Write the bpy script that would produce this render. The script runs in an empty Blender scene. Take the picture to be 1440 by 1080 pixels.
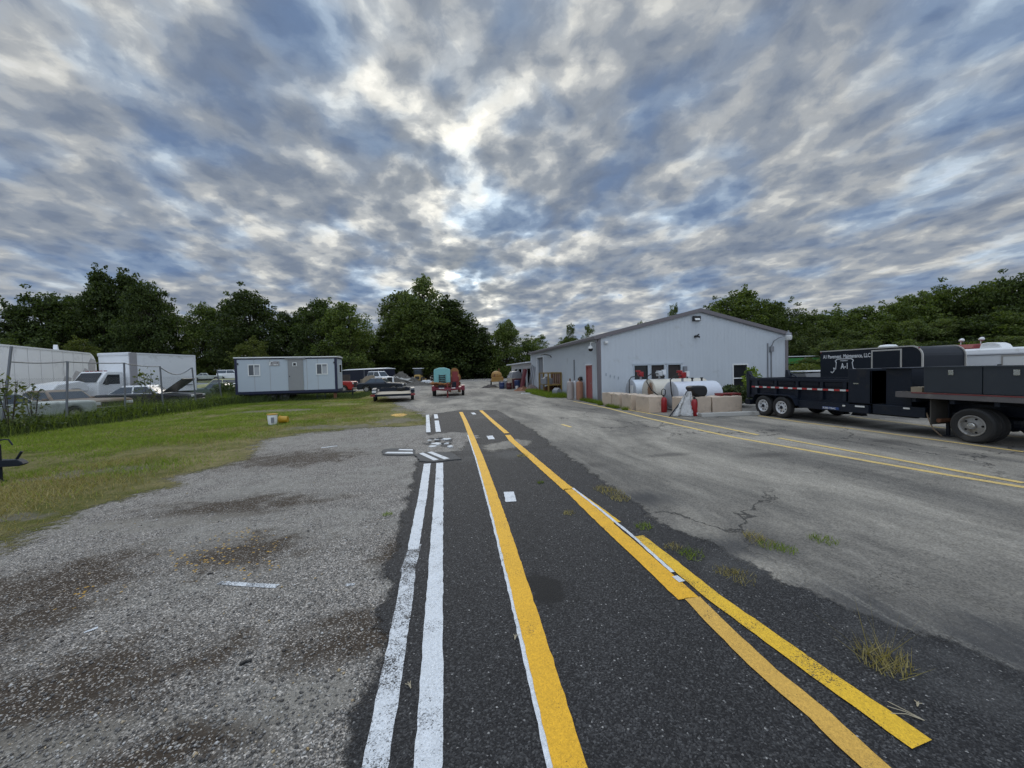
import bpy, bmesh, math, random
from mathutils import Vector, Matrix, Euler
import numpy as np

R = math.radians
random.seed(7)
scene = bpy.context.scene
COL = scene.collection

# ------------------------------------------------------------------ camera
H_CAM = 1.75
F_PX = 541.0
yaw, pitch, roll = R(9.65), R(1.80), R(1.4)
_f = Vector((math.sin(yaw)*math.cos(pitch), math.cos(yaw)*math.cos(pitch), -math.sin(pitch)))
_r0 = Vector((math.cos(yaw), -math.sin(yaw), 0.0))
_u0 = _r0.cross(_f)
_u = _u0*math.cos(roll) + _r0*math.sin(roll)
_r = _r0*math.cos(roll) - _u0*math.sin(roll)
CAM = Vector((0.0, 0.0, H_CAM))
cam_data = bpy.data.cameras.new("camera")
cam = bpy.data.objects.new("camera", cam_data)
COL.objects.link(cam)
m = Matrix(((_r.x, _u.x, -_f.x, 0), (_r.y, _u.y, -_f.y, 0), (_r.z, _u.z, -_f.z, H_CAM), (0, 0, 0, 1)))
cam.matrix_world = m
cam_data.sensor_width = 36.0
cam_data.lens = F_PX/1440*36.0
cam_data.clip_start = 0.05
cam_data.clip_end = 3000
scene.camera = cam

def ray(u, v):
    return _f*F_PX + _r*(u-720) + _u*(540-v)
def at(u, v, z=0.0):
    """photograph pixel -> point on the level plane z"""
    d = ray(u, v)
    t = (z-H_CAM)/d.z
    return CAM + d*t
def atd(u, v, depth):
    return CAM + ray(u, v)*(depth/F_PX)
def atX(u, v, X):
    d = ray(u, v); return CAM + d*(X/d.x)
def atY(u, v, Y):
    d = ray(u, v); return CAM + d*(Y/d.y)

# ------------------------------------------------------------------ render look
scene.view_settings.view_transform = 'Standard'
scene.view_settings.look = 'None'
scene.view_settings.exposure = 0.0
scene.view_settings.gamma = 1.0
scene.render.engine = 'CYCLES'
scene.cycles.use_denoising = True
scene.cycles.denoising_input_passes = "RGB_ALBEDO_NORMAL"
scene.cycles.denoising_prefilter = "FAST"
scene.cycles.max_bounces = 6
scene.cycles.transparent_max_bounces = 12
scene.cycles.caustics_reflective = False
scene.cycles.caustics_refractive = False

# ------------------------------------------------------------------ node helper
class NG:
    def __init__(s, tree):
        s.t = tree; s.L = tree.links
    def n(s, typ, props=None, **ins):
        nd = s.t.nodes.new(typ)
        for k, v in (props or {}).items(): setattr(nd, k, v)
        for k, v in ins.items(): s.set(nd, k, v)
        return nd
    def set(s, nd, k, v):
        k = k.replace('_', ' ') if isinstance(k, str) and k not in nd.inputs else k
        if isinstance(k, str) and k[:1] == 'i' and k[1:].isdigit(): k = int(k[1:])
        sock = nd.inputs[k]
        if isinstance(v, bpy.types.NodeSocket): s.L.new(v, sock)
        else: sock.default_value = v
    def math(s, op, a, b=0.0, c=0.0, clamp=False):
        nd = s.t.nodes.new('ShaderNodeMath'); nd.operation = op; nd.use_clamp = clamp
        for i, v in enumerate((a, b, c)):
            if isinstance(v, bpy.types.NodeSocket): s.L.new(v, nd.inputs[i])
            else: nd.inputs[i].default_value = v
        return nd.outputs[0]
    def add(s, a, b): return s.math('ADD', a, b)
    def mul(s, a, b): return s.math('MULTIPLY', a, b)
    def vmath(s, op, a, b=(0, 0, 0), scale=None):
        nd = s.t.nodes.new('ShaderNodeVectorMath'); nd.operation = op
        for i, v in enumerate((a, b)):
            if isinstance(v, bpy.types.NodeSocket): s.L.new(v, nd.inputs[i])
            else: nd.inputs[i].default_value = v
        if scale is not None:
            if isinstance(scale, bpy.types.NodeSocket): s.L.new(scale, nd.inputs['Scale'])
            else: nd.inputs['Scale'].default_value = scale
        return nd.outputs['Value'] if op in ('DOT_PRODUCT', 'LENGTH', 'DISTANCE') else nd.outputs[0]
    def noise(s, vec, scale, detail=4, rough=.55, dist=0.0, color=False):
        nd = s.n('ShaderNodeTexNoise', None, Scale=scale, Detail=detail, Roughness=rough, Distortion=dist)
        if vec is not None: s.L.new(vec, nd.inputs['Vector'])
        return nd.outputs['Color' if color else 'Fac']
    def voro(s, vec, scale, feature='F1', rand=1.0, out='Distance', smooth=None):
        nd = s.t.nodes.new('ShaderNodeTexVoronoi'); nd.feature = feature
        nd.inputs['Scale'].default_value = scale; nd.inputs['Randomness'].default_value = rand
        if smooth is not None: nd.inputs['Smoothness'].default_value = smooth
        if vec is not None: s.L.new(vec, nd.inputs['Vector'])
        return nd.outputs[out]
    def ramp(s, fac, stops, interp='LINEAR'):
        nd = s.t.nodes.new('ShaderNodeValToRGB'); cr = nd.color_ramp; cr.interpolation = interp
        while len(cr.elements) < len(stops): cr.elements.new(0.5)
        for e, (p, c) in zip(cr.elements, stops):
            e.position = p
            e.color = (c, c, c, 1) if isinstance(c, (int, float)) else (c[0], c[1], c[2], 1)
        s.L.new(fac, nd.inputs[0]); return nd.outputs[0]
    def step(s, v, a, b):
        nd = s.t.nodes.new('ShaderNodeMapRange'); nd.interpolation_type = 'SMOOTHSTEP'
        s.L.new(v, nd.inputs[0]); nd.inputs[1].default_value = a; nd.inputs[2].default_value = b
        return nd.outputs[0]
    def mix(s, fac, a, b, mode='MIX'):
        nd = s.t.nodes.new('ShaderNodeMix'); nd.data_type = 'RGBA'; nd.blend_type = mode
        for i, v in ((0, fac), (6, a), (7, b)):
            if isinstance(v, bpy.types.NodeSocket): s.L.new(v, nd.inputs[i])
            elif i == 0: nd.inputs[0].default_value = v
            else: nd.inputs[i].default_value = (v[0], v[1], v[2], 1)
        return nd.outputs[2]
    def scale_color(s, col, f):
        return s.vmath('SCALE', col, scale=f)

# ------------------------------------------------------------------ sky and sun
SUN_AZ = R(1.0)      # measured from +Y towards +X
SUN_EL = R(27.0)
world = bpy.data.worlds.new("World"); scene.world = world
world.use_nodes = True
wt = world.node_tree; wt.nodes.clear(); g = NG(wt)
tc = g.n('ShaderNodeTexCoord').outputs['Generated']
sky = g.n('ShaderNodeTexSky', {'sky_type': 'NISHITA', 'sun_disc': False, 'sun_elevation': SUN_EL,
                               'sun_rotation': SUN_AZ, 'air_density': 1.2, 'dust_density': 0.6, 'ozone_density': 2.0})
sxyz = g.n('ShaderNodeSeparateXYZ', None, Vector=tc)
X, Y, Z = sxyz.outputs
zc = g.add(g.math('MAXIMUM', Z, 0.0), 0.17)
px = g.math('DIVIDE', X, zc); py = g.math('DIVIDE', Y, zc)
P0 = g.n('ShaderNodeCombineXYZ', None, X=px, Y=py, Z=0.0).outputs[0]
wn = g.noise(P0, 2.2, 5, .6, color=True)
wv = g.vmath('SCALE', g.vmath('SUBTRACT', wn, (.5, .5, .5)), scale=0.17)
Pw = g.vmath('ADD', P0, wv)
mp = g.n('ShaderNodeMapping', None, Vector=Pw)
mp.inputs['Rotation'].default_value = (0, 0, R(20)); mp.inputs['Scale'].default_value = (1.12, .92, 1)
mp.inputs['Location'].default_value = (5.3, 2.9, 0)
Pm = mp.outputs[0]
v1 = g.voro(Pm, 7.4, 'SMOOTH_F1', 1.0, 'Distance', .9)
v2 = g.voro(Pm, 17.0, 'SMOOTH_F1', 1.0, 'Distance', .8)
n1 = g.noise(Pm, 4.9, 6, .54)
n2 = g.noise(Pm, 1.7, 3, .5)
n3 = g.noise(Pw, 26.0, 6, .62, .3)
th = g.add(.555, g.mul(g.math('SUBTRACT', n1, .5), .66))
th = g.add(th, g.mul(g.math('SUBTRACT', .36, v1), .34))
th = g.add(th, g.mul(g.math('SUBTRACT', .36, v2), .16))
th = g.add(th, g.mul(g.math('SUBTRACT', n2, .5), .68))
th = g.add(th, g.mul(g.math('SUBTRACT', n3, .5), .15))
th = g.add(.56, g.mul(g.math('SUBTRACT', th, .555), .86))
# optical thickness -> the light that comes through the deck: holes, bright thin edges, grey-blue bellies
dark = g.ramp(th, [(.20, (.94, .94, .91)), (.30, (.76, .76, .73)), (.375, (.585, .595, .58)), (.455, (.40, .425, .45)), (.55, (.275, .315, .375)), (.67, (.19, .235, .315)), (.85, (.135, .175, .255))], 'EASE')
cover = g.step(th, .215, .345)
wisp = g.noise(Pw, 12.0, 7, .7, .8)
dark = g.scale_color(dark, g.add(.87, g.mul(wisp, .26)))
tint = g.mul(g.step(g.noise(Pm, 2.3, 3, .5), .46, .66), .80)
dark = g.vmath('MULTIPLY', dark, g.mix(tint, (1, 1, 1), (.72, .92, 1.20)))
# the sun stands behind the deck: thin cloud near it is brighter and warmer
sd = (math.sin(SUN_AZ)*math.cos(SUN_EL), math.cos(SUN_AZ)*math.cos(SUN_EL), math.sin(SUN_EL))
ds = g.math('MAXIMUM', g.vmath('DOT_PRODUCT', tc, sd), 0.0)
glow = g.add(g.mul(g.math('POWER', ds, 9.0), .24), g.mul(g.math('POWER', ds, 90.0), .16))
thin = g.math('SUBTRACT', 1.0, g.step(th, .36, .58))
sd2 = Vector((math.sin(R(2.5))*math.cos(R(11)), math.cos(R(2.5))*math.cos(R(11)), math.sin(R(11))))
ds2 = g.math('MAXIMUM', g.vmath('DOT_PRODUCT', tc, tuple(sd2)), 0.0)
glow2 = g.mul(g.math('POWER', ds2, 220.0), .8)
gf = g.add(1.0, g.mul(g.add(glow, glow2), g.add(g.mul(thin, 1.6), .15)))
cl = g.scale_color(dark, gf)
cl = g.vmath('MULTIPLY', cl, g.mix(g.math('MINIMUM', g.mul(g.add(glow, glow2), 1.6), 1.0), (1, 1, 1), (1.05, 1.0, .90)))
# added gain: unseen sky overhead and behind the camera brightened to light the yard
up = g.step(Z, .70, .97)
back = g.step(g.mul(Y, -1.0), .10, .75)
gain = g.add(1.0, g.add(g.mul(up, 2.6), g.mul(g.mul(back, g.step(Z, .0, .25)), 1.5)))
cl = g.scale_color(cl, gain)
# towards the horizon the layers merge into a pale band
hz = g.math('SUBTRACT', 1.0, g.step(Z, .02, .20))
cl = g.mix(g.mul(hz, .42), cl, (.40, .435, .485))
blue = g.scale_color(g.mix(.55, sky.outputs[0], g.vmath('MULTIPLY', sky.outputs[0], (.45, .78, 1.35))), 0.055)
SKY_STRENGTH = 0.10
cover = g.math('MAXIMUM', cover, g.math('MINIMUM', g.mul(g.add(glow, glow2), 5.0), 1.0))
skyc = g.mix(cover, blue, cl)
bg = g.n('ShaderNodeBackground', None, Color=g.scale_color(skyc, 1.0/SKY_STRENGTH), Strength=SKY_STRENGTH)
out = g.n('ShaderNodeOutputWorld'); g.L.new(bg.outputs[0], out.inputs['Surface'])
world.cycles.sampling_method = 'MANUAL'; world.cycles.sample_map_resolution = 1024

sl = bpy.data.lights.new("sun", 'SUN'); sun = bpy.data.objects.new("sun", sl); COL.objects.link(sun)
sl.energy = 0.9; sl.angle = R(25); sl.color = (1.0, .95, .86)
sun.rotation_euler = Euler((R(90)-SUN_EL, 0, math.pi - SUN_AZ), 'XYZ')
# ------------------------------------------------------------------ mesh helper
class MB:
    def __init__(s): s.v = []; s.f = []
    def poly(s, pts):
        i = len(s.v); s.v += [tuple(p) for p in pts]; s.f.append(tuple(range(i, i+len(pts)))); return s
    def raw(s, vs, fs):
        i = len(s.v); s.v += [tuple(p) for p in vs]; s.f += [tuple(a+i for a in f) for f in fs]; return s
    def box(s, x0, y0, z0, x1, y1, z1, rot=None, piv=None):
        vs = [(x0,y0,z0),(x1,y0,z0),(x1,y1,z0),(x0,y1,z0),(x0,y0,z1),(x1,y0,z1),(x1,y1,z1),(x0,y1,z1)]
        if rot is not None:
            M = rot if isinstance(rot, Matrix) else Euler(rot).to_matrix()
            c = Vector(piv) if piv is not None else Vector(((x0+x1)/2,(y0+y1)/2,(z0+z1)/2))
            vs = [tuple(M @ (Vector(p)-c) + c) for p in vs]
        return s.raw(vs, [(0,3,2,1),(4,5,6,7),(0,1,5,4),(1,2,6,5),(2,3,7,6),(3,0,4,7)])
    def cbox(s, c, size, rot=None):
        return s.box(c[0]-size[0]/2, c[1]-size[1]/2, c[2]-size[2]/2, c[0]+size[0]/2, c[1]+size[1]/2, c[2]+size[2]/2, rot)
    def bar(s, p, q, w, h=None):
        """box-section bar from p to q"""
        h = h or w; p = Vector(p); q = Vector(q); d = (q-p).normalized()
        a = Vector((0,0,1)) if abs(d.z) < .95 else Vector((1,0,0))
        x = d.cross(a).normalized()*w/2; y = x.normalized().cross(d)*h/2
        vs = [p-x-y, p+x-y, p+x+y, p-x+y, q-x-y, q+x-y, q+x+y, q-x+y]
        return s.raw(vs, [(0,1,2,3),(7,6,5,4),(0,4,5,1),(1,5,6,2),(2,6,7,3),(3,7,4,0)])
    def tube(s, pts, r, n=8, r1=None, caps=True):
        pts = [Vector(p) for p in pts]; k = len(pts); base = len(s.v); px = None
        for i, p in enumerate(pts):
            d = (pts[min(i+1,k-1)]-pts[max(i-1,0)]).normalized()
            if px is None:
                a = Vector((0,0,1)) if abs(d.z) < .9 else Vector((1,0,0)); px = d.cross(a).normalized()
            else:
                px = (px - d*px.dot(d)).normalized()
            py = d.cross(px)
            rr = r[i] if isinstance(r, (list, tuple)) else (r + (r1-r)*i/(k-1) if r1 is not None else r)
            for j in range(n):
                t = 2*math.pi*j/n; s.v.append(tuple(p + px*math.cos(t)*rr + py*math.sin(t)*rr))
        for i in range(k-1):
            for j in range(n):
                a = base+i*n+j; b = base+i*n+(j+1)%n; s.f.append((a, b, b+n, a+n))
        if caps:
            s.f.append(tuple(base+j for j in reversed(range(n)))); s.f.append(tuple(base+(k-1)*n+j for j in range(n)))
        return s
    def lathe(s, prof, axis='z', c=(0,0,0), n=24, caps=True):
        """prof: list of (radius, height) along axis"""
        base = len(s.v); k = len(prof); c = Vector(c)
        for (r, h) in prof:
            for j in range(n):
                t = 2*math.pi*j/n; a, b = r*math.cos(t), r*math.sin(t)
                p = {'z': (a, b, h), 'x': (h, a, b), 'y': (b, h, a)}[axis]
                s.v.append(tuple(c+Vector(p)))
        for i in range(k-1):
            for j in range(n):
                a = base+i*n+j; b = base+i*n+(j+1)%n; s.f.append((a, b, b+n, a+n))
        if caps and prof[0][0] > 1e-5: s.f.append(tuple(base+j for j in reversed(range(n))))
        if caps and prof[-1][0] > 1e-5: s.f.append(tuple(base+(k-1)*n+j for j in range(n)))
        return s
    def prism(s, poly, axis, a, b):
        """poly of 2D points extruded between a and b along axis ('x': (y,z), 'y': (x,z), 'z': (x,y))"""
        def p3(p, h): return {'x': (h, p[0], p[1]), 'y': (p[0], h, p[1]), 'z': (p[0], p[1], h)}[axis]
        n = len(poly); base = len(s.v)
        s.v += [p3(p, a) for p in poly] + [p3(p, b) for p in poly]
        s.f.append(tuple(base+i for i in range(n))); s.f.append(tuple(base+n+i for i in reversed(range(n))))
        for i in range(n):
            j = (i+1) % n; s.f.append((base+i, base+n+i, base+n+j, base+j))
        return s
    def ball(s, c, r, n=12, m=8, sz=(1,1,1)):
        prof = [(max(1e-6, math.sin(math.pi*i/m)*r), -math.cos(math.pi*i/m)*r) for i in range(m+1)]
        b = len(s.v); s.lathe(prof, 'z', (0,0,0), n)
        for i in range(b, len(s.v)):
            p = s.v[i]; s.v[i] = (p[0]*sz[0]+c[0], p[1]*sz[1]+c[1], p[2]*sz[2]+c[2])
        return s
    def mesh(s, name):
        me = bpy.data.meshes.new(name); me.from_pydata(s.v, [], s.f); me.validate(); return me
    def split(s):
        par = list(range(len(s.v)))
        def find(a):
            while par[a] != a: par[a] = par[par[a]]; a = par[a]
            return a
        for f in s.f:
            r0 = find(f[0])
            for k in f[1:]: par[find(k)] = r0
        grp = {}
        for f in s.f: grp.setdefault(find(f[0]), []).append(f)
        out = []
        for fs in grp.values():
            m = MB(); idx = {}
            for f in fs:
                for k in f:
                    if k not in idx: idx[k] = len(m.v); m.v.append(s.v[k])
                m.f.append(tuple(idx[k] for k in f))
            out.append(m)
        return out
    def build_each(s, name, mat, parent=None, **kw):
        """one part for each separate piece"""
        return [m.build(name, mat, parent, **kw) for m in s.split()]
    def build(s, name, mat, parent=None, smooth=False, bevel=0, fix=True, loc=None, rotz=None, label=None):
        me = s.mesh(name)
        if fix:
            bm = bmesh.new(); bm.from_mesh(me); bmesh.ops.recalc_face_normals(bm, faces=bm.faces); bm.to_mesh(me); bm.free()
        me.materials.append(mat)
        o = bpy.data.objects.new(name, me); COL.objects.link(o)
        if parent is not None: o.parent = parent
        if loc is not None: o.location = loc
        if rotz is not None: o.rotation_euler = (0, 0, rotz)
        if label: o['label'] = label
        if smooth:
            me.shade_smooth()
            md = o.modifiers.new('edges', 'EDGE_SPLIT'); md.split_angle = R(38)
        if bevel:
            md = o.modifiers.new('bevel', 'BEVEL'); md.width = bevel; md.segments = 2; md.limit_method = 'ANGLE'; md.angle_limit = R(40)
            md.harden_normals = False
        return o

def tag(o, label=None, cat=None, group=None, kind=None):
    if label: o['label'] = label
    if cat: o['category'] = cat
    if group: o['group'] = group
    if kind: o['kind'] = kind
    return o
def thing(name, label, cat, loc=(0,0,0), rz=0, group=None):
    o = bpy.data.objects.new(name, None); o.empty_display_size = .2; COL.objects.link(o)
    o.location = loc; o.rotation_euler = (0, 0, rz)
    return tag(o, label, cat, group)
def copy_tree(o, parent=None):
    c = o.copy(); COL.objects.link(c)
    if parent is not None: c.parent = parent
    for ch in list(o.children): copy_tree(ch, c)
    return c
def dup(root, loc, rz=0, label=None, group=None, scale=None):
    c = copy_tree(root); c.location = loc; c.rotation_euler = (0, 0, rz)
    if scale is not None: c.scale = scale if isinstance(scale, (tuple, list)) else (scale,)*3
    if label: c['label'] = label
    if group: c['group'] = group
    return c

# ------------------------------------------------------------------ materials
MATS = {}
def mat(name, col, rough=.6, metal=0.0, var=.12, vscale=3.0, dirt=0.0, dirtcol=(.12,.09,.06), dscale=2.0, bump=0.0, bscale=40.0, spec=.5, coat=0.0, fine=0.0, streak=0.0):
    if name in MATS: return MATS[name]
    m = bpy.data.materials.new(name); m.use_nodes = True; t = m.node_tree; t.nodes.clear(); g = NG(t)
    oc = g.n('ShaderNodeTexCoord').outputs['Object']
    nz = g.noise(oc, vscale, 5, .6)
    f = g.add(1.0-var, g.mul(nz, 2*var))
    if fine: f = g.mul(f, g.add(1.0-fine, g.mul(g.noise(oc, vscale*23, 3, .6), 2*fine)))
    c = g.scale_color(g.mix(0.0, col, col), f)
    if streak:
        sm_ = g.n('ShaderNodeMapping', None, Vector=oc); sm_.inputs['Scale'].default_value = (5, 5, .22)
        c = g.scale_color(c, g.add(1.0-streak, g.mul(g.noise(sm_.outputs[0], 1.6, 6, .7), 2*streak)))
        zz_ = g.n('ShaderNodeSeparateXYZ', None, Vector=oc).outputs[2]
        low = g.mul(g.math('SUBTRACT', 1.0, g.step(g.add(zz_, g.mul(g.noise(oc, 2.5, 5, .7), .5)), .25, .75)), .55)
        c = g.mix(low, c, (.16, .15, .13))
    if dirt > 0:
        dn = g.noise(oc, dscale, 7, .65, .3)
        df = g.step(dn, .62-.25*dirt, .72)
        c = g.mix(g.mul(df, min(1.0, .45+dirt*.5)), c, dirtcol)
    b = g.n('ShaderNodeBsdfPrincipled', None, Base_Color=c, Metallic=metal)
    rr = g.add(rough-.08, g.mul(g.noise(oc, vscale*4, 3, .5), .16)); g.L.new(rr, b.inputs['Roughness'])
    b.inputs['Specular IOR Level'].default_value = spec
    if coat: b.inputs['Coat Weight'].default_value = coat; b.inputs['Coat Roughness'].default_value = .12
    if bump:
        bn = g.n('ShaderNodeBump', None, Strength=bump, Distance=.02, Height=g.noise(oc, bscale, 4, .6)); g.L.new(bn.outputs[0], b.inputs['Normal'])
    o = g.n('ShaderNodeOutputMaterial'); g.L.new(b.outputs[0], o.inputs[0])
    MATS[name] = m; return m

def patches(g, vec, specs, jitter):
    """soft irregular spots (x, y, rx, ry) lying on the ground; returns a 0..1 mask"""
    acc = None
    for (x, y, rx, ry) in specs:
        d = g.vmath('MULTIPLY', g.vmath('SUBTRACT', vec, (x, y, 0)), (1/rx, 1/ry, 0))
        l = g.math('SUBTRACT', 1.0, g.vmath('LENGTH', d))
        acc = l if acc is None else g.math('MAXIMUM', acc, l)
    return g.add(acc, jitter)

def spot(u, v, du, dv):
    """pixel ellipse -> ground ellipse"""
    c = at(u, v); a = at(u+du, v); b = at(u, v+dv)
    return (c.x, c.y, max(.15, (a-c).length), max(.15, (b-c).length))

def mat_gravel():
    m = bpy.data.materials.new('gravel'); m.use_nodes = True; t = m.node_tree; t.nodes.clear(); g = NG(t)
    oc = g.n('ShaderNodeTexCoord').outputs['Object']
    big = g.noise(oc, .55, 5, .6); mid = g.noise(oc, 3.0, 5, .6); fine = g.noise(oc, 45, 4, .7)
    vc = g.voro(oc, 115, 'F1', 1.0, 'Color'); vd = g.voro(oc, 115, 'F1', 1.0, 'Distance')
    vs = g.n('ShaderNodeSeparateColor', None, Color=vc).outputs
    stone = g.ramp(vs[0], [(0, .05), (.30, .10), (.60, .185), (.82, .29), (.955, .42), (1, .66)])
    tint = g.mix(vs[1], (1.24, 1.11, .96), (1.14, 1.08, 1.0))
    c = g.vmath('MULTIPLY', stone, tint)
    vc2 = g.voro(oc, 31, 'F1', 1.0, 'Color'); vd2 = g.voro(oc, 31, 'F1', 1.0, 'Distance')
    s2 = g.n('ShaderNodeSeparateColor', None, Color=vc2).outputs
    bigst = g.mul(g.math('GREATER_THAN', s2[0], .93), g.math('LESS_THAN', vd2, .30))
    c = g.mix(g.mul(bigst, .8), c, g.ramp(s2[1], [(0, (.10, .10, .10)), (.5, (.33, .32, .30)), (1, (.62, .60, .56))]))
    # worn, sandy matrix between the stones
    sand = g.step(g.add(big, g.mul(mid, .4)), .62, .85)
    c = g.mix(g.mul(sand, .55), c, g.scale_color(g.mix(fine, (.20, .19, .165), (.33, .315, .28)), 1.0))
    c = g.scale_color(c, g.mul(g.add(.62, g.mul(mid, .78)), g.add(.60, g.mul(g.noise(oc, 14, 5, .7), .8))))
    # brown mulch left in the hollows
    jit = g.add(g.mul(g.math('SUBTRACT', mid, .5), 2.6), g.mul(g.math('SUBTRACT', fine, .5), .9))
    bm_ = g.step(patches(g, oc, [spot(90,820,130,55), spot(110,965,230,80), spot(490,895,120,55), spot(415,645,110,14), spot(345,775,100,32), spot(240,1060,150,50), spot(330,712,150,18), spot(20,880,90,60), spot(560,775,40,30)], jit), -.10, .72)
    bm_ = g.mul(bm_, g.math('SUBTRACT', 1.0, g.mul(g.step(vs[0], .80, .92), .62)))
    c = g.mix(g.mul(bm_, .95), c, g.mix(fine, (.014, .010, .007), (.085, .062, .042)))
    ym = g.step(patches(g, oc, [spot(300,775,95,38), spot(350,800,60,20), spot(130,835,60,18)], jit), .25, .6)
    chips = g.mul(g.math('GREATER_THAN', s2[2], .86), g.mul(ym, g.math('LESS_THAN', vd2, .33)))
    c = g.mix(chips, c, (.50, .30, .06))
    # beige dust
    dm = g.step(patches(g, oc, [spot(60,1050,170,40), spot(430,985,120,50), spot(30,745,120,20), spot(220,735,150,12)], jit), .1, .8)
    c = g.mix(g.mul(dm, .55), c, g.mix(fine, (.17,.155,.13), (.32,.30,.26)))
    b = g.n('ShaderNodeBsdfPrincipled', None, Base_Color=c, Roughness=.92)
    b.inputs['Specular IOR Level'].default_value = .25
    h = g.add(g.mul(vd, -.5), g.mul(fine, .5))
    bn = g.n('ShaderNodeBump', None, Strength=.55, Distance=.012, Height=h); g.L.new(bn.outputs[0], b.inputs['Normal'])
    o = g.n('ShaderNodeOutputMaterial'); g.L.new(b.outputs[0], o.inputs[0]); return m

def mat_lot():
    m = bpy.data.materials.new('worn_asphalt'); m.use_nodes = True; t = m.node_tree; t.nodes.clear(); g = NG(t)
    oc = g.n('ShaderNodeTexCoord').outputs['Object']
    st = g.n('ShaderNodeMapping', None, Vector=oc); st.inputs['Rotation'].default_value = (0,0,R(14)); st.inputs['Scale'].default_value = (1.5,.5,1)
    big = g.noise(st.outputs[0], .34, 7, .66, .5); mid = g.noise(st.outputs[0], 2.4, 7, .70, .4); fine = g.noise(oc, 55, 5, .75); sp = g.noise(oc, 130, 3, .6)
    grit = g.n('ShaderNodeSeparateColor', None, Color=g.voro(oc, 75, 'F1', 1.0, 'Color')).outputs[0]
    c = g.mix(g.step(big, .34, .66), (.127, .119, .106), (.32, .295, .25))
    c = g.scale_color(c, g.add(.50, g.mul(mid, 1.0)))
    c = g.scale_color(c, g.mul(g.add(.45, g.mul(fine, 1.1)), g.add(.72, g.mul(grit, .56))))
    # darker sealed areas worn through in streaks, thickest next to the fresh strip
    jit = g.add(g.mul(g.math('SUBTRACT', mid, .5), 2.2), g.mul(g.math('SUBTRACT', fine, .5), .5))
    dk = g.step(patches(g, oc, [spot(1350,1050,430,230), spot(1180,880,240,76), spot(1440,920,220,80), spot(1030,768,120,24), spot(900,702,70,16)], g.add(jit, g.mul(g.math('SUBTRACT', big, .5), 1.6))), -.22, .85)
    c = g.mix(g.mul(dk, .85), c, g.scale_color(g.mix(fine, (.014,.0145,.016), (.075,.076,.08)), 1.0))
    oil = g.step(patches(g, oc, [spot(1250,622,60,6), spot(1080,640,70,5), spot(820,655,60,6), spot(940,640,60,4)], jit), .1, .9)
    c = g.mix(g.mul(oil, .6), c, (.045,.042,.04))
    s2_ = g.n('ShaderNodeMapping', None, Vector=oc); s2_.inputs['Rotation'].default_value = (0,0,R(12)); s2_.inputs['Scale'].default_value = (3.2,.35,1)
    sk = g.step(g.noise(s2_.outputs[0], 1.6, 7, .72, .3), .56, .68)
    c = g.mix(g.mul(g.mul(sk, g.step(fine, .38, .62)), .55), c, (.30,.285,.25))
    sk2 = g.step(g.noise(s2_.outputs[0], 2.3, 7, .75, .5), .58, .70)
    c = g.mix(g.mul(sk2, .38), c, (.05,.05,.05))
    # cracks
    wv = g.vmath('ADD', oc, g.vmath('SCALE', g.noise(oc, 1.7, 5, .65, color=True), scale=.9))
    ed = g.voro(wv, .33, 'DISTANCE_TO_EDGE', 1.0, 'Distance')
    gate = g.step(g.noise(oc, .23, 2, .5), .42, .52)
    ck = g.mul(g.math('SUBTRACT', 1.0, g.step(ed, .002, .009)), gate)
    ed2 = g.voro(wv, 1.3, 'DISTANCE_TO_EDGE', 1.0, 'Distance')
    ck2 = g.mul(g.math('SUBTRACT', 1.0, g.step(ed2, .004, .014)), g.step(g.noise(oc, .31, 2, .5), .55, .64))
    ck = g.math('MAXIMUM', ck, g.mul(ck2, .6))
    c = g.mix(g.mul(ck, .85), c, (.03,.029,.027))
    lit = g.step(sp, .64, .72)
    c = g.mix(g.mul(lit, .45), c, (.5,.49,.46))
    b = g.n('ShaderNodeBsdfPrincipled', None, Base_Color=c, Roughness=.88); b.inputs['Specular IOR Level'].default_value = .3
    bn = g.n('ShaderNodeBump', None, Strength=.45, Distance=.008, Height=g.add(fine, g.mul(ck, -2.0))); g.L.new(bn.outputs[0], b.inputs['Normal'])
    o = g.n('ShaderNodeOutputMaterial'); g.L.new(b.outputs[0], o.inputs[0]); return m

def asphalt_nodes(g, oc):
    mid = g.noise(oc, 1.8, 6, .65); fine = g.noise(oc, 85, 5, .78); lo = g.noise(oc, .5, 4, .55)
    vc = g.voro(oc, 120, 'F1', 1.0, 'Color'); vd = g.voro(oc, 120, 'F1', 1.0, 'Distance')
    s = g.n('ShaderNodeSeparateColor', None, Color=vc).outputs
    c = g.ramp(s[0], [(0, (.008,.008,.0095)), (.5, (.024,.024,.0255)), (.88, (.058,.058,.059)), (.992, (.10,.10,.10)), (1, (.40,.39,.37))])
    c = g.scale_color(c, g.mul(g.add(.55, g.mul(mid, .72)), g.add(.70, g.mul(lo, .6))))
    c = g.scale_color(c, g.add(.15, g.mul(fine, 1.7)))
    h = g.add(g.mul(vd, -.45), g.mul(fine, .55))
    return c, h, fine, mid, s

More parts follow.
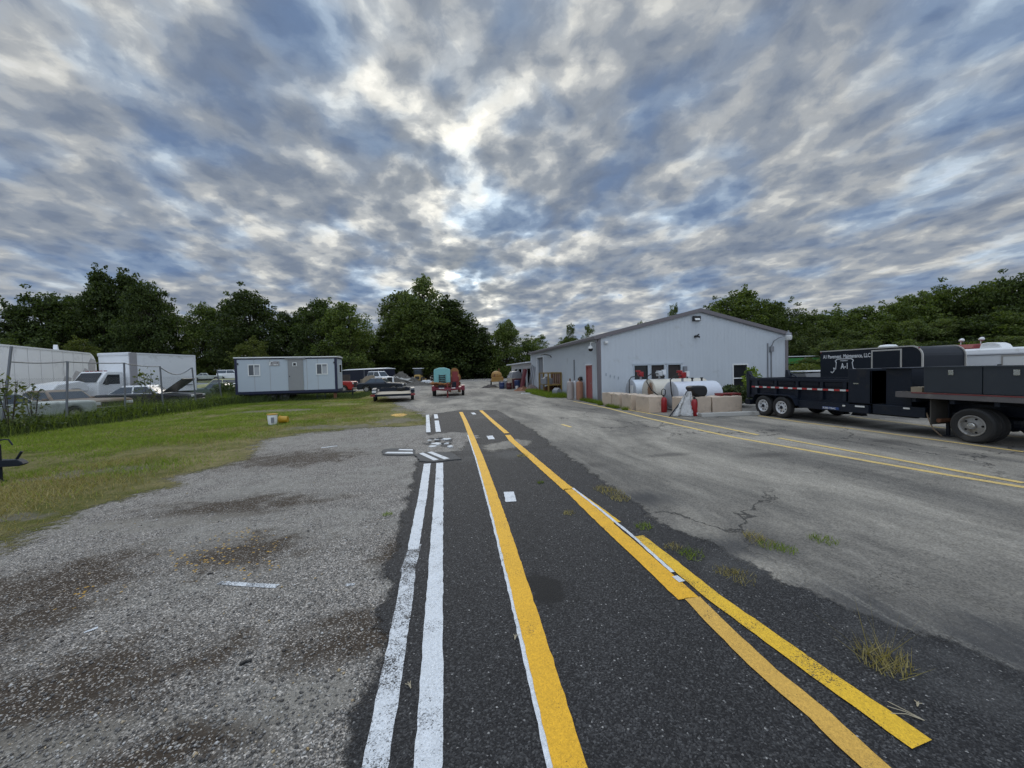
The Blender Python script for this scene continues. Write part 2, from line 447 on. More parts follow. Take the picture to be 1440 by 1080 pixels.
def mat_strip():
    m = bpy.data.materials.new('fresh_asphalt'); m.use_nodes = True; t = m.node_tree; t.nodes.clear(); g = NG(t)
    oc = g.n('ShaderNodeTexCoord').outputs['Object']
    c, h, fine, mid, s = asphalt_nodes(g, oc)
    jit = g.add(g.mul(g.math('SUBTRACT', mid, .5), 2.4), g.mul(g.math('SUBTRACT', fine, .5), 1.0))
    tar = g.step(patches(g, oc, [spot(772,832,30,42)], g.mul(jit, 1.25)), .15, .42)
    c = g.mix(g.mul(tar, .95), c, g.mix(fine, (.003,.003,.003), (.016,.016,.017)))
    wear = g.step(patches(g, oc, [spot(1420,900,330,110), spot(1080,800,130,40), spot(700,585,70,8), spot(720,640,120,10), spot(660,628,60,14)], jit), .1, 1.1)
    c = g.mix(g.mul(wear, .45), c, g.mix(fine, (.06,.06,.06), (.15,.148,.14)))
    oil = g.n('ShaderNodeMapping', None, Vector=oc)
    wv = g.vmath('ADD', oc, g.vmath('SCALE', g.noise(oc, 2.5, 5, .65, color=True), scale=.5))
    ed = g.voro(wv, .5, 'DISTANCE_TO_EDGE', 1.0, 'Distance')
    far = g.step(g.n('ShaderNodeSeparateXYZ', None, Vector=oc).outputs[1], 6.0, 8.5)
    ck = g.mul(g.math('SUBTRACT', 1.0, g.step(ed, .004, .013)), far)
    c = g.mix(g.mul(ck, .9), c, (.012,.012,.012))
    b = g.n('ShaderNodeBsdfPrincipled', None, Base_Color=c, Roughness=.80); b.inputs['Specular IOR Level'].default_value = .35
    bn = g.n('ShaderNodeBump', None, Strength=.8, Distance=.008, Height=h); g.L.new(bn.outputs[0], b.inputs['Normal'])
    o = g.n('ShaderNodeOutputMaterial'); g.L.new(b.outputs[0], o.inputs[0]); return m

def mat_paint(name, col, wear=.35, base='dark', vary=.18, streak=None):
    m = bpy.data.materials.new(name); m.use_nodes = True; t = m.node_tree; t.nodes.clear(); g = NG(t)
    oc = g.n('ShaderNodeTexCoord').outputs['Object']
    c, h, fine, mid, s = asphalt_nodes(g, oc)
    if base != 'dark': c = g.mix(fine, (.12,.12,.115), (.27,.265,.25))
    n = g.add(g.mul(g.noise(oc, 95, 5, .8), .62), g.mul(g.noise(oc, 3.5, 6, .75), .38))
    k = .70 - .32*wear
    hole = g.step(n, k, k+.07)
    pc = g.scale_color(g.mix(0, col, col), g.mul(g.add(1-vary, g.mul(g.noise(oc, 5, 5, .65), 2*vary)), g.mul(g.add(.62, g.mul(fine, .72)), g.add(.86, g.mul(s[1], .26)))))
    c = g.mix(hole, pc, c)
    b = g.n('ShaderNodeBsdfPrincipled', None, Base_Color=c, Roughness=.7); b.inputs['Specular IOR Level'].default_value = .4
    bn = g.n('ShaderNodeBump', None, Strength=.5, Distance=.006, Height=h); g.L.new(bn.outputs[0], b.inputs['Normal'])
    o = g.n('ShaderNodeOutputMaterial'); g.L.new(b.outputs[0], o.inputs[0]); return m

BARE = [(20,728,60,6),(150,662,75,5),(70,673,50,3),(390,578,60,2.5),(440,601,45,3),(560,592,40,6),(500,600,40,4),(575,575,30,5)]
def mat_lawn():
    m = bpy.data.materials.new('lawn'); m.use_nodes = True; t = m.node_tree; t.nodes.clear(); g = NG(t)
    oc = g.n('ShaderNodeTexCoord').outputs['Object']
    big = g.noise(oc, .35, 5, .6); mid = g.noise(oc, 2.5, 6, .65); fine = g.noise(oc, 60, 4, .7)
    c = g.mix(g.step(g.add(g.mul(big, .6), g.mul(mid, .4)), .38, .62), (.13, .14, .035), (.31, .265, .13))
    c = g.scale_color(c, g.add(.45, g.mul(fine, 1.1)))
    bare = g.step(patches(g, oc, [spot(*b) for b in BARE], g.mul(g.math('SUBTRACT', mid, .5), 2.2)), .1, .5)
    c = g.mix(g.mul(bare, .7), c, g.mix(mid, (.12,.11,.085), (.33,.30,.25)))
    b = g.n('ShaderNodeBsdfPrincipled', None, Base_Color=c, Roughness=.95); b.inputs['Specular IOR Level'].default_value = .1
    bn = g.n('ShaderNodeBump', None, Strength=.9, Distance=.05, Height=g.add(fine, mid)); g.L.new(bn.outputs[0], b.inputs['Normal'])
    o = g.n('ShaderNodeOutputMaterial'); g.L.new(b.outputs[0], o.inputs[0]); return m

def mat_leaf(name, c0, c1, transl=.25, tip=None):
    m = bpy.data.materials.new(name); m.use_nodes = True; t = m.node_tree; t.nodes.clear(); g = NG(t)
    oc = g.n('ShaderNodeTexCoord').outputs['Object']
    geo = g.n('ShaderNodeNewGeometry').outputs['Random Per Island']
    info = g.n('ShaderNodeObjectInfo').outputs['Random']
    f = g.add(g.mul(g.noise(oc, .9, 3, .6), .6), g.mul(geo, .4))
    c = g.mix(g.step(f, .3, .72), c0, c1)
    c = g.scale_color(c, g.add(.8, g.mul(info, .4)))
    b = g.n('ShaderNodeBsdfPrincipled', None, Base_Color=c, Roughness=.6); b.inputs['Specular IOR Level'].default_value = .25
    tr = g.n('ShaderNodeBsdfTranslucent', None, Color=g.vmath('MULTIPLY', c, (1.2, 1.3, .5)))
    mx = g.n('ShaderNodeMixShader'); mx.inputs[0].default_value = transl
    g.L.new(b.outputs[0], mx.inputs[1]); g.L.new(tr.outputs[0], mx.inputs[2])
    o = g.n('ShaderNodeOutputMaterial'); g.L.new(mx.outputs[0], o.inputs[0]); return m

def edge_alpha(m, amp, nscale, soft=.05, lo=0.0):
    """ragged, crumbling border: the sheet ends where its own edge distance plus noise runs out"""
    t = m.node_tree; g = NG(t); out = [n for n in t.nodes if n.type == 'OUTPUT_MATERIAL'][0]
    sh = out.inputs[0].links[0].from_socket
    oc = g.n('ShaderNodeTexCoord').outputs['Object']
    e = g.n('ShaderNodeAttribute', {'attribute_name': 'edge'}).outputs['Fac']
    nz = g.add(g.mul(g.math('SUBTRACT', g.noise(oc, nscale, 6, .65), .5), 2*amp), g.mul(g.math('SUBTRACT', g.noise(oc, nscale*14, 3, .7), .5), amp*1.1))
    a = g.step(g.add(g.add(e, nz), lo), -soft, soft)
    mx = g.n('ShaderNodeMixShader'); g.L.new(a, mx.inputs[0]); g.L.new(g.n('ShaderNodeBsdfTransparent').outputs[0], mx.inputs[1]); g.L.new(sh, mx.inputs[2])
    g.L.new(mx.outputs[0], out.inputs[0]); return m
def sdist(PX, PY, poly):
    """signed distance to a closed polygon, positive inside"""
    poly = np.array(poly); a = poly; b = np.roll(poly, -1, 0); d = np.full(PX.shape, 1e9); ins = np.zeros(PX.shape, bool)
    for (ax, ay), (bx, by) in zip(a, b):
        ex, ey = bx-ax, by-ay; L = ex*ex+ey*ey
        if L < 1e-12: continue
        t = np.clip(((PX-ax)*ex+(PY-ay)*ey)/L, 0, 1); d = np.minimum(d, np.hypot(PX-ax-t*ex, PY-ay-t*ey))
        if ay != by: ins ^= ((ay > PY) != (by > PY)) & (PX < ex*(PY-ay)/ey+ax)
    return np.where(ins, d, -d)
def sheet(name, poly, z, mat_, cell, pad, label, cat):
    """level sheet on a fine grid that carries its distance from the outline, for the ragged border"""
    p = np.array(poly); x0, y0 = p.min(0)-pad; x1, y1 = p.max(0)+pad; nx = int((x1-x0)/cell)+1; ny = int((y1-y0)/cell)+1
    gx, gy = np.meshgrid(np.linspace(x0, x1, nx+1), np.linspace(y0, y1, ny+1)); d = sdist(gx, gy, poly)
    idx = np.arange((nx+1)*(ny+1)).reshape(ny+1, nx+1)
    q = np.stack([idx[:-1,:-1], idx[:-1,1:], idx[1:,1:], idx[1:,:-1]], -1).reshape(-1, 4)
    dm = d.ravel(); keep = (dm[q].max(1) > -pad); q = q[keep]
    used = np.unique(q); rem = np.full(dm.size, -1); rem[used] = np.arange(used.size); q = rem[q]
    V = np.stack([gx.ravel()[used], gy.ravel()[used], np.full(used.size, z)], 1)
    me = bpy.data.meshes.new(name); me.from_pydata(V.tolist(), [], q.tolist())
    at_ = me.attributes.new('edge', 'FLOAT', 'POINT'); at_.data.foreach_set('value', dm[used].astype(np.float32))
    me.materials.append(mat_); o = bpy.data.objects.new(name, me); COL.objects.link(o); return tag(o, label, cat, None, 'structure')

# ------------------------------------------------------------------ the ground
def densify(pts, step, jit):
    out = []; n = len(pts)
    for i in range(n):
        a = Vector(pts[i][:2]); b = Vector(pts[(i+1) % n][:2]); k = max(1, int((b-a).length/step))
        for j in range(k):
            p = a.lerp(b, j/k)
            if j or True: p = p + Vector((random.uniform(-jit, jit), random.uniform(-jit, jit)))
            out.append((p.x, p.y))
    return out
def flat(name, pts, z, mat_, label, cat):
    from mathutils.geometry import tessellate_polygon
    tri = tessellate_polygon([[Vector((p[0], p[1], 0)) for p in pts]])
    me = bpy.data.meshes.new(name); me.from_pydata([(p[0], p[1], z) for p in pts], [], [tuple(t) for t in tri])
    bm = bmesh.new(); bm.from_mesh(me); bmesh.ops.recalc_face_normals(bm, faces=bm.faces)
    if sum(f.normal.z for f in bm.faces) < 0: bmesh.ops.reverse_faces(bm, faces=bm.faces)
    bm.to_mesh(me); bm.free(); me.materials.append(mat_)
    o = bpy.data.objects.new(name, me); COL.objects.link(o); tag(o, label, cat, None, 'structure'); return o

M_GRAVEL = mat_gravel(); M_LOT = mat_lot(); M_STRIP = edge_alpha(mat_strip(), .25, 2.8, .045, .04); M_LAWN = edge_alpha(mat_lawn(), .95, .9, .22)
M_HOLE = edge_alpha(mat_gravel(), .22, 3.0, .06); M_WORN = edge_alpha(mat_lot(), .20, 2.5, .10)
gp = [(700*math.cos(2*math.pi*i/48), 700*math.sin(2*math.pi*i/48)) for i in range(48)]
flat('ground', gp, 0.0, M_GRAVEL, 'grey gravel ground of the yard', 'ground')

# fresh dark strip: pixel outlines put on the ground
Lpx = [(470,1180),(497,1080),(512,1020),(536,940),(549,870),(556,820),(553,790),(566,765),(574,720),(583,690),(586,665),(592,652)]
Rpx = [(697,577),(720,590),(752,608),(768,622),(800,645),(850,680),(905,725),(960,752),(1010,775),(1100,822),(1210,872),(1330,905),(1440,950),(1560,990)]
Ltop = [(597,640),(600,625),(605,606),(606,590),(612,582),(648,577)]
strip = [at(*p) for p in Lpx] + [at(*p) for p in Ltop] + [at(*p) for p in Rpx]
q = at(1560, 990)
strip = [(p.x, p.y) for p in strip] + [(q.x+.6, -1.5), (-1.2, -1.5)]
STRIP = densify(strip, .09, .016)
sheet('asphalt_strip', STRIP, 0.012, M_STRIP, .07, .24, 'fresh black asphalt strip with painted lines', 'road')
# older pale lot to the right and ahead
lotpx = [(610,585),(575,566),(590,552),(596,540)]
lot = [at(*p) for p in lotpx]
lot = [(0.2, -6), (0.2, 9)] + [(p.x, p.y) for p in lot] + [(-2.5, 80), (14, 80), (14, 40), (40, 40), (40, -6)]
flat('parking_lot', densify(lot, .5, .12), 0.006, M_LOT, 'worn pale asphalt parking lot', 'parking lot')
# lawn
lawnpx = [(-260,800),(-60,790),(0,775),(50,750),(110,722),(150,712),(190,700),(250,672),(320,655),(352,640),(372,622),(420,610),(500,603),(570,599),(604,597),(603,588),(585,578),(560,572),(548,560),(520,551)]
lw = [at(*p) for p in lawnpx]
LAWN = densify([(p.x, p.y) for p in lw] + [(-9, 46), (-60, 60), (-60, 5)], .35, .16)
sheet('lawn', LAWN, 0.004, M_LAWN, .30, .5, 'patchy green and straw coloured lawn', 'lawn')

# ------------------------------------------------------------------ painted lines
M_WHITE = mat_paint('white_paint', (.68,.71,.735), .50, vary=.10)
M_WHITE_OLD = mat_paint('worn_white_paint', (.68,.71,.735), .66, vary=.08)
M_YEL = mat_paint('yellow_paint', (.80,.435,.022), .46, vary=.14)
M_YEL_B = mat_paint('thin_yellow_paint', (.78,.48,.03), .54, vary=.12)
M_YEL_P = mat_paint('pale_yellow_paint', (.66,.39,.075), .48, vary=.12)
M_YEL_OLD = mat_paint('faded_yellow_paint', (.66,.48,.17), .52, 'pale', vary=.2)
def stripe(name, pts, w, z, mat_, label, ragged=.004, wend=None, world=False):
    ps = [Vector(p) if world else at(*p) for p in pts]
    ps = [Vector((p.x, p.y, z)) for p in ps]
    dense = []; T = []
    L = sum((ps[i+1]-ps[i]).length for i in range(len(ps)-1)); acc = 0
    for i in range(len(ps)-1):
        k = max(1, int((ps[i+1]-ps[i]).length/.06))
        k = min(k, 90)
        for j in range(k):
            dense.append(ps[i].lerp(ps[i+1], j/k)); T.append((acc+(ps[i+1]-ps[i]).length*j/k)/L)
        acc += (ps[i+1]-ps[i]).length
    dense.append(ps[-1]); T.append(1)
    vs = []; n = len(dense)
    for i, p in enumerate(dense):
        d = (dense[min(i+3, n-1)]-dense[max(i-3, 0)]).normalized(); nrm = Vector((-d.y, d.x, 0))
        ww = w if wend is None else w+(wend-w)*T[i]
        a = p + nrm*(ww/2+random.uniform(-ragged, ragged)); b = p - nrm*(ww/2+random.uniform(-ragged, ragged))
        vs += [a, b]
    fs = [(2*i, 2*i+1, 2*i+3, 2*i+2) for i in range(n-1)]
    mb = MB().raw(vs, fs); o = mb.build(name, mat_)
    if o.data.polygons and o.data.polygons[0].normal.z < 0:
        o.data.flip_normals()
    return tag(o, label, 'road marking', None, 'structure')
Zs = .0165
stripe('white_line', [(598,1100),(603,1080),(607,960),(611,850),(614,770),(617,700),(618.5,652)], .128, Zs, M_WHITE, 'solid white line left of the yellow lines, the right one of a pair')
stripe('white_line', [(514,1130),(528,1080),(545,985),(560,900),(571,838),(575,803)], .118, Zs, M_WHITE_OLD, 'near half of the outer white line, worn at its ragged edge')
stripe('white_line', [(572,806),(578,790),(584,768)], .12, Zs-.0012, mat_paint('scuffed_white_paint', (.68,.71,.735), .74, vary=.1), 'scuffed joint where the outer white line is worn through')
stripe('white_line', [(581,775),(588,735),(594,702),(601,653)], .112, Zs, M_WHITE, 'far half of the outer white line, bending away from the gravel', wend=.13)
stripe('white_line', [(616.5,608),(614,592)], .15, Zs, M_WHITE, 'short white bar near the far end, right one of two')
stripe('white_line', [(613.8,589),(612.5,583)], .15, Zs, M_WHITE, 'white block at the far end of the right bar')
stripe('white_line', [(615,608),(610,583.5)], .13, Zs+.002, M_WHITE, 'short white bar near the far end, left one of two').location.x = -.26
yw = [(812,1120),(801,1080),(779,1000),(757,920),(737,850),(720,790),(704,735),(690,690),(675,645),(662,612),(654,592),(648,580)]
stripe('yellow_line', yw, .150, Zs+.003, M_YEL, 'bright yellow line nearest the white pair')
stripe('yellow_line_edging', yw[:10], .150, Zs, M_WHITE, 'white edge showing along the left side of the yellow line').location.x = -.026
z8 = lambda x, y: (560+x/1.6364, 560+y/1.6364)
stripe('yellow_line', [z8(190,29), z8(222,58), z8(250,82)], .15, Zs+.003, M_YEL, 'far piece of the middle yellow line')
stripe('yellow_line', [z8(252,86), z8(262,99), z8(300,132), z8(345,172), z8(392,213)], .15, Zs+.003, M_YEL, 'middle yellow line past the broken patch', wend=.16)
stripe('yellow_line', [z8(388,206), z8(440,245), z8(497,290)], .13, Zs+.001, M_YEL_B, 'short thin yellow stub beside the middle line', wend=.17)
stripe('yellow_line', [z8(392,210), z8(440,256), z8(500,312), z8(560,366), z8(668,466)], .165, Zs+.003, M_YEL, 'middle yellow line with a white edge on its right', wend=.17)
stripe('white_edging', [z8(402,210), z8(470,264), z8(540,322), z8(632,406)], .035, Zs+.006, M_WHITE, 'thin white edge on the right side of the middle yellow line')
stripe('white_fleck', [z8(636,415), z8(654,428)], .06, Zs+.006, M_WHITE, 'small white paint block beside the middle yellow line')
stripe('yellow_line', [z8(676,464), z8(770,560), z8(850,636), z8(970,738), z8(1100,860), z8(1200,950)], .128, Zs+.003, M_YEL_P, 'paler near part of the middle yellow line', wend=.125)
stripe('yellow_line', [z8(552,321), z8(620,375), z8(720,458), z8(840,545), z8(970,640), z8(1100,730), z8(1205,806)], .118, Zs+.003, M_YEL_B, 'thin speckled yellow line with a square end', wend=.138)
for (u, v, du, dv, lab) in ((717,700,15,14,'white dash between the yellow lines, the nearest of three'), (690,616,9,5,'white dash between the yellow lines, the middle of three'), (666,582,5,2.5,'white dash between the yellow lines, the farthest of three')):
    a = at(u-1.5, v-dv/2); b = at(u+1.5, v+dv/2); c1 = at(u-du/2, v); c2 = at(u+du/2, v)
    stripe('white_dash', [a, b], (c2-c1).length*.97, Zs, M_WHITE, lab, world=True)
z6 = lambda x, y: (1030+x/3.5122, 380+y/3.5122)
stripe('faded_line', [(806,564.5),(830,569),(858,575),(905,587),(944,596),(1007,610),(1030,615),(1100,627.5),(1226,650),(1330,668),(1440,686),(1520,699)], .135, .0095, M_YEL_OLD, 'long faded yellow line crossing the pale lot')
stripe('faded_line', [(880,576),(920,583),(960,591),(1010,600.5),(1066,612)], .13, .0095, M_YEL_OLD, 'faded yellow line running in front of the concrete blocks')
stripe('faded_line', [(1095,616.5),(1180,632),(1278,650),(1360,665.5),(1440,680)], .125, .0115, M_YEL_OLD, 'faded yellow line converging with the long one at the right')
stripe('faded_line', [(1067,585),(1130,594.5),(1250,610),(1440,636)], .115, .0095, M_YEL_OLD, 'pale yellow bay line along the dump trailer wheels')
stripe('faded_line', [(1195,586),(1300,599),(1440,616)], .10, .0095, M_YEL_OLD, 'pale yellow bay line seen under the dump trailer')
stripe('faded_line', [(790,597),(803,601)], .12, .0095, M_YEL_OLD, 'faint yellow dab on the pale lot near the dark strip')
stripe('white_dash', [(308,820),(390,825)], .055, .004, M_WHITE_OLD, 'worn white dash lying on the gravel')
stripe('white_dash', [(118,890),(138,883)], .03, .004, M_WHITE_OLD, 'tiny white dash on the gravel at the left')
stripe('white_dash', [(486,823),(499,822)], .035, .004, M_WHITE_OLD, 'white fleck on the gravel right of the worn dash')
stripe('white_dash', [(452,630),(474,627)], .10, .004, M_WHITE_OLD, 'faint white dash far on the gravel')
# ------------------------------------------------------------------ shared object materials
M_SIDING = mat('siding', (.53,.57,.61), .5, streak=.10, var=.05, vscale=.8, dirt=.15, dirtcol=(.40,.42,.42), dscale=1.2)
M_TRIM = mat('mauve_trim', (.165,.15,.16), .5, var=.1)
M_WHITEP = mat('white_metal', (.74,.76,.78), .4, var=.06, dirt=.2, dirtcol=(.45,.43,.38))
M_WHITEV = mat('white_vinyl', (.78,.79,.78), .35, var=.03)
M_DARKGL = mat('dark_glass', (.022,.024,.026), .12, var=.2, vscale=1.0, spec=.6)
M_GLASSB = mat('blue_glass', (.05,.065,.08), .08, var=.15, spec=.7)
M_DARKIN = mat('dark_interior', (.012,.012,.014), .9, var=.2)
M_BROWNIN = mat('brown_blind', (.035,.028,.027), .75, var=.2)
M_REDDOOR = mat('red_door', (.34,.10,.095), .5, var=.08, dirt=.15, dirtcol=(.22,.09,.08))
M_BLACKM = mat('black_steel', (.011,.016,.027), .42, var=.25, vscale=2, dirt=.2, dirtcol=(.035,.033,.032), dscale=3, spec=.3)
M_BLACKP = mat('black_plastic', (.018,.018,.019), .5, var=.2)
M_RUBBER = mat('rubber', (.022,.022,.022), .8, var=.25, vscale=6, dirt=.3, dirtcol=(.08,.075,.07))
M_RIMW = mat('white_rim', (.62,.63,.64), .4, var=.1, dirt=.3, dirtcol=(.25,.2,.16), dscale=8)
M_RIMG = mat('grey_rim', (.36,.35,.33), .5, var=.15, dirt=.4, dirtcol=(.16,.11,.08), dscale=8)
M_CHROME = mat('chrome', (.7,.7,.7), .2, 1.0, var=.05)
M_GALV = mat('galvanised', (.30,.31,.33), .45, .55, var=.15)
M_GREYP = mat('grey_pipe', (.22,.23,.25), .55, var=.1)
M_RED = mat('red_paint', (.30,.014,.018), .35, var=.1, dirt=.1, dirtcol=(.2,.02,.02))
M_REDD = mat('dull_red', (.23,.03,.032), .5, var=.2, dirt=.35, dirtcol=(.12,.05,.03), dscale=4)
M_CONC = mat('concrete_block', (.58,.475,.375), .9, var=.14, vscale=3, dirt=.3, dirtcol=(.20,.165,.125), dscale=2.5, bump=.6, bscale=22, fine=.12)
M_CONCG = mat('grey_concrete', (.40,.39,.36), .9, var=.15, dirt=.3, dirtcol=(.2,.19,.17), bump=.4)
M_TANKW = mat('tank_white', (.66,.69,.75), .42, var=.07, vscale=2, dirt=.2, dirtcol=(.42,.43,.44), dscale=1.5)
M_TANKG = mat('tank_end_grey', (.40,.42,.45), .5, var=.1, dirt=.3, dirtcol=(.26,.26,.27))
M_TANKC = mat('tank_cream', (.62,.58,.49), .5, var=.1, dirt=.25, dirtcol=(.30,.15,.06), dscale=1.7)
M_TANKR = mat('tank_rust_end', (.58,.55,.47), .55, var=.12, dirt=.3, dirtcol=(.30,.16,.07), dscale=1.6)
def rust_stain(m, c, rad, col):
    t = m.node_tree; g = NG(t); b = [n for n in t.nodes if n.type == 'BSDF_PRINCIPLED'][0]; src = b.inputs['Base Color'].links[0].from_socket
    oc = g.n('ShaderNodeTexCoord').outputs['Object']
    d = g.vmath('MULTIPLY', g.vmath('SUBTRACT', oc, c), (0, 1/rad[0], 1/rad[1]))
    k = g.step(g.add(g.math('SUBTRACT', 1.0, g.vmath('LENGTH', d)), g.mul(g.math('SUBTRACT', g.noise(oc, 7, 6, .7), .5), 1.6)), .1, .5)
    g.L.new(g.mix(g.mul(k, .9), src, col), b.inputs['Base Color'])
rust_stain(M_TANKR, (0, -.22, .78), (.30, .50), (.20, .085, .03))
M_YELM = mat('ochre_paint', (.24,.155,.04), .6, var=.2, dirt=.4, dirtcol=(.13,.08,.03))
M_WOOD = mat('weathered_wood', (.30,.25,.18), .85, var=.2, vscale=5, dirt=.3, dirtcol=(.14,.11,.08))
M_WOODL = mat('deck_wood', (.40,.35,.27), .85, var=.2, vscale=6, dirt=.3, dirtcol=(.2,.17,.12))
M_RUST = mat('rust', (.16,.07,.035), .85, var=.35, vscale=5)
M_BLUE = mat('navy_trim', (.012,.016,.05), .45, var=.1)
M_ROOF = mat('roof_metal', (.30,.29,.29), .5, .2, var=.1)
M_LAMPW = mat('lamp_glass', (.72,.73,.72), .3, var=.04)

# ------------------------------------------------------------------ walls with openings
def wall(mb, L, top, holes, th=.14, sgn=1, axis='x', ribs=None):
    """vertical wall along local +axis from 0..L, outside face at 0, thickness inwards; top(s) gives height"""
    cuts = sorted(set([0, L] + [h[0] for h in holes] + [h[1] for h in holes] + ([L/2] if ribs == 'gable' else [])))
    def put(poly):
        if axis == 'x': mb.prism(poly, 'y', 0, th)
        else: mb.prism(poly, 'x', 0, th)
    for a, b in zip(cuts[:-1], cuts[1:]):
        hs = sorted([h for h in holes if h[0] <= a+1e-6 and h[1] >= b-1e-6], key=lambda h: h[2])
        z = 0.0
        for h in hs:
            if h[2]-z > .01: put([(a, z), (b, z), (b, h[2]), (a, h[2])])
            z = h[3]
        put([(a, z), (b, z), (b, top(b)), (a, top(a))])
def ribs(mb, L, top, holes, step=.225, axis='x', w=.022, d=.006):
    s = step/2
    while s < L-.1:
        segs = [(0.03, top(s)-.02)]
        for h in holes:
            if h[0]-.09 < s < h[1]+.09:
                ns = []
                for (a, b) in segs:
                    if h[2]-.09 > a: ns.append((a, h[2]-.09))
                    if h[3]+.09 < b: ns.append((h[3]+.09, b))
                segs = ns
        for (a, b) in segs:
            if b-a > .05:
                if axis == 'x': mb.box(s-w/2, -d, a, s+w/2, .004, b)
                else: mb.box(-d, s-w/2, a, .004, s+w/2, b)
        s += step

BX, BY = 8.03, 19.48; BW, BD = 11.65, 16.6; EAVE, RIDGE = 3.48, 4.90
bld = thing('workshop_building', 'pale blue-grey metal workshop with low gable roof, red side door and three dark front windows', 'building', (BX, BY, 0))
RX = 5.98
def gtop(s): return EAVE+(RIDGE-EAVE)*(s/RX) if s <= RX else RIDGE-(RIDGE-EAVE-.06)*((s-RX)/(BW-RX))
fh = [(2.03, 2.82, .55, 1.93), (3.02, 3.78, .55, 1.93), (4.02, 4.78, .55, 1.93), (8.08, 8.95, .34, 1.83)]
mb = MB(); wall(mb, BW, gtop, fh + [(RX-.0001, RX+.0001, -1, -.5)], .14)
ribs(mb, BW, gtop, fh)
mb.build('front_wall', M_SIDING, bld)
lh = [(1.02, 1.80, .05, 1.97), (11.85, 13.95, .05, 2.93)]
mb = MB(); wall(mb, BD, lambda s: EAVE, [(a-.14, b-.14, c, d) for a, b, c, d in lh], .14, axis='y')
for i, p in enumerate(mb.v): mb.v[i] = (p[0], p[1]+.14, p[2])
mb2 = MB(); ribs(mb2, BD, lambda s: EAVE, lh, axis='y'); mb.raw(mb2.v, mb2.f)
mb.build('side_wall', M_SIDING, bld)
MB().box(BW-.14, .14, 0, BW, BD, EAVE+.04).build('side_wall', M_SIDING, bld)
mb = MB(); wall(mb, BW-.28, lambda s: gtop(s+.14), [(RX-.14-.0001, RX-.14+.0001, -1, -.5)], .14)
mb.build('rear_wall', M_SIDING, bld, loc=(.14, BD-.14, 0))
MB().box(.14, .14, .01, BW-.14, BD-.14, .06).build('floor', M_CONCG, bld)
# roof
def slope(x0, z0, x1, z1, th): return [(x0, z0), (x1, z1), (x1, z1+th), (x0, z0+th)]
sl_ = (RIDGE-EAVE)/RX
mb = MB(); mb.prism(slope(-.16, EAVE-.16*sl_+.012, RX, RIDGE+.012, .09), 'y', -.10, BD+.1)
mb.prism(slope(RX, RIDGE+.012, BW+.16, EAVE+.06-.16*sl_+.012, .09), 'y', -.10, BD+.1)
for k in range(27):
    y = .2+k*.62
    mb.prism(slope(-.15, EAVE-.15*sl_+.10, RX, RIDGE+.10, .03), 'y', y, y+.05)
    mb.prism(slope(RX, RIDGE+.10, BW+.15, EAVE+.06-.15*sl_+.10, .03), 'y', y, y+.05)
mb.build('roof', M_ROOF, bld)
mb = MB(); mb.prism(slope(-.17, EAVE-.17*sl_-.07, RX, RIDGE-.07, .20), 'y', -.125, -.102)
mb.prism(slope(RX, RIDGE-.07, BW+.17, EAVE+.06-.17*sl_-.07, .20), 'y', -.125, -.102)
mb.build('rake_trim', M_TRIM, bld)
g_ = MB().box(-.28, -.12, EAVE-.10, -.165, BD+.1, EAVE+.035).build('gutter', M_TRIM, bld)
mb = MB(); mb.box(-.022, -.022, 0, .13, -.002, EAVE-.03); mb.box(-.022, -.002, 0, -.002, .10, EAVE-.03)
mb.box(BW-.17, -.022, 0, BW+.022, -.002, EAVE+.02); mb.box(BW+.002, -.002, 0, BW+.022, .12, EAVE)
mb.build_each('corner_trim', M_TRIM, bld)
MB().tube([(-.20, -.04, EAVE-.1), (-.09, -.05, EAVE-.3), (-.075, -.05, .15), (-.12, -.2, .05)], .045, 8).build('downspout', M_TRIM, bld, smooth=True)
def window(x0, x1, z0, z1, panes, frame, fw=.06, glass=M_DARKGL, split=None, name='window'):
    w = MB(); y0, y1 = -.03, .05
    w.box(x0-fw, y0, z0-fw, x1+fw, y1, z0); w.box(x0-fw, y0, z1, x1+fw, y1, z1+fw)
    w.box(x0-fw, y0, z0, x0, y1, z1); w.box(x1, y0, z0, x1+fw, y1, z1)
    if split: w.box(x0, y0+.01, split-.03, x1, y1, split+.03)
    o = w.build(name, frame, bld)
    MB().box(x0+.002, .06, z0+.002, x1-.002, .09, z1-.002).build('pane', glass, o)
    return o
M_SIDTRIM = mat('siding_trim', (.50,.55,.60), .45, var=.05)
for i, h in enumerate(fh[:3]): window(h[0], h[1], h[2], h[3], 1, M_SIDTRIM, .05, M_DARKGL if i == 0 else M_BROWNIN)
window(fh[3][0], fh[3][1], fh[3][2], fh[3][3], 2, M_WHITEV, .07, M_DARKGL, split=1.08)
MB().box(1.9, -.045, 1.985, 4.92, .0, 2.05).build('window_drip_cap', M_SIDTRIM, bld)
# red door
d = MB().box(.03, 1.05, .06, .08, 1.77, 1.94).build('door', M_REDDOOR, bld)
mb = MB().box(-.03, .97, .06, .03, 1.05, 2.02); mb.box(-.03, 1.77, .06, .03, 1.85, 2.02); mb.box(-.03, 1.05, 1.94, .03, 1.77, 2.02)
mb.build('frame', M_REDDOOR, d)
MB().box(-.05, .9, 2.02, .01, 1.92, 2.10).build('drip_cap', M_WHITEP, d)
MB().ball((0.0, 1.15, 1.0), .035).build('handle', M_GALV, d, smooth=True)
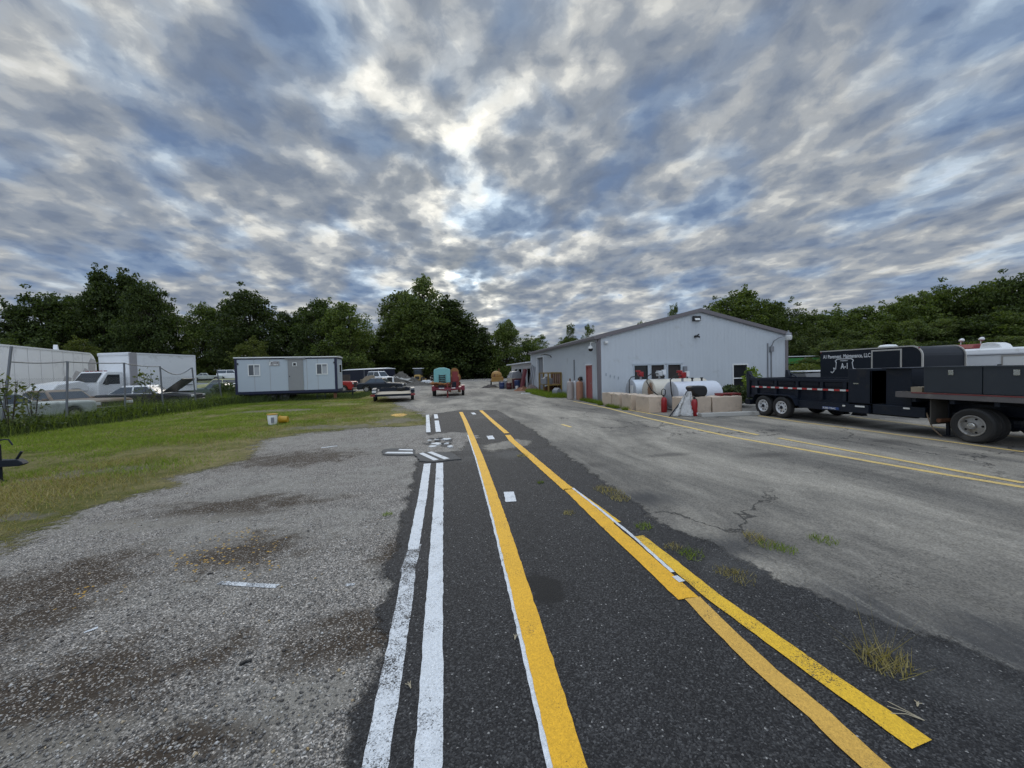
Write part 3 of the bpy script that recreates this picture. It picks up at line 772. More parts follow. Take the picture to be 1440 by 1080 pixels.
# sliding doorway
mb = MB().box(-.04, 11.7, .05, .0, 11.85, 3.05); mb.box(-.04, 13.95, .05, .0, 14.1, 3.05); mb.box(-.05, 11.85, 2.93, .0, 13.95, 3.05)
mb.build('doorway_frame', M_WHITEP, bld)
MB().box(.16, 12.75, .05, .22, 14.2, 2.9).build('sliding_door', M_GREYP, bld)
mb = MB().box(.30, 11.5, .06, 2.6, 11.6, 3.2); mb.box(.30, 14.3, .06, 2.6, 14.4, 3.2); mb.box(2.6, 11.5, .06, 2.7, 14.4, 3.2)
mb.build('inner_partition', M_DARKIN, bld)
# floodlight, cameras, lamps, pipes on the walls
fl = MB().box(5.52, -.13, 4.33, 5.98, -.0, 4.60).build('floodlight', M_BLACKP, bld, bevel=.02)
MB().box(5.60, -.16, 4.35, 5.90, -.131, 4.47, rot=(R(-25),0,0)).build('lens', M_LAMPW, fl)
sc_ = MB().box(5.63, -.08, 3.42, 5.72, 0, 3.52); sc_.tube([(5.66,-.05,3.50),(5.80,-.26,3.42)], .045, 8); sc_.tube([(5.72,-.03,3.48),(5.85,-.14,3.58)], .04, 8)
sc_.build('security_camera', M_BLACKP, bld, smooth=True)
MB().box(.32, -.16, 3.13, .5, 0, 3.27).build('security_camera', M_LAMPW, bld, bevel=.02)
dm = MB(); dm.tube([(0,.35,3.22),(-.32,.30,3.22),(-.32,.30,3.05)], .03, 8); dm.lathe([(.02,3.06),(.12,3.02),(.14,2.9)], 'z', (-.32,.30,0), 16)
dm = dm.build('dome_camera', M_LAMPW, bld, smooth=True)
MB().lathe([(1e-4,2.74),(.08,2.77),(.12,2.83),(.13,2.9)], 'z', (-.32,.30,0), 16).build('dome', M_DARKGL, dm, smooth=True)
MB().tube([(0,9.3,2.78),(-.1,9.35,2.95),(-.35,9.9,3.06),(-.5,10.5,3.05)], .035, 8).build('wall_lamp', M_BLACKP, bld, smooth=True)
MB().box(-.055, 3.86, 1.0, -.002, 3.98, 2.42).build('vent_pipe', M_GREYP, bld)
pp = MB(); pp.tube([(10.30,-.035,0),(10.30,-.035,3.05)], .03, 8); pp.tube([(10.53,-.035,0),(10.53,-.035,2.6)], .032, 8)
pp.build_each('conduit', M_GREYP, bld, smooth=True)
MB().box(10.42, -.12, 2.55, 10.64, -.01, 2.86).build('meter_box', M_GREYP, bld, bevel=.01)
yl = MB(); yl.tube([(10.53,-.05,2.86),(10.55,-.18,3.15),(10.75,-.33,3.33),(11.15,-.42,3.42)], .028, 8)
yl = yl.build('yard_lamp', M_GREYP, bld, smooth=True)
MB().lathe([(.13,3.18),(.17,3.24),(.18,3.42),(.14,3.45)], 'z', (11.25,-.45,0), 16).build('lamp_shade', M_LAMPW, yl, smooth=True)
MB().lathe([(.15,3.45),(.12,3.55),(.05,3.62),(.04,3.72),(1e-4,3.73)], 'z', (11.25,-.45,0), 16).build('lamp_cap', M_GREYP, yl, smooth=True)
mb = MB()
for i, (u, v) in enumerate(((852.2,526.7),(858.2,528.8),(863.9,530),(869.5,531.5))):
    p = atY(u, v, BY); x, z = p.x-BX, p.z
    mb.box(x-.035, -.022, z-.075, x+.035, -.016, z+.075)
M_FAINT = mat('faded_number', (.34,.385,.43), .6, var=.25, vscale=14)
mb.build_each('faded_number', M_FAINT, bld)
eb = MB().box(4.93, -.12, 1.52, 5.12, -.0, 1.83); eb.tube([(4.98,-.05,.2),(4.98,-.05,1.55)], .02, 6)
eb.build('switch_box', M_GREYP, bld)

# ------------------------------------------------------------------ lean-to beyond the workshop
an = thing('storage_shed', 'low white lean-to shed with dark open bays beyond the workshop', 'shed', (BX, BY+BD+.02, 0))
AL = 11.2
ah = [(.4, 2.2, .0, 2.05), (2.6, 4.5, 0, 2.05), (4.9, 6.9, 0, 2.05), (7.3, 9.4, 0, 2.05)]
mb = MB(); wall(mb, AL, lambda s: 2.55, ah, .12, axis='y'); mb.build('front_wall', M_WHITEP, an)
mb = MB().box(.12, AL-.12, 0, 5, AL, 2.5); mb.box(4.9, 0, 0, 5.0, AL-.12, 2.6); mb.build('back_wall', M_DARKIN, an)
MB().prism([(-.55, 2.56), (5.2, 2.85), (5.2, 2.97), (-.55, 2.68)], 'y', .0, AL+.7).build('roof', M_WHITEP, an)
MB().box(.13, AL+.02, 0, .35, AL+.5, 2.5).build('post', M_WOOD, an)
for k in range(4): MB().box(.125, ah[k][0]+.05, .05, .16, ah[k][0]+.55, 2.0).build('door', M_GALV, an)

# ------------------------------------------------------------------ tall wood crate frame, cylinders by the wall
cg = thing('cage_rack', 'ochre timber crate frame standing in the grass by the side wall', 'rack', (7.05, 26.2, 0))
mb = MB(); W_, D_, H_ = .95, 2.6, 1.62
for x in (0, W_):
    for y in (0, D_/2, D_):
        mb.box(x-.05, y-.05, 0, x+.05, y+.05, H_)
mb.build_each('post', M_YELM, cg)
mb = MB()
for z in (.72, H_-.06):
    mb.box(.05, -.04, z, W_-.05, .04, z+.08); mb.box(.05, D_-.04, z, W_-.05, D_+.04, z+.08)
    for x in (0, W_):
        mb.box(x-.04, .05, z+.01, x+.04, D_/2-.05, z+.09); mb.box(x-.04, D_/2+.05, z+.01, x+.04, D_-.05, z+.09)
mb.build_each('rail', M_YELM, cg)
mb = MB().box(.06, .06, .74, W_-.06, D_-.06, .80); mb.box(.06,.06,.10,W_-.06,D_-.06,.16)
for k in range(5): mb.box(W_-.02, .2+k*.5, .1, W_+.03, .45+k*.5, H_)
mb.build_each('shelf', M_RUST, cg)
tag(MB().box(-.3,-.35,0,.3,.3,.42, rot=(0,0,.3)).prism([(-.25,.42),(.2,.42),(.1,.62),(-.15,.55)],'y',-.2,.2).build('scrap_box', M_GREYP, None, loc=(7.15,27.0,.80), bevel=.02), 'grey scrap machine housing inside the ochre timber rack', 'machine part')
tag(MB().box(-.3,-.4,0,.35,.35,.40).prism([(-.3,.4),(.3,.4),(.15,.55)],'y',-.3,.2).build('scrap_box', M_RUST, None, loc=(7.5,27.9,.16), bevel=.02), 'rusty scrap box on the lower shelf of the ochre timber rack', 'machine part')
tag(MB().prism([(-.3,0),(.35,0),(.2,.5),(.0,.62),(-.2,.45)],'y',-.25,.25).build('scrap_slab', M_GREYP, None, loc=(7.3,25.0,0), rotz=.4, bevel=.03), 'grey slab leaning in the grass between rack and gas cylinders', 'slab')
def gas_cyl(name, loc, m, label):
    t = thing(name, label, 'gas cylinder', loc, 0, 'gas cylinders by the side wall')
    MB().lathe([(.17,0),(.20,.03),(.205,.5),(.205,.95),(.18,1.05),(.10,1.10)], 'z', (0,0,0), 20).build('tank', m, t, smooth=True)
    c = MB().tube([(0,0,1.09),(0,0,1.2)], .045, 10); c.ball((0,0,1.22), .05)
    c.build('valve', M_RUST, t, smooth=True)
M_CYLW = mat('cylinder_pale', (.40,.36,.34), .6, var=.2, dirt=.5, dirtcol=(.22,.11,.06), dscale=3)
M_CYLR = mat('cylinder_rusty', (.38,.19,.12), .65, var=.3, dirt=.5, dirtcol=(.2,.07,.04), dscale=3)
gas_cyl('gas_cylinder', (7.35, 22.3, 0), M_CYLW, 'pale scuffed gas cylinder beside the white bollard, on its rack side')
gas_cyl('gas_cylinder', (7.75, 21.75, 0), M_CYLR, 'rusty red-brown gas cylinder between the white bollard and the red door')
tag(MB().tube([(0,0,0),(0,0,1.08)], .10, 14).lathe([(.11,1.08),(.09,1.12),(1e-4,1.13)],'z',(0,0,0),14).build('bollard', M_WHITEP, None, loc=(7.68,22.35,0), smooth=True), 'white bollard standing between the two gas cylinders', 'bollard')
vt = thing('filler_pipe', 'dark capped filler pipe standing above the rusty gas cylinder', 'pipe', (7.93, 22.1, 0))
MB().tube([(0,0,0),(0,0,1.15)], .05, 10).build('riser', M_GREYP, vt, smooth=True); MB().lathe([(.16,1.15),(.16,1.28),(.08,1.36),(1e-4,1.37)], 'z', (0,0,0), 14).build('cap', M_BLACKP, vt, smooth=True)

# ------------------------------------------------------------------ concrete blocks
def block(loc, size, rz, label, seed):
    random.seed(seed)
    x, y, z = size; b = MB(); b.box(-x/2,-y/2,0,x/2,y/2,z)
    me = b.mesh('concrete_block'); bm = bmesh.new(); bm.from_mesh(me)
    bmesh.ops.subdivide_edges(bm, edges=bm.edges, cuts=5, use_grid_fill=True)
    for vtx in bm.verts:
        if vtx.co.z > .02:
            vtx.co += Vector((random.uniform(-1,1), random.uniform(-1,1), random.uniform(-1,1)))*.004
            if vtx.co.z > z-.03: vtx.co.z += random.choice((0,0,.01,.045))*random.random()
    bm.to_mesh(me); bm.free(); me.materials.append(M_CONC)
    o = bpy.data.objects.new('concrete_block', me); COL.objects.link(o); o.location = loc; o.rotation_euler = (0,0,rz)
    md = o.modifiers.new('bevel','BEVEL'); md.width=.015; md.segments=2; md.limit_method='ANGLE'
    return tag(o, label, 'concrete block', 'concrete blocks round the fuel tanks')
block((7.92,17.5,0), (.72,.92,.62), .03, 'concrete block at the foot of the building corner, first of the row', 1)
block((7.98,16.62,0), (.72,.74,.62), -.03, 'second concrete block from the building corner, with weeds at its foot', 2)
block((8.02,15.62,0), (.70,.84,.64), .02, 'third concrete block from the building corner, with chipped face', 3)
block((8.10,14.44,0), (.66,.98,.64), .05, 'concrete block at the outer corner of the row beside the hose-looped red extinguisher', 4)
block((9.15,13.25,0), (1.22,.62,.64), .02, 'long concrete block carrying the black plastic drum', 5)
block((10.45,13.25,0), (1.22,.62,.62), -.03, 'long concrete block beside the dump trailer tailgate', 6)
block((8.68,15.1,0), (.46,.9,.60), .0, 'concrete block standing behind the near corner block', 7)
random.seed(11)
tag(MB().prism([(-.14,0),(.14,0),(.11,.13),(-.11,.13)], 'x', -1.15, 1.15).build('parking_curb', M_CONCG, None, loc=(9.9,12.12,.006), rotz=-.07, bevel=.015), 'pale concrete parking curb lying in front of the long blocks', 'parking curb')
pl = MB()
for k in range(5): pl.box(-.42, -.2+k*.09, .07, .42, -.14+k*.09, .09)
for x in (-.4, 0, .36): pl.box(x-.02, -.2, 0, x+.04, .2, .068)
tag(pl.build('pallet', M_REDD, None, loc=(10.75,13.3,.635)), 'dull red pallet lying on the long concrete block by the dump trailer', 'pallet')

# ------------------------------------------------------------------ fuel tanks
def tank(loc, r, L, mbody, mend, label, pump, hosepts, rz=0):
    t = thing('fuel_tank', label, 'fuel tank', loc, rz, 'fuel tanks in the block bund')
    MB().lathe([(r*.999,0.03),(r,.06),(r,L-.03),(r*.985,L)], 'x', (0,0,r+.06), 40).build('tank_body', mbody, t, smooth=True)
    MB().lathe([(1e-4,-.035),(r*.5,-.03),(r*.9,-.005),(r*.985,.03)], 'x', (0,0,r+.06), 40).build('tank_end', mend, t, smooth=True)
    MB().lathe([(r+.012,.02),(r+.012,.07),(r,.07)], 'x', (0,0,r+.06), 40).build('rim', mbody, t, smooth=True)
    b = MB()
    for x in (.35, L-.35): b.box(x-.06,-r*.7,0,x+.06,r*.7,.18)
    b.build_each('cradle', M_BLACKM, t)
    c = MB()
    for x in (L*.72, L*.5): c.tube([(x,0,2*r+.05),(x,0,2*r+.16)], .035, 8); c.tube([(x,0,2*r+.16),(x,0,2*r+.21)], .06, 8)
    c.build_each('filler_cap', M_BLACKP, t, smooth=True)
    px = .55; zt = 2*r+.06
    MB().tube([(px,0,zt-.03),(px,0,zt+.16)], .045, 10).build('riser', M_GALV, t, smooth=True)
    p = MB(); p.box(px-.11,-.09,zt+.14,px+.12,.09,zt+.38); p.tube([(px-.02,-.14,zt+.27),(px-.02,.14,zt+.27)], .10, 14)
    if pump is M_RED: p.box(px-.24,-.06,zt+.36,px-.02,.06,zt+.46)
    p.build('pump', pump, t, bevel=.015)
    if pump is not M_RED or L < 2.2: MB().box(px+.15,-.07,zt+.2,px+.29,.07,zt+.42).build('meter', M_WHITEP, t, bevel=.01)
    MB().tube(hosepts, .022, 8).build('hose', M_RUBBER, t, smooth=True)
    return t
r1 = .56
tank((9.10,14.55,0), r1, 2.0, M_TANKW, M_TANKG, 'white fuel tank with long clean side, lying behind the black plastic tub', M_RED,
     [(.45,-.1,1.42),(.1,-.15,1.4),(-.05,-.15,1.3),(-.12,-.2,1.3),(-.10,-.22,.8),(-.02,-.25,.3),(.05,-.35,.1)])
tank((8.98,16.1,0), .60, 2.7, M_TANKC, M_TANKR, 'cream fuel tank with rust-streaked end, middle of the three', mat('pump_grey',(.5,.52,.54),.4),
     [(.45,-.1,1.5),(.1,-.15,1.52),(-.12,-.15,1.4),(-.2,-.25,1.15),(-.1,-.45,.8),(.1,-.7,.55)])
tk3 = tank((8.95,17.75,0), .58, 2.5, mat('tank_blue_white',(.60,.65,.70),.45,var=.08), M_TANKG, 'blue-white fuel tank with pale notice on its end, lying against the wall windows', M_RED,
     [(.45,-.1,1.4),(0,-.1,1.35),(-.12,-.12,1.2),(-.12,-.12,.6),(-.05,-.15,.3)])
MB().box(-.045,-.38,.55,-.037,-.05,.95).build('notice', M_WHITEV, tk3)
tag(MB().box(-.16,-.14,0,.16,.14,.22).tube([(-.1,0,.22),(-.05,0,.28),(.1,0,.22)],.02,6).build('fuel_can', M_RED, None, loc=(8.4,16.15,.0), bevel=.03), 'small red fuel can beside the second concrete block', 'fuel can')
for (loc, lab, tall) in (((8.45,13.98,.006), 'tall red extinguisher with black hose loop beside the near corner block', 1), ((8.75,12.5,.006), 'red extinguisher with white label in front of the long block', 0)):
    t = thing('fire_extinguisher', lab, 'extinguisher', loc, .3, 'fire extinguishers by the fuel tanks')
    r = .125 if tall else .105
    MB().lathe([(r*.9,0),(r,.02),(r,.48),(r*.8,.56),(.05,.60)], 'z', (0,0,0), 20).build('cylinder', M_RED, t, smooth=True)
    v = MB().tube([(0,0,.59),(0,0,.66)], .03, 8); v.bar((-.06,0,.66),(.10,0,.69),.03)
    v.build('valve', M_BLACKP, t)
    if tall: h = [(0,0,.64),(-.12,.0,.72),(-.10,0,.88),(0,0,.93),(.10,0,.88),(.11,0,.75),(.06,0,.66)]
    else: h = [(.03,0,.64),(.14,0,.58),(.16,0,.42),(.14,0,.22)]
    MB().tube(h, .016, 8).build('hose', M_BLACKP, t, smooth=True)
    if not tall: MB().box(-.01,-r-.004,.05,.09,-r+.03,.13).build('label', M_WHITEV, t)
# wrapped panel leaning
wr = MB(); 
for k in range(9):
    a = k/8; wr.v += []
M_WRAP = bpy.data.materials.new('plastic_wrap'); M_WRAP.use_nodes = True
_g = NG(M_WRAP.node_tree); _b = M_WRAP.node_tree.nodes['Principled BSDF']; _oc = _g.n('ShaderNodeTexCoord').outputs['Object']
_n = _g.noise(_oc, 6, 5, .7); _g.L.new(_g.mix(_n, (.30,.29,.27), (.60,.60,.59)), _b.inputs['Base Color']); _b.inputs['Roughness'].default_value = .25
_bn = _g.n('ShaderNodeBump', None, Strength=.8, Distance=.05, Height=_g.noise(_oc, 9, 5, .65, 1.2)); _g.L.new(_bn.outputs[0], _b.inputs['Normal'])
wp = thing('wrapped_post', 'pole wrapped in clear plastic sheeting leaning against the long concrete block', 'wrapped pole', (0,0,0))
top = Vector((8.83,12.93,.86)); b0 = Vector((7.92,12.62,.02)); b1 = Vector((8.55,12.30,.02))
nx = 12; ny = 10; vs = []
for j in range(ny+1):
    for i in range(nx+1):
        s_ = i/nx; t_ = j/ny
        base = b0.lerp(b1, s_); tp = top + Vector((.10*(s_-.5)*2, -.05*(s_-.5), 0))
        p = base.lerp(tp, t_); p += Vector((0,-1,0))*(.10*math.sin(s_*9+t_*2)*(1-t_)+.03*random.uniform(-1,1))
        vs.append(p)
fs = [(j*(nx+1)+i, j*(nx+1)+i+1, (j+1)*(nx+1)+i+1, (j+1)*(nx+1)+i) for j in range(ny) for i in range(nx)]
o_ = MB().raw(vs, fs).build('plastic_sheet', M_WRAP, wp, smooth=True); o_.modifiers.new('thick','SOLIDIFY').thickness = .01
MB().tube([(7.85,12.62,.02),(8.35,12.78,.45),(8.82,12.98,.90)], .025, 8).build('pole', M_BLACKM, wp, smooth=True)
# black drum on the block
dr = MB().prism([(-.36,.32),(-.30,.40),(.20,.40),(.30,.36),(.34,.2),(.30,.05),(.22,0),(-.05,0),(-.22,.12)], 'y', -.2, .2)
drm = dr.build('plastic_drum', M_BLACKP, None, loc=(9.3,13.15,.66), bevel=.05); tag(drm, 'glossy black plastic tub tipped on the long concrete block', 'plastic tub')
# ------------------------------------------------------------------ wheels
def wheel(parent, c, r, w, rim, side=-1, axis='x', hub=.45, holes=6, n=32, name='wheel', steer=0):
    """wheel centred at c, axle along axis; side = direction of the outer face"""
    t = bpy.data.objects.new(name, None); t.empty_display_size = .1; COL.objects.link(t); t.parent = parent; t.location = c
    if axis == 'y': t.rotation_euler = (0, 0, math.pi/2)
    if steer: t.rotation_euler = (0, 0, t.rotation_euler.z+steer)
    ri = r*.60; h = w/2
    MB().lathe([(ri,-h*.8),(ri+.02,-h*.96),(r*.90,-h),(r*.985,-h*.78),(r,-h*.4),(r,h*.4),(r*.985,h*.78),(r*.90,h),(ri+.02,h*.96),(ri,h*.8),(ri,-h*.8)], 'x', (0,0,0), n, caps=False).build('tyre', M_RUBBER, t, smooth=True)
    s = side
    b = MB().lathe([(ri,-s*h*.78),(ri+.001,s*h*.95),(ri*.93,s*h*.97),(ri*.86,s*h*.80),(ri*.80,s*h*.42),(ri*.5,s*h*.50),(ri*.30,s*h*.62),(ri*.30,s*h*.80),(1e-4,s*h*.84)], 'x', (0,0,0), n, caps=False)
    b.build('rim', rim, t, smooth=True)
    if rim is M_RIMW and n > 20: MB().lathe([(ri*.27,s*h*.78),(ri*.26,s*h*1.0),(1e-4,s*h*1.02)], 'x', (0,0,0), 14, caps=False).build('hub', M_BLACKM, t, smooth=True)
    k = MB()
    for i in range(holes):
        a = 2*math.pi*(i+.5)/holes; y, z = math.cos(a)*ri*.66, math.sin(a)*ri*.66
        k.lathe([(ri*.10, s*h*.40),(ri*.10, s*h*.53),(1e-4,s*h*.535)], 'x', (0,y,z), 8)
    k.build('rim_hole', M_DARKIN, t)
    return t

# ------------------------------------------------------------------ dump trailer (parallel to the road, tailgate away from the camera)
dt = thing('dump_trailer', 'black tandem-axle dump trailer with red and white reflective tape', 'trailer', (10.95, 12.6, .006))
X0, X1 = .22, 1.98     # bed sides
bed = MB()
bed.box(X0, -3.55, .62, X0+.05, .0, 1.28); bed.box(X1-.05, -3.55, .62, X1, .0, 1.28)
bed.box(X0+.05, -3.55, .58, X1-.05, 0, .66)
bed.box(X0+.05, -3.55, .66, X1-.05, -3.50, 1.30)
bed.box(X0-.06, -3.55, 1.22, X0-.002, 0, 1.30); bed.box(X1+.002, -3.55, 1.22, X1+.06, 0, 1.30)
bed.box(X0-.045, -3.55, .60, X0-.002, 0, .68)
for y in (-.30, -1.12, -1.94, -2.76, -3.45):
    bed.prism([(X0-.075,.68),(X0-.002,.68),(X0-.002,1.22),(X0-.055,1.22)], 'y', y-.05, y+.05)
    bed.box(X1+.002, y-.04, .66, X1+.06, y+.04, 1.22)
bed.build('bed', M_BLACKM, dt)
sb = MB()
for y in (-.30, -1.12, -1.94, -2.76):
    for dy in (.06,): sb.prism([(X0-.03,1.08),(X0-.001,1.08),(X0-.001,1.20),(X0-.055,1.20)], 'y', y-.72, y-.10)
sb.build_each('side_shelf', M_BLACKM, dt)
tg = MB().box(X0-.02, .01, .56, X1+.02, .06, 1.30)
for x in (X0-.02, X1-.10): tg.prism([(.0,.56),(.20,.56),(.22,1.30),(.20,1.56),(.12,1.56),(.0,1.30)], 'x', x, x+.12)
tg.build('tailgate', M_BLACKM, dt)
MB().bar((X0,.18,1.5),(X0,-.25,1.26),.05,.03).bar((X1,.18,1.5),(X1,-.25,1.26),.05,.03).build_each('tailgate_brace', M_BLACKM, dt)
M_TAPEW = mat('tape_white',(.75,.75,.72),.4,var=.05); M_TAPER = mat('tape_red',(.42,.03,.03),.4,var=.05)
tw, tr = MB(), MB(); y = -.10; i = 0
while y > -3.5:
    (tw if i % 2 else tr).box(X0-.083, y-.165, .965, X0-.077, y-.005, 1.015); y -= .17; i += 1
# backing strip for the tape
MB().box(X0-.076, -3.5, .945, X0-.058, -.08, 1.035).build('tape_rail', M_BLACKM, dt)
tw.build('reflective_tape', M_TAPEW, dt); tr.build('reflective_tape', M_TAPER, dt)
fr = MB()
for x in (.42, 1.72): fr.box(x-.05, -5.0, .36, x+.05, .0, .56)
fr.box(.06, -4.15, .40, .20, -2.10, .50); fr.box(.06,-4.15,.50,.16,-2.10,.62); fr.box(.20, -3.6, .44, .37, -3.5, .52); fr.box(.20,-2.3,.44,.37,-2.2,.52)
fr.box(.47,-.2,.40,1.67,-.1,.52); fr.box(.47,-3.9,.40,1.67,-3.8,.52); fr.box(.06,-.1,.33,.40,.12,.52)
fr.bar((.42,-4.9,.47),(1.08,-6.3,.50),.10,.16); fr.bar((1.72,-4.9,.47),(1.08,-6.3,.50),.10,.16)
fr.build('frame', M_BLACKM, dt)
fd = MB(); ya, yb = -.32, -2.10
prof = [(ya,.50),(ya-.12,.72),(ya-.20,.76),(yb+.28,.76),(yb+.14,.70),(yb,.48)]
inner = [(a, z-.028) for a, z in prof]
for i in range(len(prof)-1):
    fd.prism([prof[i],prof[i+1],inner[i+1],inner[i]], 'x', -.06, .20)
fd.build('fender', M_BLACKM, dt)
for y in (-.83, -1.57):
    wheel(dt, (.03, y, .352), .352, .19, M_RIMW, -1, holes=8); wheel(dt, (2.15, y, .352), .352, .19, M_RIMW, 1, holes=8)
    MB().tube([(.13,y,.352),(2.05,y,.352)], .05, 8).build('axle', M_BLACKM, dt)
MB().box(2.0, ya-1.78, .73, 2.27, ya, .76).build('fender', M_BLACKM, dt)
hd = MB(); hd.box(.12,-4.18,.66,.80,-3.58,1.60); hd.box(.12,-4.18,.665,2.0,-4.13,1.55)
hd.build('tool_box', M_BLACKM, dt, bevel=.01)
MB().box(.113,-3.86,1.18,.119,-3.72,1.21).build('handle', M_CHROME, dt)
pb = MB().box(.25,-4.98,.62,1.60,-4.42,1.59); pb.box(.16,-5.0,1.58,1.66,-4.38,1.615)
pb.build('pump_box', M_BLACKM, dt, bevel=.012)
MB().box(.10,-5.35,.42,.40,-4.22,.66).build('battery_tray', M_BLACKM, dt, bevel=.01)
sg = MB()
sg.box(.045,-3.55,.545,.058,-3.48,.585); sg.box(.045,-4.06,.56,.058,-3.82,.60); sg.box(.085,-5.05,.60,.098,-4.92,.64)
sg.build_each('side_marker', M_TAPEW, dt)
MB().box(.038,-3.38,.43,.058,-2.90,.50).build('name_plate', mat('plate_blue',(.03,.07,.22),.4,var=.1), dt)

def text_mesh(txt, size, name, mat_, parent, loc, rot, sx=1.0, bold=.0, align='LEFT'):
    cu = bpy.data.curves.new(name, 'FONT'); cu.body = txt; cu.size = size; cu.offset = bold; cu.align_x = align; cu.extrude = .002
    cu.resolution_u = 3
    o = bpy.data.objects.new(name+'_tmp', cu); COL.objects.link(o)
    dg = bpy.context.evaluated_depsgraph_get(); me = bpy.data.meshes.new_from_object(o.evaluated_get(dg))
    bpy.data.objects.remove(o); bpy.data.curves.remove(cu)
    for v in me.vertices: v.co.x *= sx
    me.name = name; me.materials.clear(); me.materials.append(mat_)
    o = bpy.data.objects.new(name, me); COL.objects.link(o); o.parent = parent; o.location = loc; o.rotation_euler = rot
    return o
M_LETTER = mat('white_lettering', (.72,.74,.76), .5, var=.04)
text_mesh('SURE-TRAC', .075, 'lettering', M_LETTER, dt, (.034,-2.915,.440), (R(90),0,R(-90)), 1.0, .001)
MB().tube([(.2,-5.3,.6),(.08,-5.42,.45),(.10,-5.5,.2),(.2,-5.6,.03)], .014, 6).build('wiring', mat('wire_tan',(.25,.18,.12),.6), dt, smooth=True)
jk = MB().tube([(.55,-5.5,.02),(.55,-5.5,.75)], .04, 8); jk.box(.47,-5.58,0,.63,-5.42,.02); jk.build('jack', M_BLACKM, dt)
cp = MB().bar((1.08,-6.2,.50),(1.08,-6.5,.50),.09,.09); cp.build('coupler', M_BLACKM, dt)
for y in (-2.6,-3.1):
    MB().prism([(y-.06,.36),(y+.06,.36),(y+.16,.20),(y-.16,.20)], 'x', 1.0, 1.2).build('underbody_bracket', M_BLACKM, dt)

# ------------------------------------------------------------------ flatbed truck towing it
tk = thing('flatbed_truck', 'dark flatbed truck with long grey side tool boxes and dual rear wheels', 'truck', (10.9, 7.7, .006))
fb = MB().box(0,-4.3,.93,2.3,-.0,1.02)
fb.build('deck', M_WOOD, tk)
fe = MB().box(-.03,-4.3,.90,-.002,.0,1.035); fe.box(-.03,.002,.90,2.33,.03,1.035); fe.box(2.302,-4.3,.90,2.33,0,1.035)
fe.build('deck_edge', mat('deck_edge_steel',(.13,.12,.12),.55,var=.25,dirt=.4,dirtcol=(.22,.2,.18)), tk)
es = MB().box(-.036,-4.2,1.012,-.031,-.3,1.032).build('edge_stripe', M_REDD, tk)
M_BOXG = mat('tool_box_grey', (.030,.038,.048), .45, var=.15, vscale=2, dirt=.25, dirtcol=(.045,.05,.055), dscale=4)
for k, (a, b) in enumerate(((-1.485,-.50),(-2.47,-1.50),(-3.46,-2.485))):
    bx = MB().box(.03,a,1.04,.60,b,1.615).build('tool_box', M_BOXG, tk, bevel=.008)
    MB().box(.015,a-.004,1.60,.62,b+.004,1.632).build('lid', M_BOXG, bx)
    MB().box(.012,(a+b)/2-.045,1.44,.028,(a+b)/2+.045,1.55).build('latch', M_CHROME, bx)
MB().box(1.7,-3.46,1.04,2.27,-.5,1.615).build('tool_box', M_BOXG, tk, bevel=.008)
MB().box(.1,-.42,1.03,1.1,-.2,1.15).build('timber', M_WOOD, tk)
MB().tube([(.08,.02,.965),(.08,.045,.965)], .055, 14).tube([(2.2,.02,.965),(2.2,.045,.965)], .055, 14).build_each('tail_light', M_REDD, tk)
MB().box(.16,.031,.93,.5,.036,1.0).build('rear_plate', M_TAPEW, tk)
fl_ = MB().box(.06,-.62,.30,.55,-.60,.90).box(1.75,-.62,.30,2.24,-.60,.90)
fl_.build_each('mud_flap', mat('mud_flap_dusty',(.075,.07,.062),.9,var=.2), tk)
MB().tube([(.5,-.75,.40),(.12,-.72,.40)], .045, 12).build('exhaust_pipe', M_RUST, tk, smooth=True)
ch = MB()
for x in (.75,1.55): ch.box(x-.06,-6.6,.55,x+.06,-.1,.78)
for y in (-.2,-1.3,-2.6,-3.9): ch.box(.81,y-.05,.58,1.49,y+.05,.72)
for y in (-.3,-1.0,-1.7,-2.4,-3.1,-3.8): ch.box(.05,y-.04,.80,2.25,y+.04,.925)
ch.tube([(.3,-1.35,.365),(2.0,-1.35,.365)], .07, 10); ch.ball((1.15,-1.35,.37), .19)
ch.box(.9,-.05,.42,1.4,.06,.60); ch.bar((1.1,.05,.5),(1.1,.35,.5),.06)
ch.build('chassis', M_BLACKM, tk)
M_RIMT = mat('truck_rim', (.36,.35,.33), .45, .5, var=.15, dirt=.5, dirtcol=(.10,.08,.06), dscale=8)
for x, s in ((.10,-1),(.335,1),(1.965,-1),(2.20,1)):
    wheel(tk, (x,-1.35,.368), .368, .21, M_RIMT, s, holes=5)
for x, s in ((.10,-1),(2.20,1)):
    MB().lathe([(.075,s*.05),(.075,s*.115),(.06,s*.135),(1e-4,s*.14)],'x',(x,-1.35,.368),18,caps=False).build('hub', M_CHROME, tk, smooth=True)
for x, s in ((.14,-1),(2.16,1)): wheel(tk, (x,-5.35,.368), .368, .21, M_RIMG, s, holes=5)
M_TRUCKP = mat('truck_dark_blue',(.02,.028,.05),.3,var=.08,coat=.4)
cabp = [(-4.5,.55),(-4.5,1.95),(-4.62,2.02),(-5.55,2.0),(-5.95,1.42),(-6.9,1.30),(-6.98,.55)]
cb = MB().prism(cabp, 'x', .12, 2.18).build('cab', M_TRUCKP, tk, bevel=.05)
MB().prism([(-4.75,1.42),(-4.75,1.86),(-5.48,1.86),(-5.75,1.45)], 'x', .105, .118).prism([(-4.75,1.42),(-4.75,1.86),(-5.48,1.86),(-5.75,1.45)], 'x', 2.182, 2.195).build('window', M_DARKGL, cb)
MB().box(.3,-4.49,1.4,2.0,-4.475,1.85).build('rear_window', M_DARKGL, cb)
MB().box(.1,-7.1,.5,2.2,-6.985,.72).build('bumper', M_CHROME, tk)

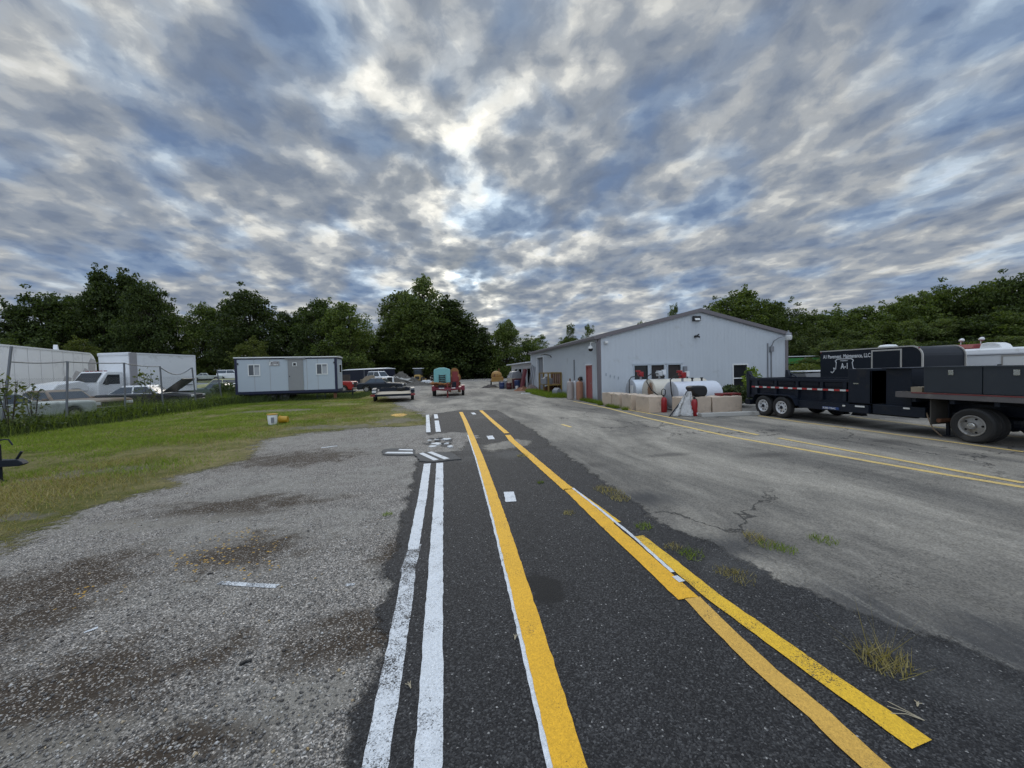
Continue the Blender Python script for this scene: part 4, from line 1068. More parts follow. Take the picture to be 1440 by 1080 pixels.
# ------------------------------------------------------------------ black enclosed trailer with company lettering
et = thing('enclosed_trailer', 'black enclosed cargo trailer with rounded nose and white company lettering', 'trailer', (19.2, 12.7, .006))
M_ETB = mat('trailer_black', (.008,.012,.020), .38, var=.05, vscale=.6, spec=.3)
M_ALU = mat('aluminium_trim', (.52,.50,.46), .4, .35, var=.08)
W = 2.25; TOP = 2.40; LEN = 4.36
side = [(.02,.48)] + [(.02,2.0)] + [(.42-.40*math.cos(R(a)), TOP-.40+.40*math.sin(R(a))) for a in (15,30,45,60,75,90)] + [(LEN,TOP-.02),(LEN,.48)]
MB().prism(side, 'x', .01, W-.01).build('body', M_ETB, et)
tr_ = MB()
edge = [(.0,.48)] + [(.0,2.0)] + [(.42-.42*math.cos(R(a)), TOP-.40+.42*math.sin(R(a))) for a in (15,30,45,60,75,90)] + [(LEN,TOP)]
for i in range(len(edge)-1):
    for x in (-.012, W-.035): tr_.bar((x+.02,edge[i][0],edge[i][1]),(x+.02,edge[i+1][0],edge[i+1][1]),.05,.05)
tr_.build('edge_trim', M_ALU, et)
df = MB(); ya, yb, zb, zt = .78, 1.86, .62, 2.27
df.box(-.012,ya-.06,zb,.008,ya,zt+.06); df.box(-.012,yb,zb,.008,yb+.06,zt+.06); df.box(-.012,ya,zt,.008,yb,zt+.06); df.box(-.012,ya,zb-.06,.008,yb,zb)
dd = MB().box(-.006,ya,zb,.0095,yb,zt).build('side_door', M_ETB, et); df.build('frame', M_ALU, dd)
MB().lathe([(.33,TOP),(.33,TOP+.08),(.25,TOP+.15),(1e-4,TOP+.17)], 'z', (.55,1.65,0), 20).build('roof_vent', M_WHITEV, et, smooth=True)
MB().tube([(-.02,.1,2.33),(-.03,.1,2.33)], .03, 8).tube([(-.02,LEN-.06,2.34),(-.03,LEN-.06,2.34)], .03, 8).build_each('marker_light', M_REDD, et)
text_mesh('A1 Pavement  Maintenance, LLC.', .26, 'lettering', M_LETTER, et, (-.004, LEN-.16, 2.03), (R(90),0,R(-90)), .655, .005)
text_mesh('A-1', .40, 'lettering', M_LETTER, et, (-.004, 3.30, 1.50), (R(90),0,R(-90)), .62, .008)
text_mesh('PAVEMENT', .07, 'lettering', M_LETTER, et, (-.004, 3.33, 1.87), (R(90),0,R(-90)), 1.05, .002)
lg = MB()
pts = [(3.80,1.36),(3.72,1.30),(3.62,1.42),(3.66,1.55),(3.55,1.48),(3.52,1.80),(3.57,1.90),(3.47,1.985),(2.80,1.985),(2.70,1.90),(2.76,1.80),(2.70,1.50),(2.58,1.48),(2.55,1.36)]
for a, b in zip(pts[:-1], pts[1:]): lg.bar((-.003,a[0],a[1]),(-.003,b[0],b[1]),.012,.04)
lg.build('emblem', M_LETTER, et)
us = MB().box(.2,.1,.40,W-.2,LEN-.1,.475); us.bar((.4,.1,.43),(W/2,-1.1,.45),.08); us.bar((W-.4,.1,.43),(W/2,-1.1,.45),.08)
us.build('frame', M_BLACKM, et)
for y in (1.9, 2.7):
    wheel(et, (-.02,y,.34), .34, .2, M_RIMW, -1); wheel(et, (W+.02,y,.34), .34, .2, M_RIMW, 1)
MB().box(-.12,1.45,.70,-.0,3.15,.74).build('fender', M_ALU, et)
MB().box(1.0,-.012,.9,1.25,.012,.96).build('tongue_plate', M_ALU, et)

# ------------------------------------------------------------------ white camper-like trailer behind it
wt = thing('white_trailer', 'white box trailer with roof vent and side door behind the black trailer', 'trailer', (23.6, 8.2, .006))
wp_ = [(.0,.5),(0,2.05),(.05,2.2),(.14,2.28),(2.1,2.28),(2.2,2.18),(2.22,.5)]
MB().prism(wp_, 'y', 0, 6.4).build('body', M_WHITEP, wt)
MB().box(-.02,0,1.965,.0,6.4,2.0).build('side_rail', M_GREYP, wt)
f_ = MB(); f_.box(-.02,3.55,.62,-.002,3.61,1.95); f_.box(-.02,4.56,.62,-.002,4.62,1.95); f_.box(-.02,3.61,1.89,-.002,4.56,1.95)
d_ = MB().box(-.012,3.61,.62,-.003,4.56,1.89).build('side_door', M_WHITEV, wt); f_.build('frame', M_ALU, d_)
MB().box(-.05,4.60,1.42,-.021,4.72,1.56).build('hinge', M_BLACKP, d_); MB().box(-.03,3.66,1.52,-.013,3.86,1.56).build('handle', M_ALU, d_)
MB().prism([(4.75,2.27),(4.85,2.44),(5.0,2.52),(5.25,2.54),(5.45,2.50),(5.5,2.27)], 'x', .3, .95).build('roof_vent', M_WHITEV, wt, bevel=.03)
for y in (2.4,3.2): wheel(wt, (.05,y,.34), .34, .2, M_RIMW, -1); wheel(wt, (2.17,y,.34), .34, .2, M_RIMW, 1)
MB().box(.25,.1,.40,1.97,6.3,.495).bar((.5,.1,.44),(1.1,-1.1,.45),.08).bar((1.7,.1,.44),(1.1,-1.1,.45),.08).build('frame', M_BLACKM, wt)
# red truck behind
p = atd(1357, 487, 24); 
rt = thing('red_truck', 'red truck with two roof lights, only its cab top showing behind the trailers', 'truck', (p.x+.4, p.y, .006), R(-10))
rp = [(-1.0,.7),(-1.0,2.5),(-.85,2.74),(.75,2.78),(1.15,1.9),(2.3,1.75),(2.4,.7)]
cb = MB().prism(rp, 'y', -1.0, 1.0).build('cab', M_REDD, rt, bevel=.06)
MB().prism([(-.7,1.95),(-.6,2.5),(.65,2.5),(.95,1.95)], 'y', -1.02, -1.003).build('window', M_DARKGL, cb)
MB().box(-6.0,-1.1,.75,-1.15,1.1,.95).build('deck', M_BLACKM, rt)
for y in (-.9,.9):
    for x in (1.5,-4.5): wheel(rt, (x,y,.45), .45, .25, M_RIMW, 1 if y > 0 else -1, axis='y')
for y in (-.55,.5):
    s_ = MB().tube([(0,y,2.75),(0,y,3.0)], .025, 6); s_.lathe([(.05,-.1),(.13,.06),(.13,.1)], 'x', (.0,y,3.05), 12)
    s_.build('roof_light', M_LAMPW, rt)
MB().bar((0,-.8,2.97),(0,.75,2.97),.04).build('light_bar', M_BLACKM, rt)
# flat silver boat-like hull seen beyond the dump trailer
hl = thing('utility_boat', 'silver flat boat hull seen between dump trailer and black trailer', 'boat', (22.4, 22.3, 0), R(5))
p = atd(1146, 526.5, 24.5); hl.location = (p.x, p.y, 0)
MB().prism([(-1.6,.75),(-1.75,1.22),(1.9,1.30),(1.5,.75)], 'y', -.75, .75).build('hull', mat('hull_grey',(.28,.29,.30),.5,.2), hl, bevel=.03)
MB().box(-1.8,-.8,1.31,1.95,.8,1.37).build('gunwale', M_WHITEP, hl)
MB().box(-1.2,-.5,0,-1.0,.5,.75).box(1.0,-.5,0,1.2,.5,.75).build_each('trestle', M_WOOD, hl)
# distant green privacy screen on a fence
gs = thing('screen_fence', 'wire fence with bright green privacy screen beyond the workshop', 'fence', (0,0,0))
a = atd(1100, 520, 42); b = atd(1330, 511, 42); dirv = (b-a); dirv.z = 0; n_ = int(dirv.length/2.5); dirv.normalize()
M_GSC = mat('green_screen', (.05,.24,.055), .7, var=.15); M_CHAIN = mat('chain_grey', (.26,.27,.26), .6, var=.1)
gp_ = MB()
for k in range(n_+1):
    q = Vector((a.x, a.y, 0))+dirv*2.5*k; gp_ = MB().tube([(q.x,q.y,0),(q.x,q.y,2.75)], .04, 6); gp_.build('fence_post', M_CHAIN, gs)
nrm = Vector((-dirv.y, dirv.x, 0))*.02
q0 = Vector((a.x,a.y,0)); q1 = q0+dirv*2.5*n_
MB().raw([q0+nrm+Vector((0,0,1.9)), q1+nrm+Vector((0,0,2.0)), q1+nrm+Vector((0,0,2.55)), q0+nrm+Vector((0,0,2.5)), q0+nrm*2+Vector((0,0,1.9)), q1+nrm*2+Vector((0,0,2.0)), q1+nrm*2+Vector((0,0,2.55)), q0+nrm*2+Vector((0,0,2.5))], [(0,1,2,3),(7,6,5,4),(0,4,5,1),(3,2,6,7)]).build('screen', M_GSC, gs)
MB().bar(q0+Vector((0,0,2.68)), q1+Vector((0,0,2.72)), .08).build('top_rail', M_WHITEP, gs)
# ------------------------------------------------------------------ generic cars
def car(name, label, loc, rz, paint, L=4.9, W=1.85, H=1.42, kind='sedan', cat='car', wheel_r=.33, hood_open=False, group=None, glass=None, roofmat=None, plain=False, trim=M_CHROME, rim=None):
    """car pointing along local +x, origin under its middle"""
    glass = glass or M_GLASSB
    t = thing(name, label, cat, loc, rz, group)
    h = L/2; r = wheel_r; fx, rx = h-.95, -h+1.0
    zb = .28; zs = H*.64
    def arch(cx): return [(cx+(r+.07)*math.cos(R(a)), max(zb, r+(r+.05)*math.sin(R(a))-.02)) for a in (180,150,120,90,60,30,0)]
    bottom = [(-h+.06, zb)] + arch(rx) + arch(fx) + [(h-.06, zb)]
    if kind == 'sedan':
        top = [(h,zb+.20),(h-.04,zs-.12),(h-.35,zs-.06),(.72,zs+.02),(-h+1.15,zs+.05),(-h+.30,zs+.03),(-h+.02,zs-.08),(-h,zb+.22)]
        gb = (.85,-h+.62); gt = (.12,-h+1.45)
    elif kind == 'old':
        top = [(h,zb+.18),(h-.02,zs-.02),(h-.3,zs+.02),(.55,zs+.03),(-h+1.2,zs+.03),(-h+.2,zs+.02),(-h+.02,zs-.1),(-h,zb+.2)]
        gb = (.62,-h+1.05); gt = (.05,-h+1.75)
    elif kind == 'suv':
        top = [(h,zb+.2),(h-.03,zs-.08),(h-.35,zs-.02),(.95,zs+.04),(-h+.05,zs+.06),(-h,zb+.2)]
        gb = (1.05,-h+.04); gt = (.35,-h+.22)
    else:   # pickup
        top = [(h,zb+.2),(h-.02,zs-.06),(h-.25,zs),(1.0,zs+.04),(-h+.02,zs+.02),(-h,zb+.2)]
        gb = (1.0,-.75); gt = (.35,-.62)
    body = MB(); prof = bottom + top
    body.prism(prof, 'y', -W/2, W/2)
    bo = body.build('body', paint, t, bevel=.09, smooth=False)
    # greenhouse
    wi, wt = W/2-.05, W/2-.24
    def frus(mb, x0, x1, tx0, tx1, z0, z1, w0, w1):
        mb.raw([(x0,-w0,z0),(x1,-w0,z0),(x1,w0,z0),(x0,w0,z0),(tx0,-w1,z1),(tx1,-w1,z1),(tx1,w1,z1),(tx0,w1,z1)],
               [(0,3,2,1),(4,5,6,7),(0,1,5,4),(1,2,6,5),(2,3,7,6),(3,0,4,7)])
    cab = MB(); frus(cab, gb[1], gb[0], gt[1], gt[0], zs-.06, H, wi, wt)
    cab.build('cabin', roofmat or paint, bo, bevel=.10 if kind == 'sedan' else .06)
    z0, z1 = zs+.06, H-.09
    def lerp(a, b, k): return a+(b-a)*k
    k0, k1 = (z0-zs+.06)/(H-zs+.06), (z1-zs+.06)/(H-zs+.06)
    if not hood_open or True:
        for sgn in (-1, 1):
            y0 = sgn*(lerp(wi,wt,k0)+.006); y1 = sgn*(lerp(wi,wt,k1)+.006)
            xb0, xb1 = lerp(gb[1],gt[1],k0)+.10, lerp(gb[0],gt[0],k0)-.10; xt0, xt1 = lerp(gb[1],gt[1],k1)+.08, lerp(gb[0],gt[0],k1)-.08
            m = (xb0+xb1)/2; n = 1 if kind == 'pickup' else 2
            if n == 2:
                for a, b, c, d in ((xb0, m-.04, xt0, m-.04), (m+.04, xb1, m+.04, xt1)):
                    MB().poly([(a,y0,z0),(b,y0,z0),(d,y1,z1),(c,y1,z1)]).build('window', glass, bo)
            else: MB().poly([(xb0,y0,z0),(xb1,y0,z0),(xt1,y1,z1),(xt0,y1,z1)]).build('window', glass, bo)
        for nm, b, tpt, s in (('windshield', gb[0], gt[0], 1), ('rear_window', gb[1], gt[1], -1)):
            xa = lerp(b,tpt,k0)+s*.008; xb = lerp(b,tpt,k1)+s*.008; ya, yb = lerp(wi,wt,k0)-.10, lerp(wi,wt,k1)-.08
            MB().poly([(xa,-ya,z0),(xa,ya,z0),(xb,yb,z1),(xb,-yb,z1)]).build(nm, glass, bo)
    for x, s in ((h+.012, 1), (-h-.012, -1)):
        MB().box(min(x-s*.10,x), -W/2+.03, zb+.10, max(x-s*.10,x), W/2-.03, zb+.26).build('bumper', trim, t, bevel=.02)
    for s in (-1, 1):
        MB().box(h-.06, s*(W/2-.22)-.17, zs-.26, h+.004, s*(W/2-.22)+.17, zs-.12).build('headlight', M_LAMPW, t, bevel=.02)
        MB().box(-h-.004, s*(W/2-.18)-.13, zs-.22, -h+.05, s*(W/2-.18)+.13, zs-.08).build('tail_light', M_REDD, t)
        MB().box(gb[0]-.35, s*(W/2+.02)-.07, zs+.0, gb[0]-.22, s*(W/2+.02)+.07, zs+.12).build('mirror', paint, t, bevel=.02)
    MB().box(h-.04, -W/2+.42, zb+.28, h+.002, W/2-.42, zs-.12).build('grille', M_BLACKP, t)
    if kind == 'pickup': MB().box(-h+.08, -W/2+.10, zs-.02, -.85, W/2-.10, zs+.045).build('bed', M_BLACKP, t)
    for x in (fx, rx):
        for s in (-1, 1): wheel(t, (x, s*(W/2-.09), r), r, .2, rim or M_RIMG, s, axis='y', n=20)
    return t
def cpaint(n, c, **k): return mat('car_'+n, c, .32, var=.06, coat=.3, **k)
P_NAVY = cpaint('navy', (.012,.016,.026)); P_RED = cpaint('red', (.34,.02,.018)); P_WHITE = cpaint('white', (.80,.82,.83))
P_PALE = mat('car_faded_green', (.46,.50,.47), .5, var=.12, dirt=.45, dirtcol=(.16,.18,.16), dscale=1.5)
P_TAN = mat('car_rusty_tan', (.27,.235,.19), .6, var=.2, dirt=1.0, dirtcol=(.13,.065,.03), dscale=1.3)
P_BLACK = cpaint('black', (.012,.012,.016)); P_SILV = cpaint('silver', (.30,.32,.34)); P_YELG = mat('car_pale_yellow', (.50,.50,.26), .5, var=.1)
P_GREEN = mat('car_dull_green', (.10,.14,.13), .5, var=.15); P_MAROON = mat('car_maroon', (.14,.06,.055), .5, var=.2)

car('sedan', 'dark navy four-door sedan parked facing the gravel lane behind the utility trailer', (-6.75,42.6,0), R(-6), P_NAVY, L=4.75, H=1.46)
car('pickup_truck', 'red pickup truck with its nose showing past the end of the office trailer', (-12.2,42.9,0), R(-4), P_RED, L=5.5, W=2.0, H=1.85, kind='pickup', cat='pickup', wheel_r=.39)

# junk cars behind the chain-link fence
car('junk_car', 'faded pale green sedan overgrown by weeds close behind the fence', (-17.9,18.9,0), R(78), P_PALE, L=5.4, W=1.95, H=1.40, kind='old', group='junk cars behind the fence', rim=M_RIMG)
car('junk_car', 'rusty tan sedan with worn hood between the green sedan and the black car', (-18.9,22.7,0), R(-12), P_TAN, L=5.3, W=1.95, H=1.40, kind='old', group='junk cars behind the fence')
bc = car('junk_car', 'black car with white roof and its hood standing open behind the fence', (-18.3,27.6,0), R(8), P_BLACK, L=5.0, W=1.9, H=1.48, kind='sedan', group='junk cars behind the fence', roofmat=P_WHITE)
MB().box(0,-.85,-.02,1.35,.85,.02, rot=Euler((0,R(-38),0)).to_matrix(), piv=(0,0,0)).build('hood', M_BLACKP, bc, loc=(.95,0,1.0))
far = [((-37.5,64,0),R(15),P_SILV,'suv','grey van-like wagon far back in the junkyard beside the box truck',4.9,1.95,1.9),
       ((-29.6,56.5,0),R(190),P_YELG,'suv','pale yellow wagon far back in the junkyard',4.6,1.9,1.75),
       ((-24.6,53.6,0),R(195),P_WHITE,'suv','white wagon far back in the junkyard beside the office trailer',4.9,1.95,1.85),
       ((-22.0,41.3,0),R(184),P_GREEN,'old','dull green sedan in tall weeds behind the fence end',5.2,1.9,1.40),
       ((-41.5,84,1.5),R(5),P_WHITE,'suv','small white van on the horizon of the junkyard',4.8,2.0,2.0),
       ((-33.8,76,1.5),R(170),P_MAROON,'pickup','maroon pickup deep in the junkyard under the trees',5.3,2.0,1.85),
       ((-30.4,74,1.5),R(10),P_MAROON,'sedan','rusty red sedan deep in the junkyard beside the maroon pickup',4.8,1.85,1.45),
       ((-45.0,82,1.5),R(20),P_PALE,'old','pale sedan deepest in the junkyard beside the white box truck',5.0,1.9,1.45)]
for (loc, rz, pm, kd, lab, L, W, H) in far:
    car('junk_car' if kd != 'pickup' else 'junk_pickup', lab, loc, rz, pm, L=L, W=W, H=H, kind=kd, group='junk cars behind the fence')
random.seed(31)
vs = []; fs = []; nx_, ny_ = 40, 12
for j in range(ny_+1):
    for i in range(nx_+1):
        x = -64+40*i/nx_; y = 68+26*j/ny_; e = min(1, min(i, nx_-i)/5, j/3.0)
        vs.append((x, y, -.05+1.52*(e*e*(3-2*e))+random.uniform(-.02,.02)))
for j in range(ny_):
    for i in range(nx_): a = j*(nx_+1)+i; fs.append((a, a+1, a+nx_+2, a+nx_+1))
M_BANK = mat('bank_grass', (.09,.10,.03), .95, var=.4, vscale=1.2, dirt=.4, dirtcol=(.17,.14,.08), dscale=.7)
tag(MB().raw(vs, fs).build('bank', M_BANK, smooth=True), 'low grassy rise at the back of the junkyard', 'bank', None, 'structure')
rv = thing('camper_van', 'white camper with dark windows at the back of the junkyard', 'camper', (-34.5,84,1.5), R(8))
MB().prism([(-3.5,.5),(-3.5,2.9),(-3.3,3.05),(2.0,3.05),(2.6,2.9),(3.1,1.9),(3.6,1.6),(3.6,.5)],'y',-1.15,1.15).build('body', P_WHITE, rv, bevel=.06)
for x in (-2.6,-.6): MB().box(x,-1.165,1.7,x+1.3,-1.152,2.4).build('window', M_DARKGL, rv)
for x in (-2.2,2.5): wheel(rv,(x,-1.05,.36),.36,.22,M_RIMW,-1,axis='y',n=16); wheel(rv,(x,1.05,.36),.36,.22,M_RIMW,1,axis='y',n=16)

# ------------------------------------------------------------------ white box truck and semi trailer
bt = thing('box_truck', 'white box truck with tilted hood parked behind the junk cars', 'truck', (-20.25,28.87,0), R(73))
# local x: towards the rear of the box, local y: towards the far side
M_BOXW = mat('box_white', (.82,.84,.86), .4, var=.05, vscale=.8, dirt=.2, dirtcol=(.42,.42,.41), dscale=.8)
M_BOXG2 = mat('box_corner_grey', (.34,.33,.34), .5, var=.06)
MB().box(0,.02,.98,4.5,2.4,3.60).build('box_body', M_BOXW, bt, bevel=.03)
ct = MB(); ct.box(-.03,-.02,.95,.42,.05,3.62); MB().box(-.045,.055,3.42,.20,2.44,3.64).build('top_cap', M_WHITEP, bt, bevel=.05)
ct.build('corner_cap', M_BOXG2, bt, bevel=.02)
MB().box(.42,-.01,3.52,4.53,.02,3.62).box(4.44,-.015,.95,4.53,.02,3.52).box(.42,-.01,.95,4.44,.02,1.02).build('edge_rail', M_WHITEP, bt)
MB().box(3.7,-.004,1.35,4.2,.022,1.42).build('side_mark', M_GREYP, bt)
cab_ = MB().prism([(-.15,.7),(-.15,2.25),(-.3,2.42),(-1.15,2.40),(-1.60,1.75),(-1.7,.7)],'y',.25,2.15).build('cab', P_WHITE, bt, bevel=.06)
MB().poly([(-1.65,.38,1.74),(-1.65,2.02,1.74),(-1.245,1.96,2.32),(-1.245,.44,2.32)]).build('windshield', M_DARKGL, cab_)
MB().poly([(-.45,.243,1.6),(-1.40,.243,1.6),(-1.10,.243,2.2),(-.45,.243,2.2)]).build('window', M_DARKGL, cab_)
for k in range(5): MB().box(-1.02,.5+k*.34,2.40,-.92,.62+k*.34,2.46).build('cab_light', M_REDD, cab_)
mr = MB().box(-1.35,-.05,1.55,-1.28,.12,1.95).bar((-1.3,.1,1.7),(-1.2,.25,1.7),.03); mr.build('mirror', M_BLACKP, bt)
hood = MB().prism([(-2.05,1.50),(-2.2,1.74),(-2.5,1.84),(-3.5,1.66),(-3.8,1.32),(-3.75,1.16),(-3.0,1.20),(-2.85,1.36),(-2.5,1.36),(-2.35,1.20),(-2.05,1.22)],'y',.30,2.10)
hood.build('hood', P_WHITE, bt, bevel=.06)
MB().box(-3.4,.35,.55,-.1,.6,.80).box(-3.4,1.8,.55,-.1,2.05,.80).box(0,.5,.6,4.4,.75,.97).box(0,1.65,.6,4.4,1.9,.97).box(-3.5,.3,.5,-3.4,2.1,.8).build('chassis', M_BLACKM, bt)
for x in (-2.4,3.2):
    wheel(bt,(x,.2,.47),.47,.26,M_RIMW,-1,axis='y',n=20); wheel(bt,(x,2.2,.47),.47,.26,M_RIMW,1,axis='y',n=20)

sm = thing('semi_trailer', 'long dirty white semi trailer with rounded nose behind the junk cars', 'semi trailer', (-25.1,26.67,0), R(106.1))
M_SEMI = mat('semi_white', (.82,.84,.86), .5, var=.06, vscale=.5, dirt=.35, dirtcol=(.36,.36,.37), dscale=.6)
nose = [(9.2+1.0*math.sin(R(a)), 3.05+1.0*math.cos(R(a))) for a in (0,20,40,60,75,90)]
MB().prism([(-6.5,1.15),(-6.5,4.05)]+nose+[(10.2,1.15)],'y',0,2.5).build('box_body', M_SEMI, sm, bevel=.03)
# local y positive lies on the far side; the near side is y=0
rb = MB()
for k in range(14): rb.box(-6.2+k*1.2,-.006,1.2,-6.185+k*1.2,-.001,3.95)
rb.build('panel_seam', M_BOXG2, sm)
MB().box(-6.5,-.03,1.08,10.1,-.003,1.2).box(-6.5,-.03,3.95,9.3,-.003,4.06).build('side_rail', M_WHITEP, sm)
gf = MB()
for (x0,z0,x1,z1) in ((5.6,1.5,6.5,2.1),(6.9,1.4,7.8,2.5),(8.1,1.9,8.8,2.7),(9.0,2.3,9.9,3.5)): gf.prism([(x0,z0),(x1,z0+.1),(x1+.15,z1),(x0+.35,z1+.15),(x0-.1,z1-.3)],'y',-.006,.0)
gf.build_each('grey_smear', mat('smear_grey',(.44,.44,.46),.6,var=.35,vscale=4), sm)
MB().box(-6.3,.4,.7,9.6,2.1,1.07).build('frame', M_BLACKM, sm)
MB().box(6.2,.3,.02,6.4,.5,.7).box(6.2,2.0,.02,6.4,2.2,.7).build_each('landing_leg', M_BLACKM, sm)
for x in (-4.6,-3.4):
    wheel(sm,(x,.15,.5),.5,.5,M_RIMW,-1,axis='y',n=20); wheel(sm,(x,2.35,.5),.5,.5,M_RIMW,1,axis='y',n=20)
MB().prism([(5.4,4.06),(5.47,4.42),(5.53,4.42),(5.62,4.06)],'y',.1,.3).build('roof_fin', M_WHITEP, sm)

# ------------------------------------------------------------------ office trailer
of = thing('office_trailer', 'white site office trailer with grey door, two sliding windows and navy edges', 'office trailer', (-14.75,30.2,0), R(5.1))
OL, OD, Z0, Z1 = 6.65, 2.4, .74, 3.16
M_OFW = mat('office_white', (.46,.52,.575), .5, var=.04, vscale=.8, dirt=.12, dirtcol=(.36,.37,.37), dscale=1)
MB().box(0,0,Z0,OL,OD,Z1).build('body', M_OFW, of)
nv = MB(); nv.box(-.02,-.025,Z0-.14,OL+.025,-.002,Z0+.05); nv.box(-.02,-.024,Z0+.052,.13,-.002,Z1+.02); nv.box(OL-.14,-.024,Z0+.052,OL+.025,-.002,Z1+.02)
nv.box(.132,-.024,Z1-.075,OL-.142,-.002,Z1+.02); nv.box(OL+.002,0,Z0-.14,OL+.025,OD,Z0+.05); nv.box(OL+.002,0,Z1-.08,OL+.024,OD,Z1+.02); nv.box(OL+.002,.002,Z0+.052,OL+.024,.12,Z1-.082)
nv.build('edge_trim', M_BLUE, of)
MB().prism([(-.07,Z1+.022),(-.07,Z1+.10),(OD/2,Z1+.16),(OD+.06,Z1+.10),(OD+.06,Z1+.022)],'x',-.06,OL+.07).build('roof', M_WHITEV, of)
sm_ = MB()
for x in (1.2,2.2,4.05,4.62,5.35): sm_.box(x-.012,-.008,Z0+.06,x+.012,.0,Z1-.08)
sm_.build('panel_seam', M_BOXG2, of)
def owin(x0,x1,z0,z1):
    w = MB(); w.box(x0-.06,-.03,z0-.06,x1+.06,-.001,z0); w.box(x0-.06,-.03,z1,x1+.06,-.001,z1+.06); w.box(x0-.06,-.03,z0,x0,-.001,z1); w.box(x1,-.03,z0,x1+.06,-.001,z1)
    m_ = (x0+x1)/2; w.box(m_-.025,-.03,z0,m_+.025,-.001,z1)
    o = w.build('window', M_WHITEV, of)
    MB().box(x0+.002,-.015,z0+.002,m_-.027,-.002,z1-.002).build('pane', mat('screen_grey',(.10,.11,.125),.4,var=.1), o)
    MB().box(m_+.027,-.012,z0+.002,x1-.002,-.002,z1-.002).build('pane', mat('blind_pale',(.40,.42,.44),.5,var=.08), o)
    MB().box(m_+.029,-.0145,z1-.14,x1-.004,-.0122,z1-.004).build('blind_head', M_GREYP, o)
owin(.86,1.52,1.96,2.68); owin(5.30,5.98,1.96,2.66)
M_ODOOR = mat('office_door_grey', (.27,.275,.28), .5, var=.06)
od = MB().box(3.37,-.05,Z0+.05,4.38,-.026,Z1-.10).build('door', M_ODOOR, of)
MB().box(3.2,-.10,Z1-.09,4.55,-.027,Z1-.03).build('drip_cap', M_ODOOR, od)
MB().box(3.69,-.07,2.56,3.97,-.051,2.83).build('frame', M_WHITEV, od); MB().box(3.74,-.08,2.60,3.92,-.071,2.79).build('pane', M_DARKGL, od)
MB().ball((3.47,-.08,1.83),.035).build('handle', M_BLACKP, od, smooth=True)
sg = MB().box(2.16,-.03,2.62,2.82,-.004,2.94).build('sign', M_BOXG2, of)
sl_m = MB().prism([(2.17,2.64),(2.24,2.64),(2.27,2.86),(2.42,2.90),(2.42,2.93),(2.25,2.91),(2.2,2.9)],'y',-.036,-.031).box(2.45,-.036,2.67,2.64,-.031,2.72).box(2.68,-.036,2.66,2.72,-.031,2.74)
sl_m.build('sign_mark', M_WHITEV, sg); MB().box(2.26,-.035,2.80,2.38,-.031,2.86).box(2.68,-.035,2.78,2.72,-.031,2.86).build('sign_dark_mark', M_DARKIN, sg)  # pale and dark marks on the sign face
for x in (.16,5.9+.55): MB().box(x,-.05,2.72,x+.07,-.025,2.84).build('marker_lamp', M_BLACKP, of)
ew = MB().box(OL+.002,1.0,2.0,OL+.03,1.9,2.7).build('end_window', M_WHITEV, of); MB().box(OL+.031,1.06,2.06,OL+.036,1.84,2.64).build('pane', M_DARKGL, ew)
ch = MB().box(.1,.25,.48,OL,.40,.59); ch.box(.1,2.0,.48,OL,2.15,.59); ch.bar((OL,.32,.53),(OL+1.1,1.2,.53),.1); ch.bar((OL,2.07,.53),(OL+1.1,1.2,.53),.1); ch.box(.12,.05,.595,OL-.1,2.3,.738)
ch.build('frame', M_BLACKM, of)
MB().tube([(OL+.9,1.2,.02),(OL+.9,1.2,.75)],.045,8).build('jack', M_BLACKM, of)
for x in (2.2,3.0): wheel(of,(x,.30,.33),.33,.2,M_BLACKP,-1,axis='y',n=20); wheel(of,(x,2.18,.33),.33,.2,M_RIMG,1,axis='y',n=20)
MB().box(5.2,.1,.0,5.24,.14,.5).box(5.75,.1,0,5.79,.14,.5).box(5.16,.08,.28,5.83,.16,.32).build('step_stand', M_BLACKM, of)
MB().box(6.35,.15,0,6.55,.35,.48).build('pier', M_RUST, of)

# ------------------------------------------------------------------ low utility trailer
ut = thing('utility_trailer', 'low flat utility trailer with timber deck and red tail lights', 'trailer', (-3.35,25.2,0), R(6))
MB().box(-1.02,.08,.47,1.02,4.6,.53).build('deck', M_WOODL, ut)
f_ = MB(); f_.box(-1.1,0,.40,1.1,.075,.54); f_.box(-1.1,.08,.40,-1.03,4.6,.545); f_.box(1.03,.08,.40,1.1,4.6,.545); f_.box(-1.1,4.605,.40,1.1,4.68,.80)
f_.bar((-.9,4.68,.45),(0,6.1,.48),.09); f_.bar((.9,4.68,.45),(0,6.1,.48),.09)
f_.build('frame', M_BLACKM, ut)
for s in (-1,1):
    fn = MB(); pr = [(1.35,.56),(1.5,.82),(1.7,.86),(2.9,.86),(3.1,.82),(3.25,.56)]; inn = [(a,b-.03) for a,b in pr]
    for i in range(len(pr)-1): fn.prism([pr[i],pr[i+1],inn[i+1],inn[i]],'x',s*1.11,s*1.36)
    fn.poly([(s*1.11,1.35,.56),(s*1.11,1.5,.82),(s*1.11,3.1,.82),(s*1.11,3.25,.56)])
    fn.build('fender', mat('fender_grey',(.06,.07,.08),.45,var=.15), ut)
    for y in (1.92,2.68): wheel(ut,(s*1.22,y,.31),.31,.19,M_RIMG,s,n=20)
    MB().box(s*1.22-.13,-.02,.42,s*1.22+.13,.03,.55).build('tail_light', M_REDD, ut)
    MB().box(s*1.23-.12,1.30,.60,s*1.23+.12,1.34,.72).build('fender_plate', M_WHITEP if s < 0 else M_BLACKM, ut)
sp = wheel(ut,(.45,4.4,.72),.31,.19,M_RIMG,-1,name='spare_wheel',n=20); sp.rotation_euler=(0,R(90),0)
MB().tube([(-.2,4.62,.80),(.9,4.62,.80)],.03,6).build('front_rail', M_BLACKM, ut)

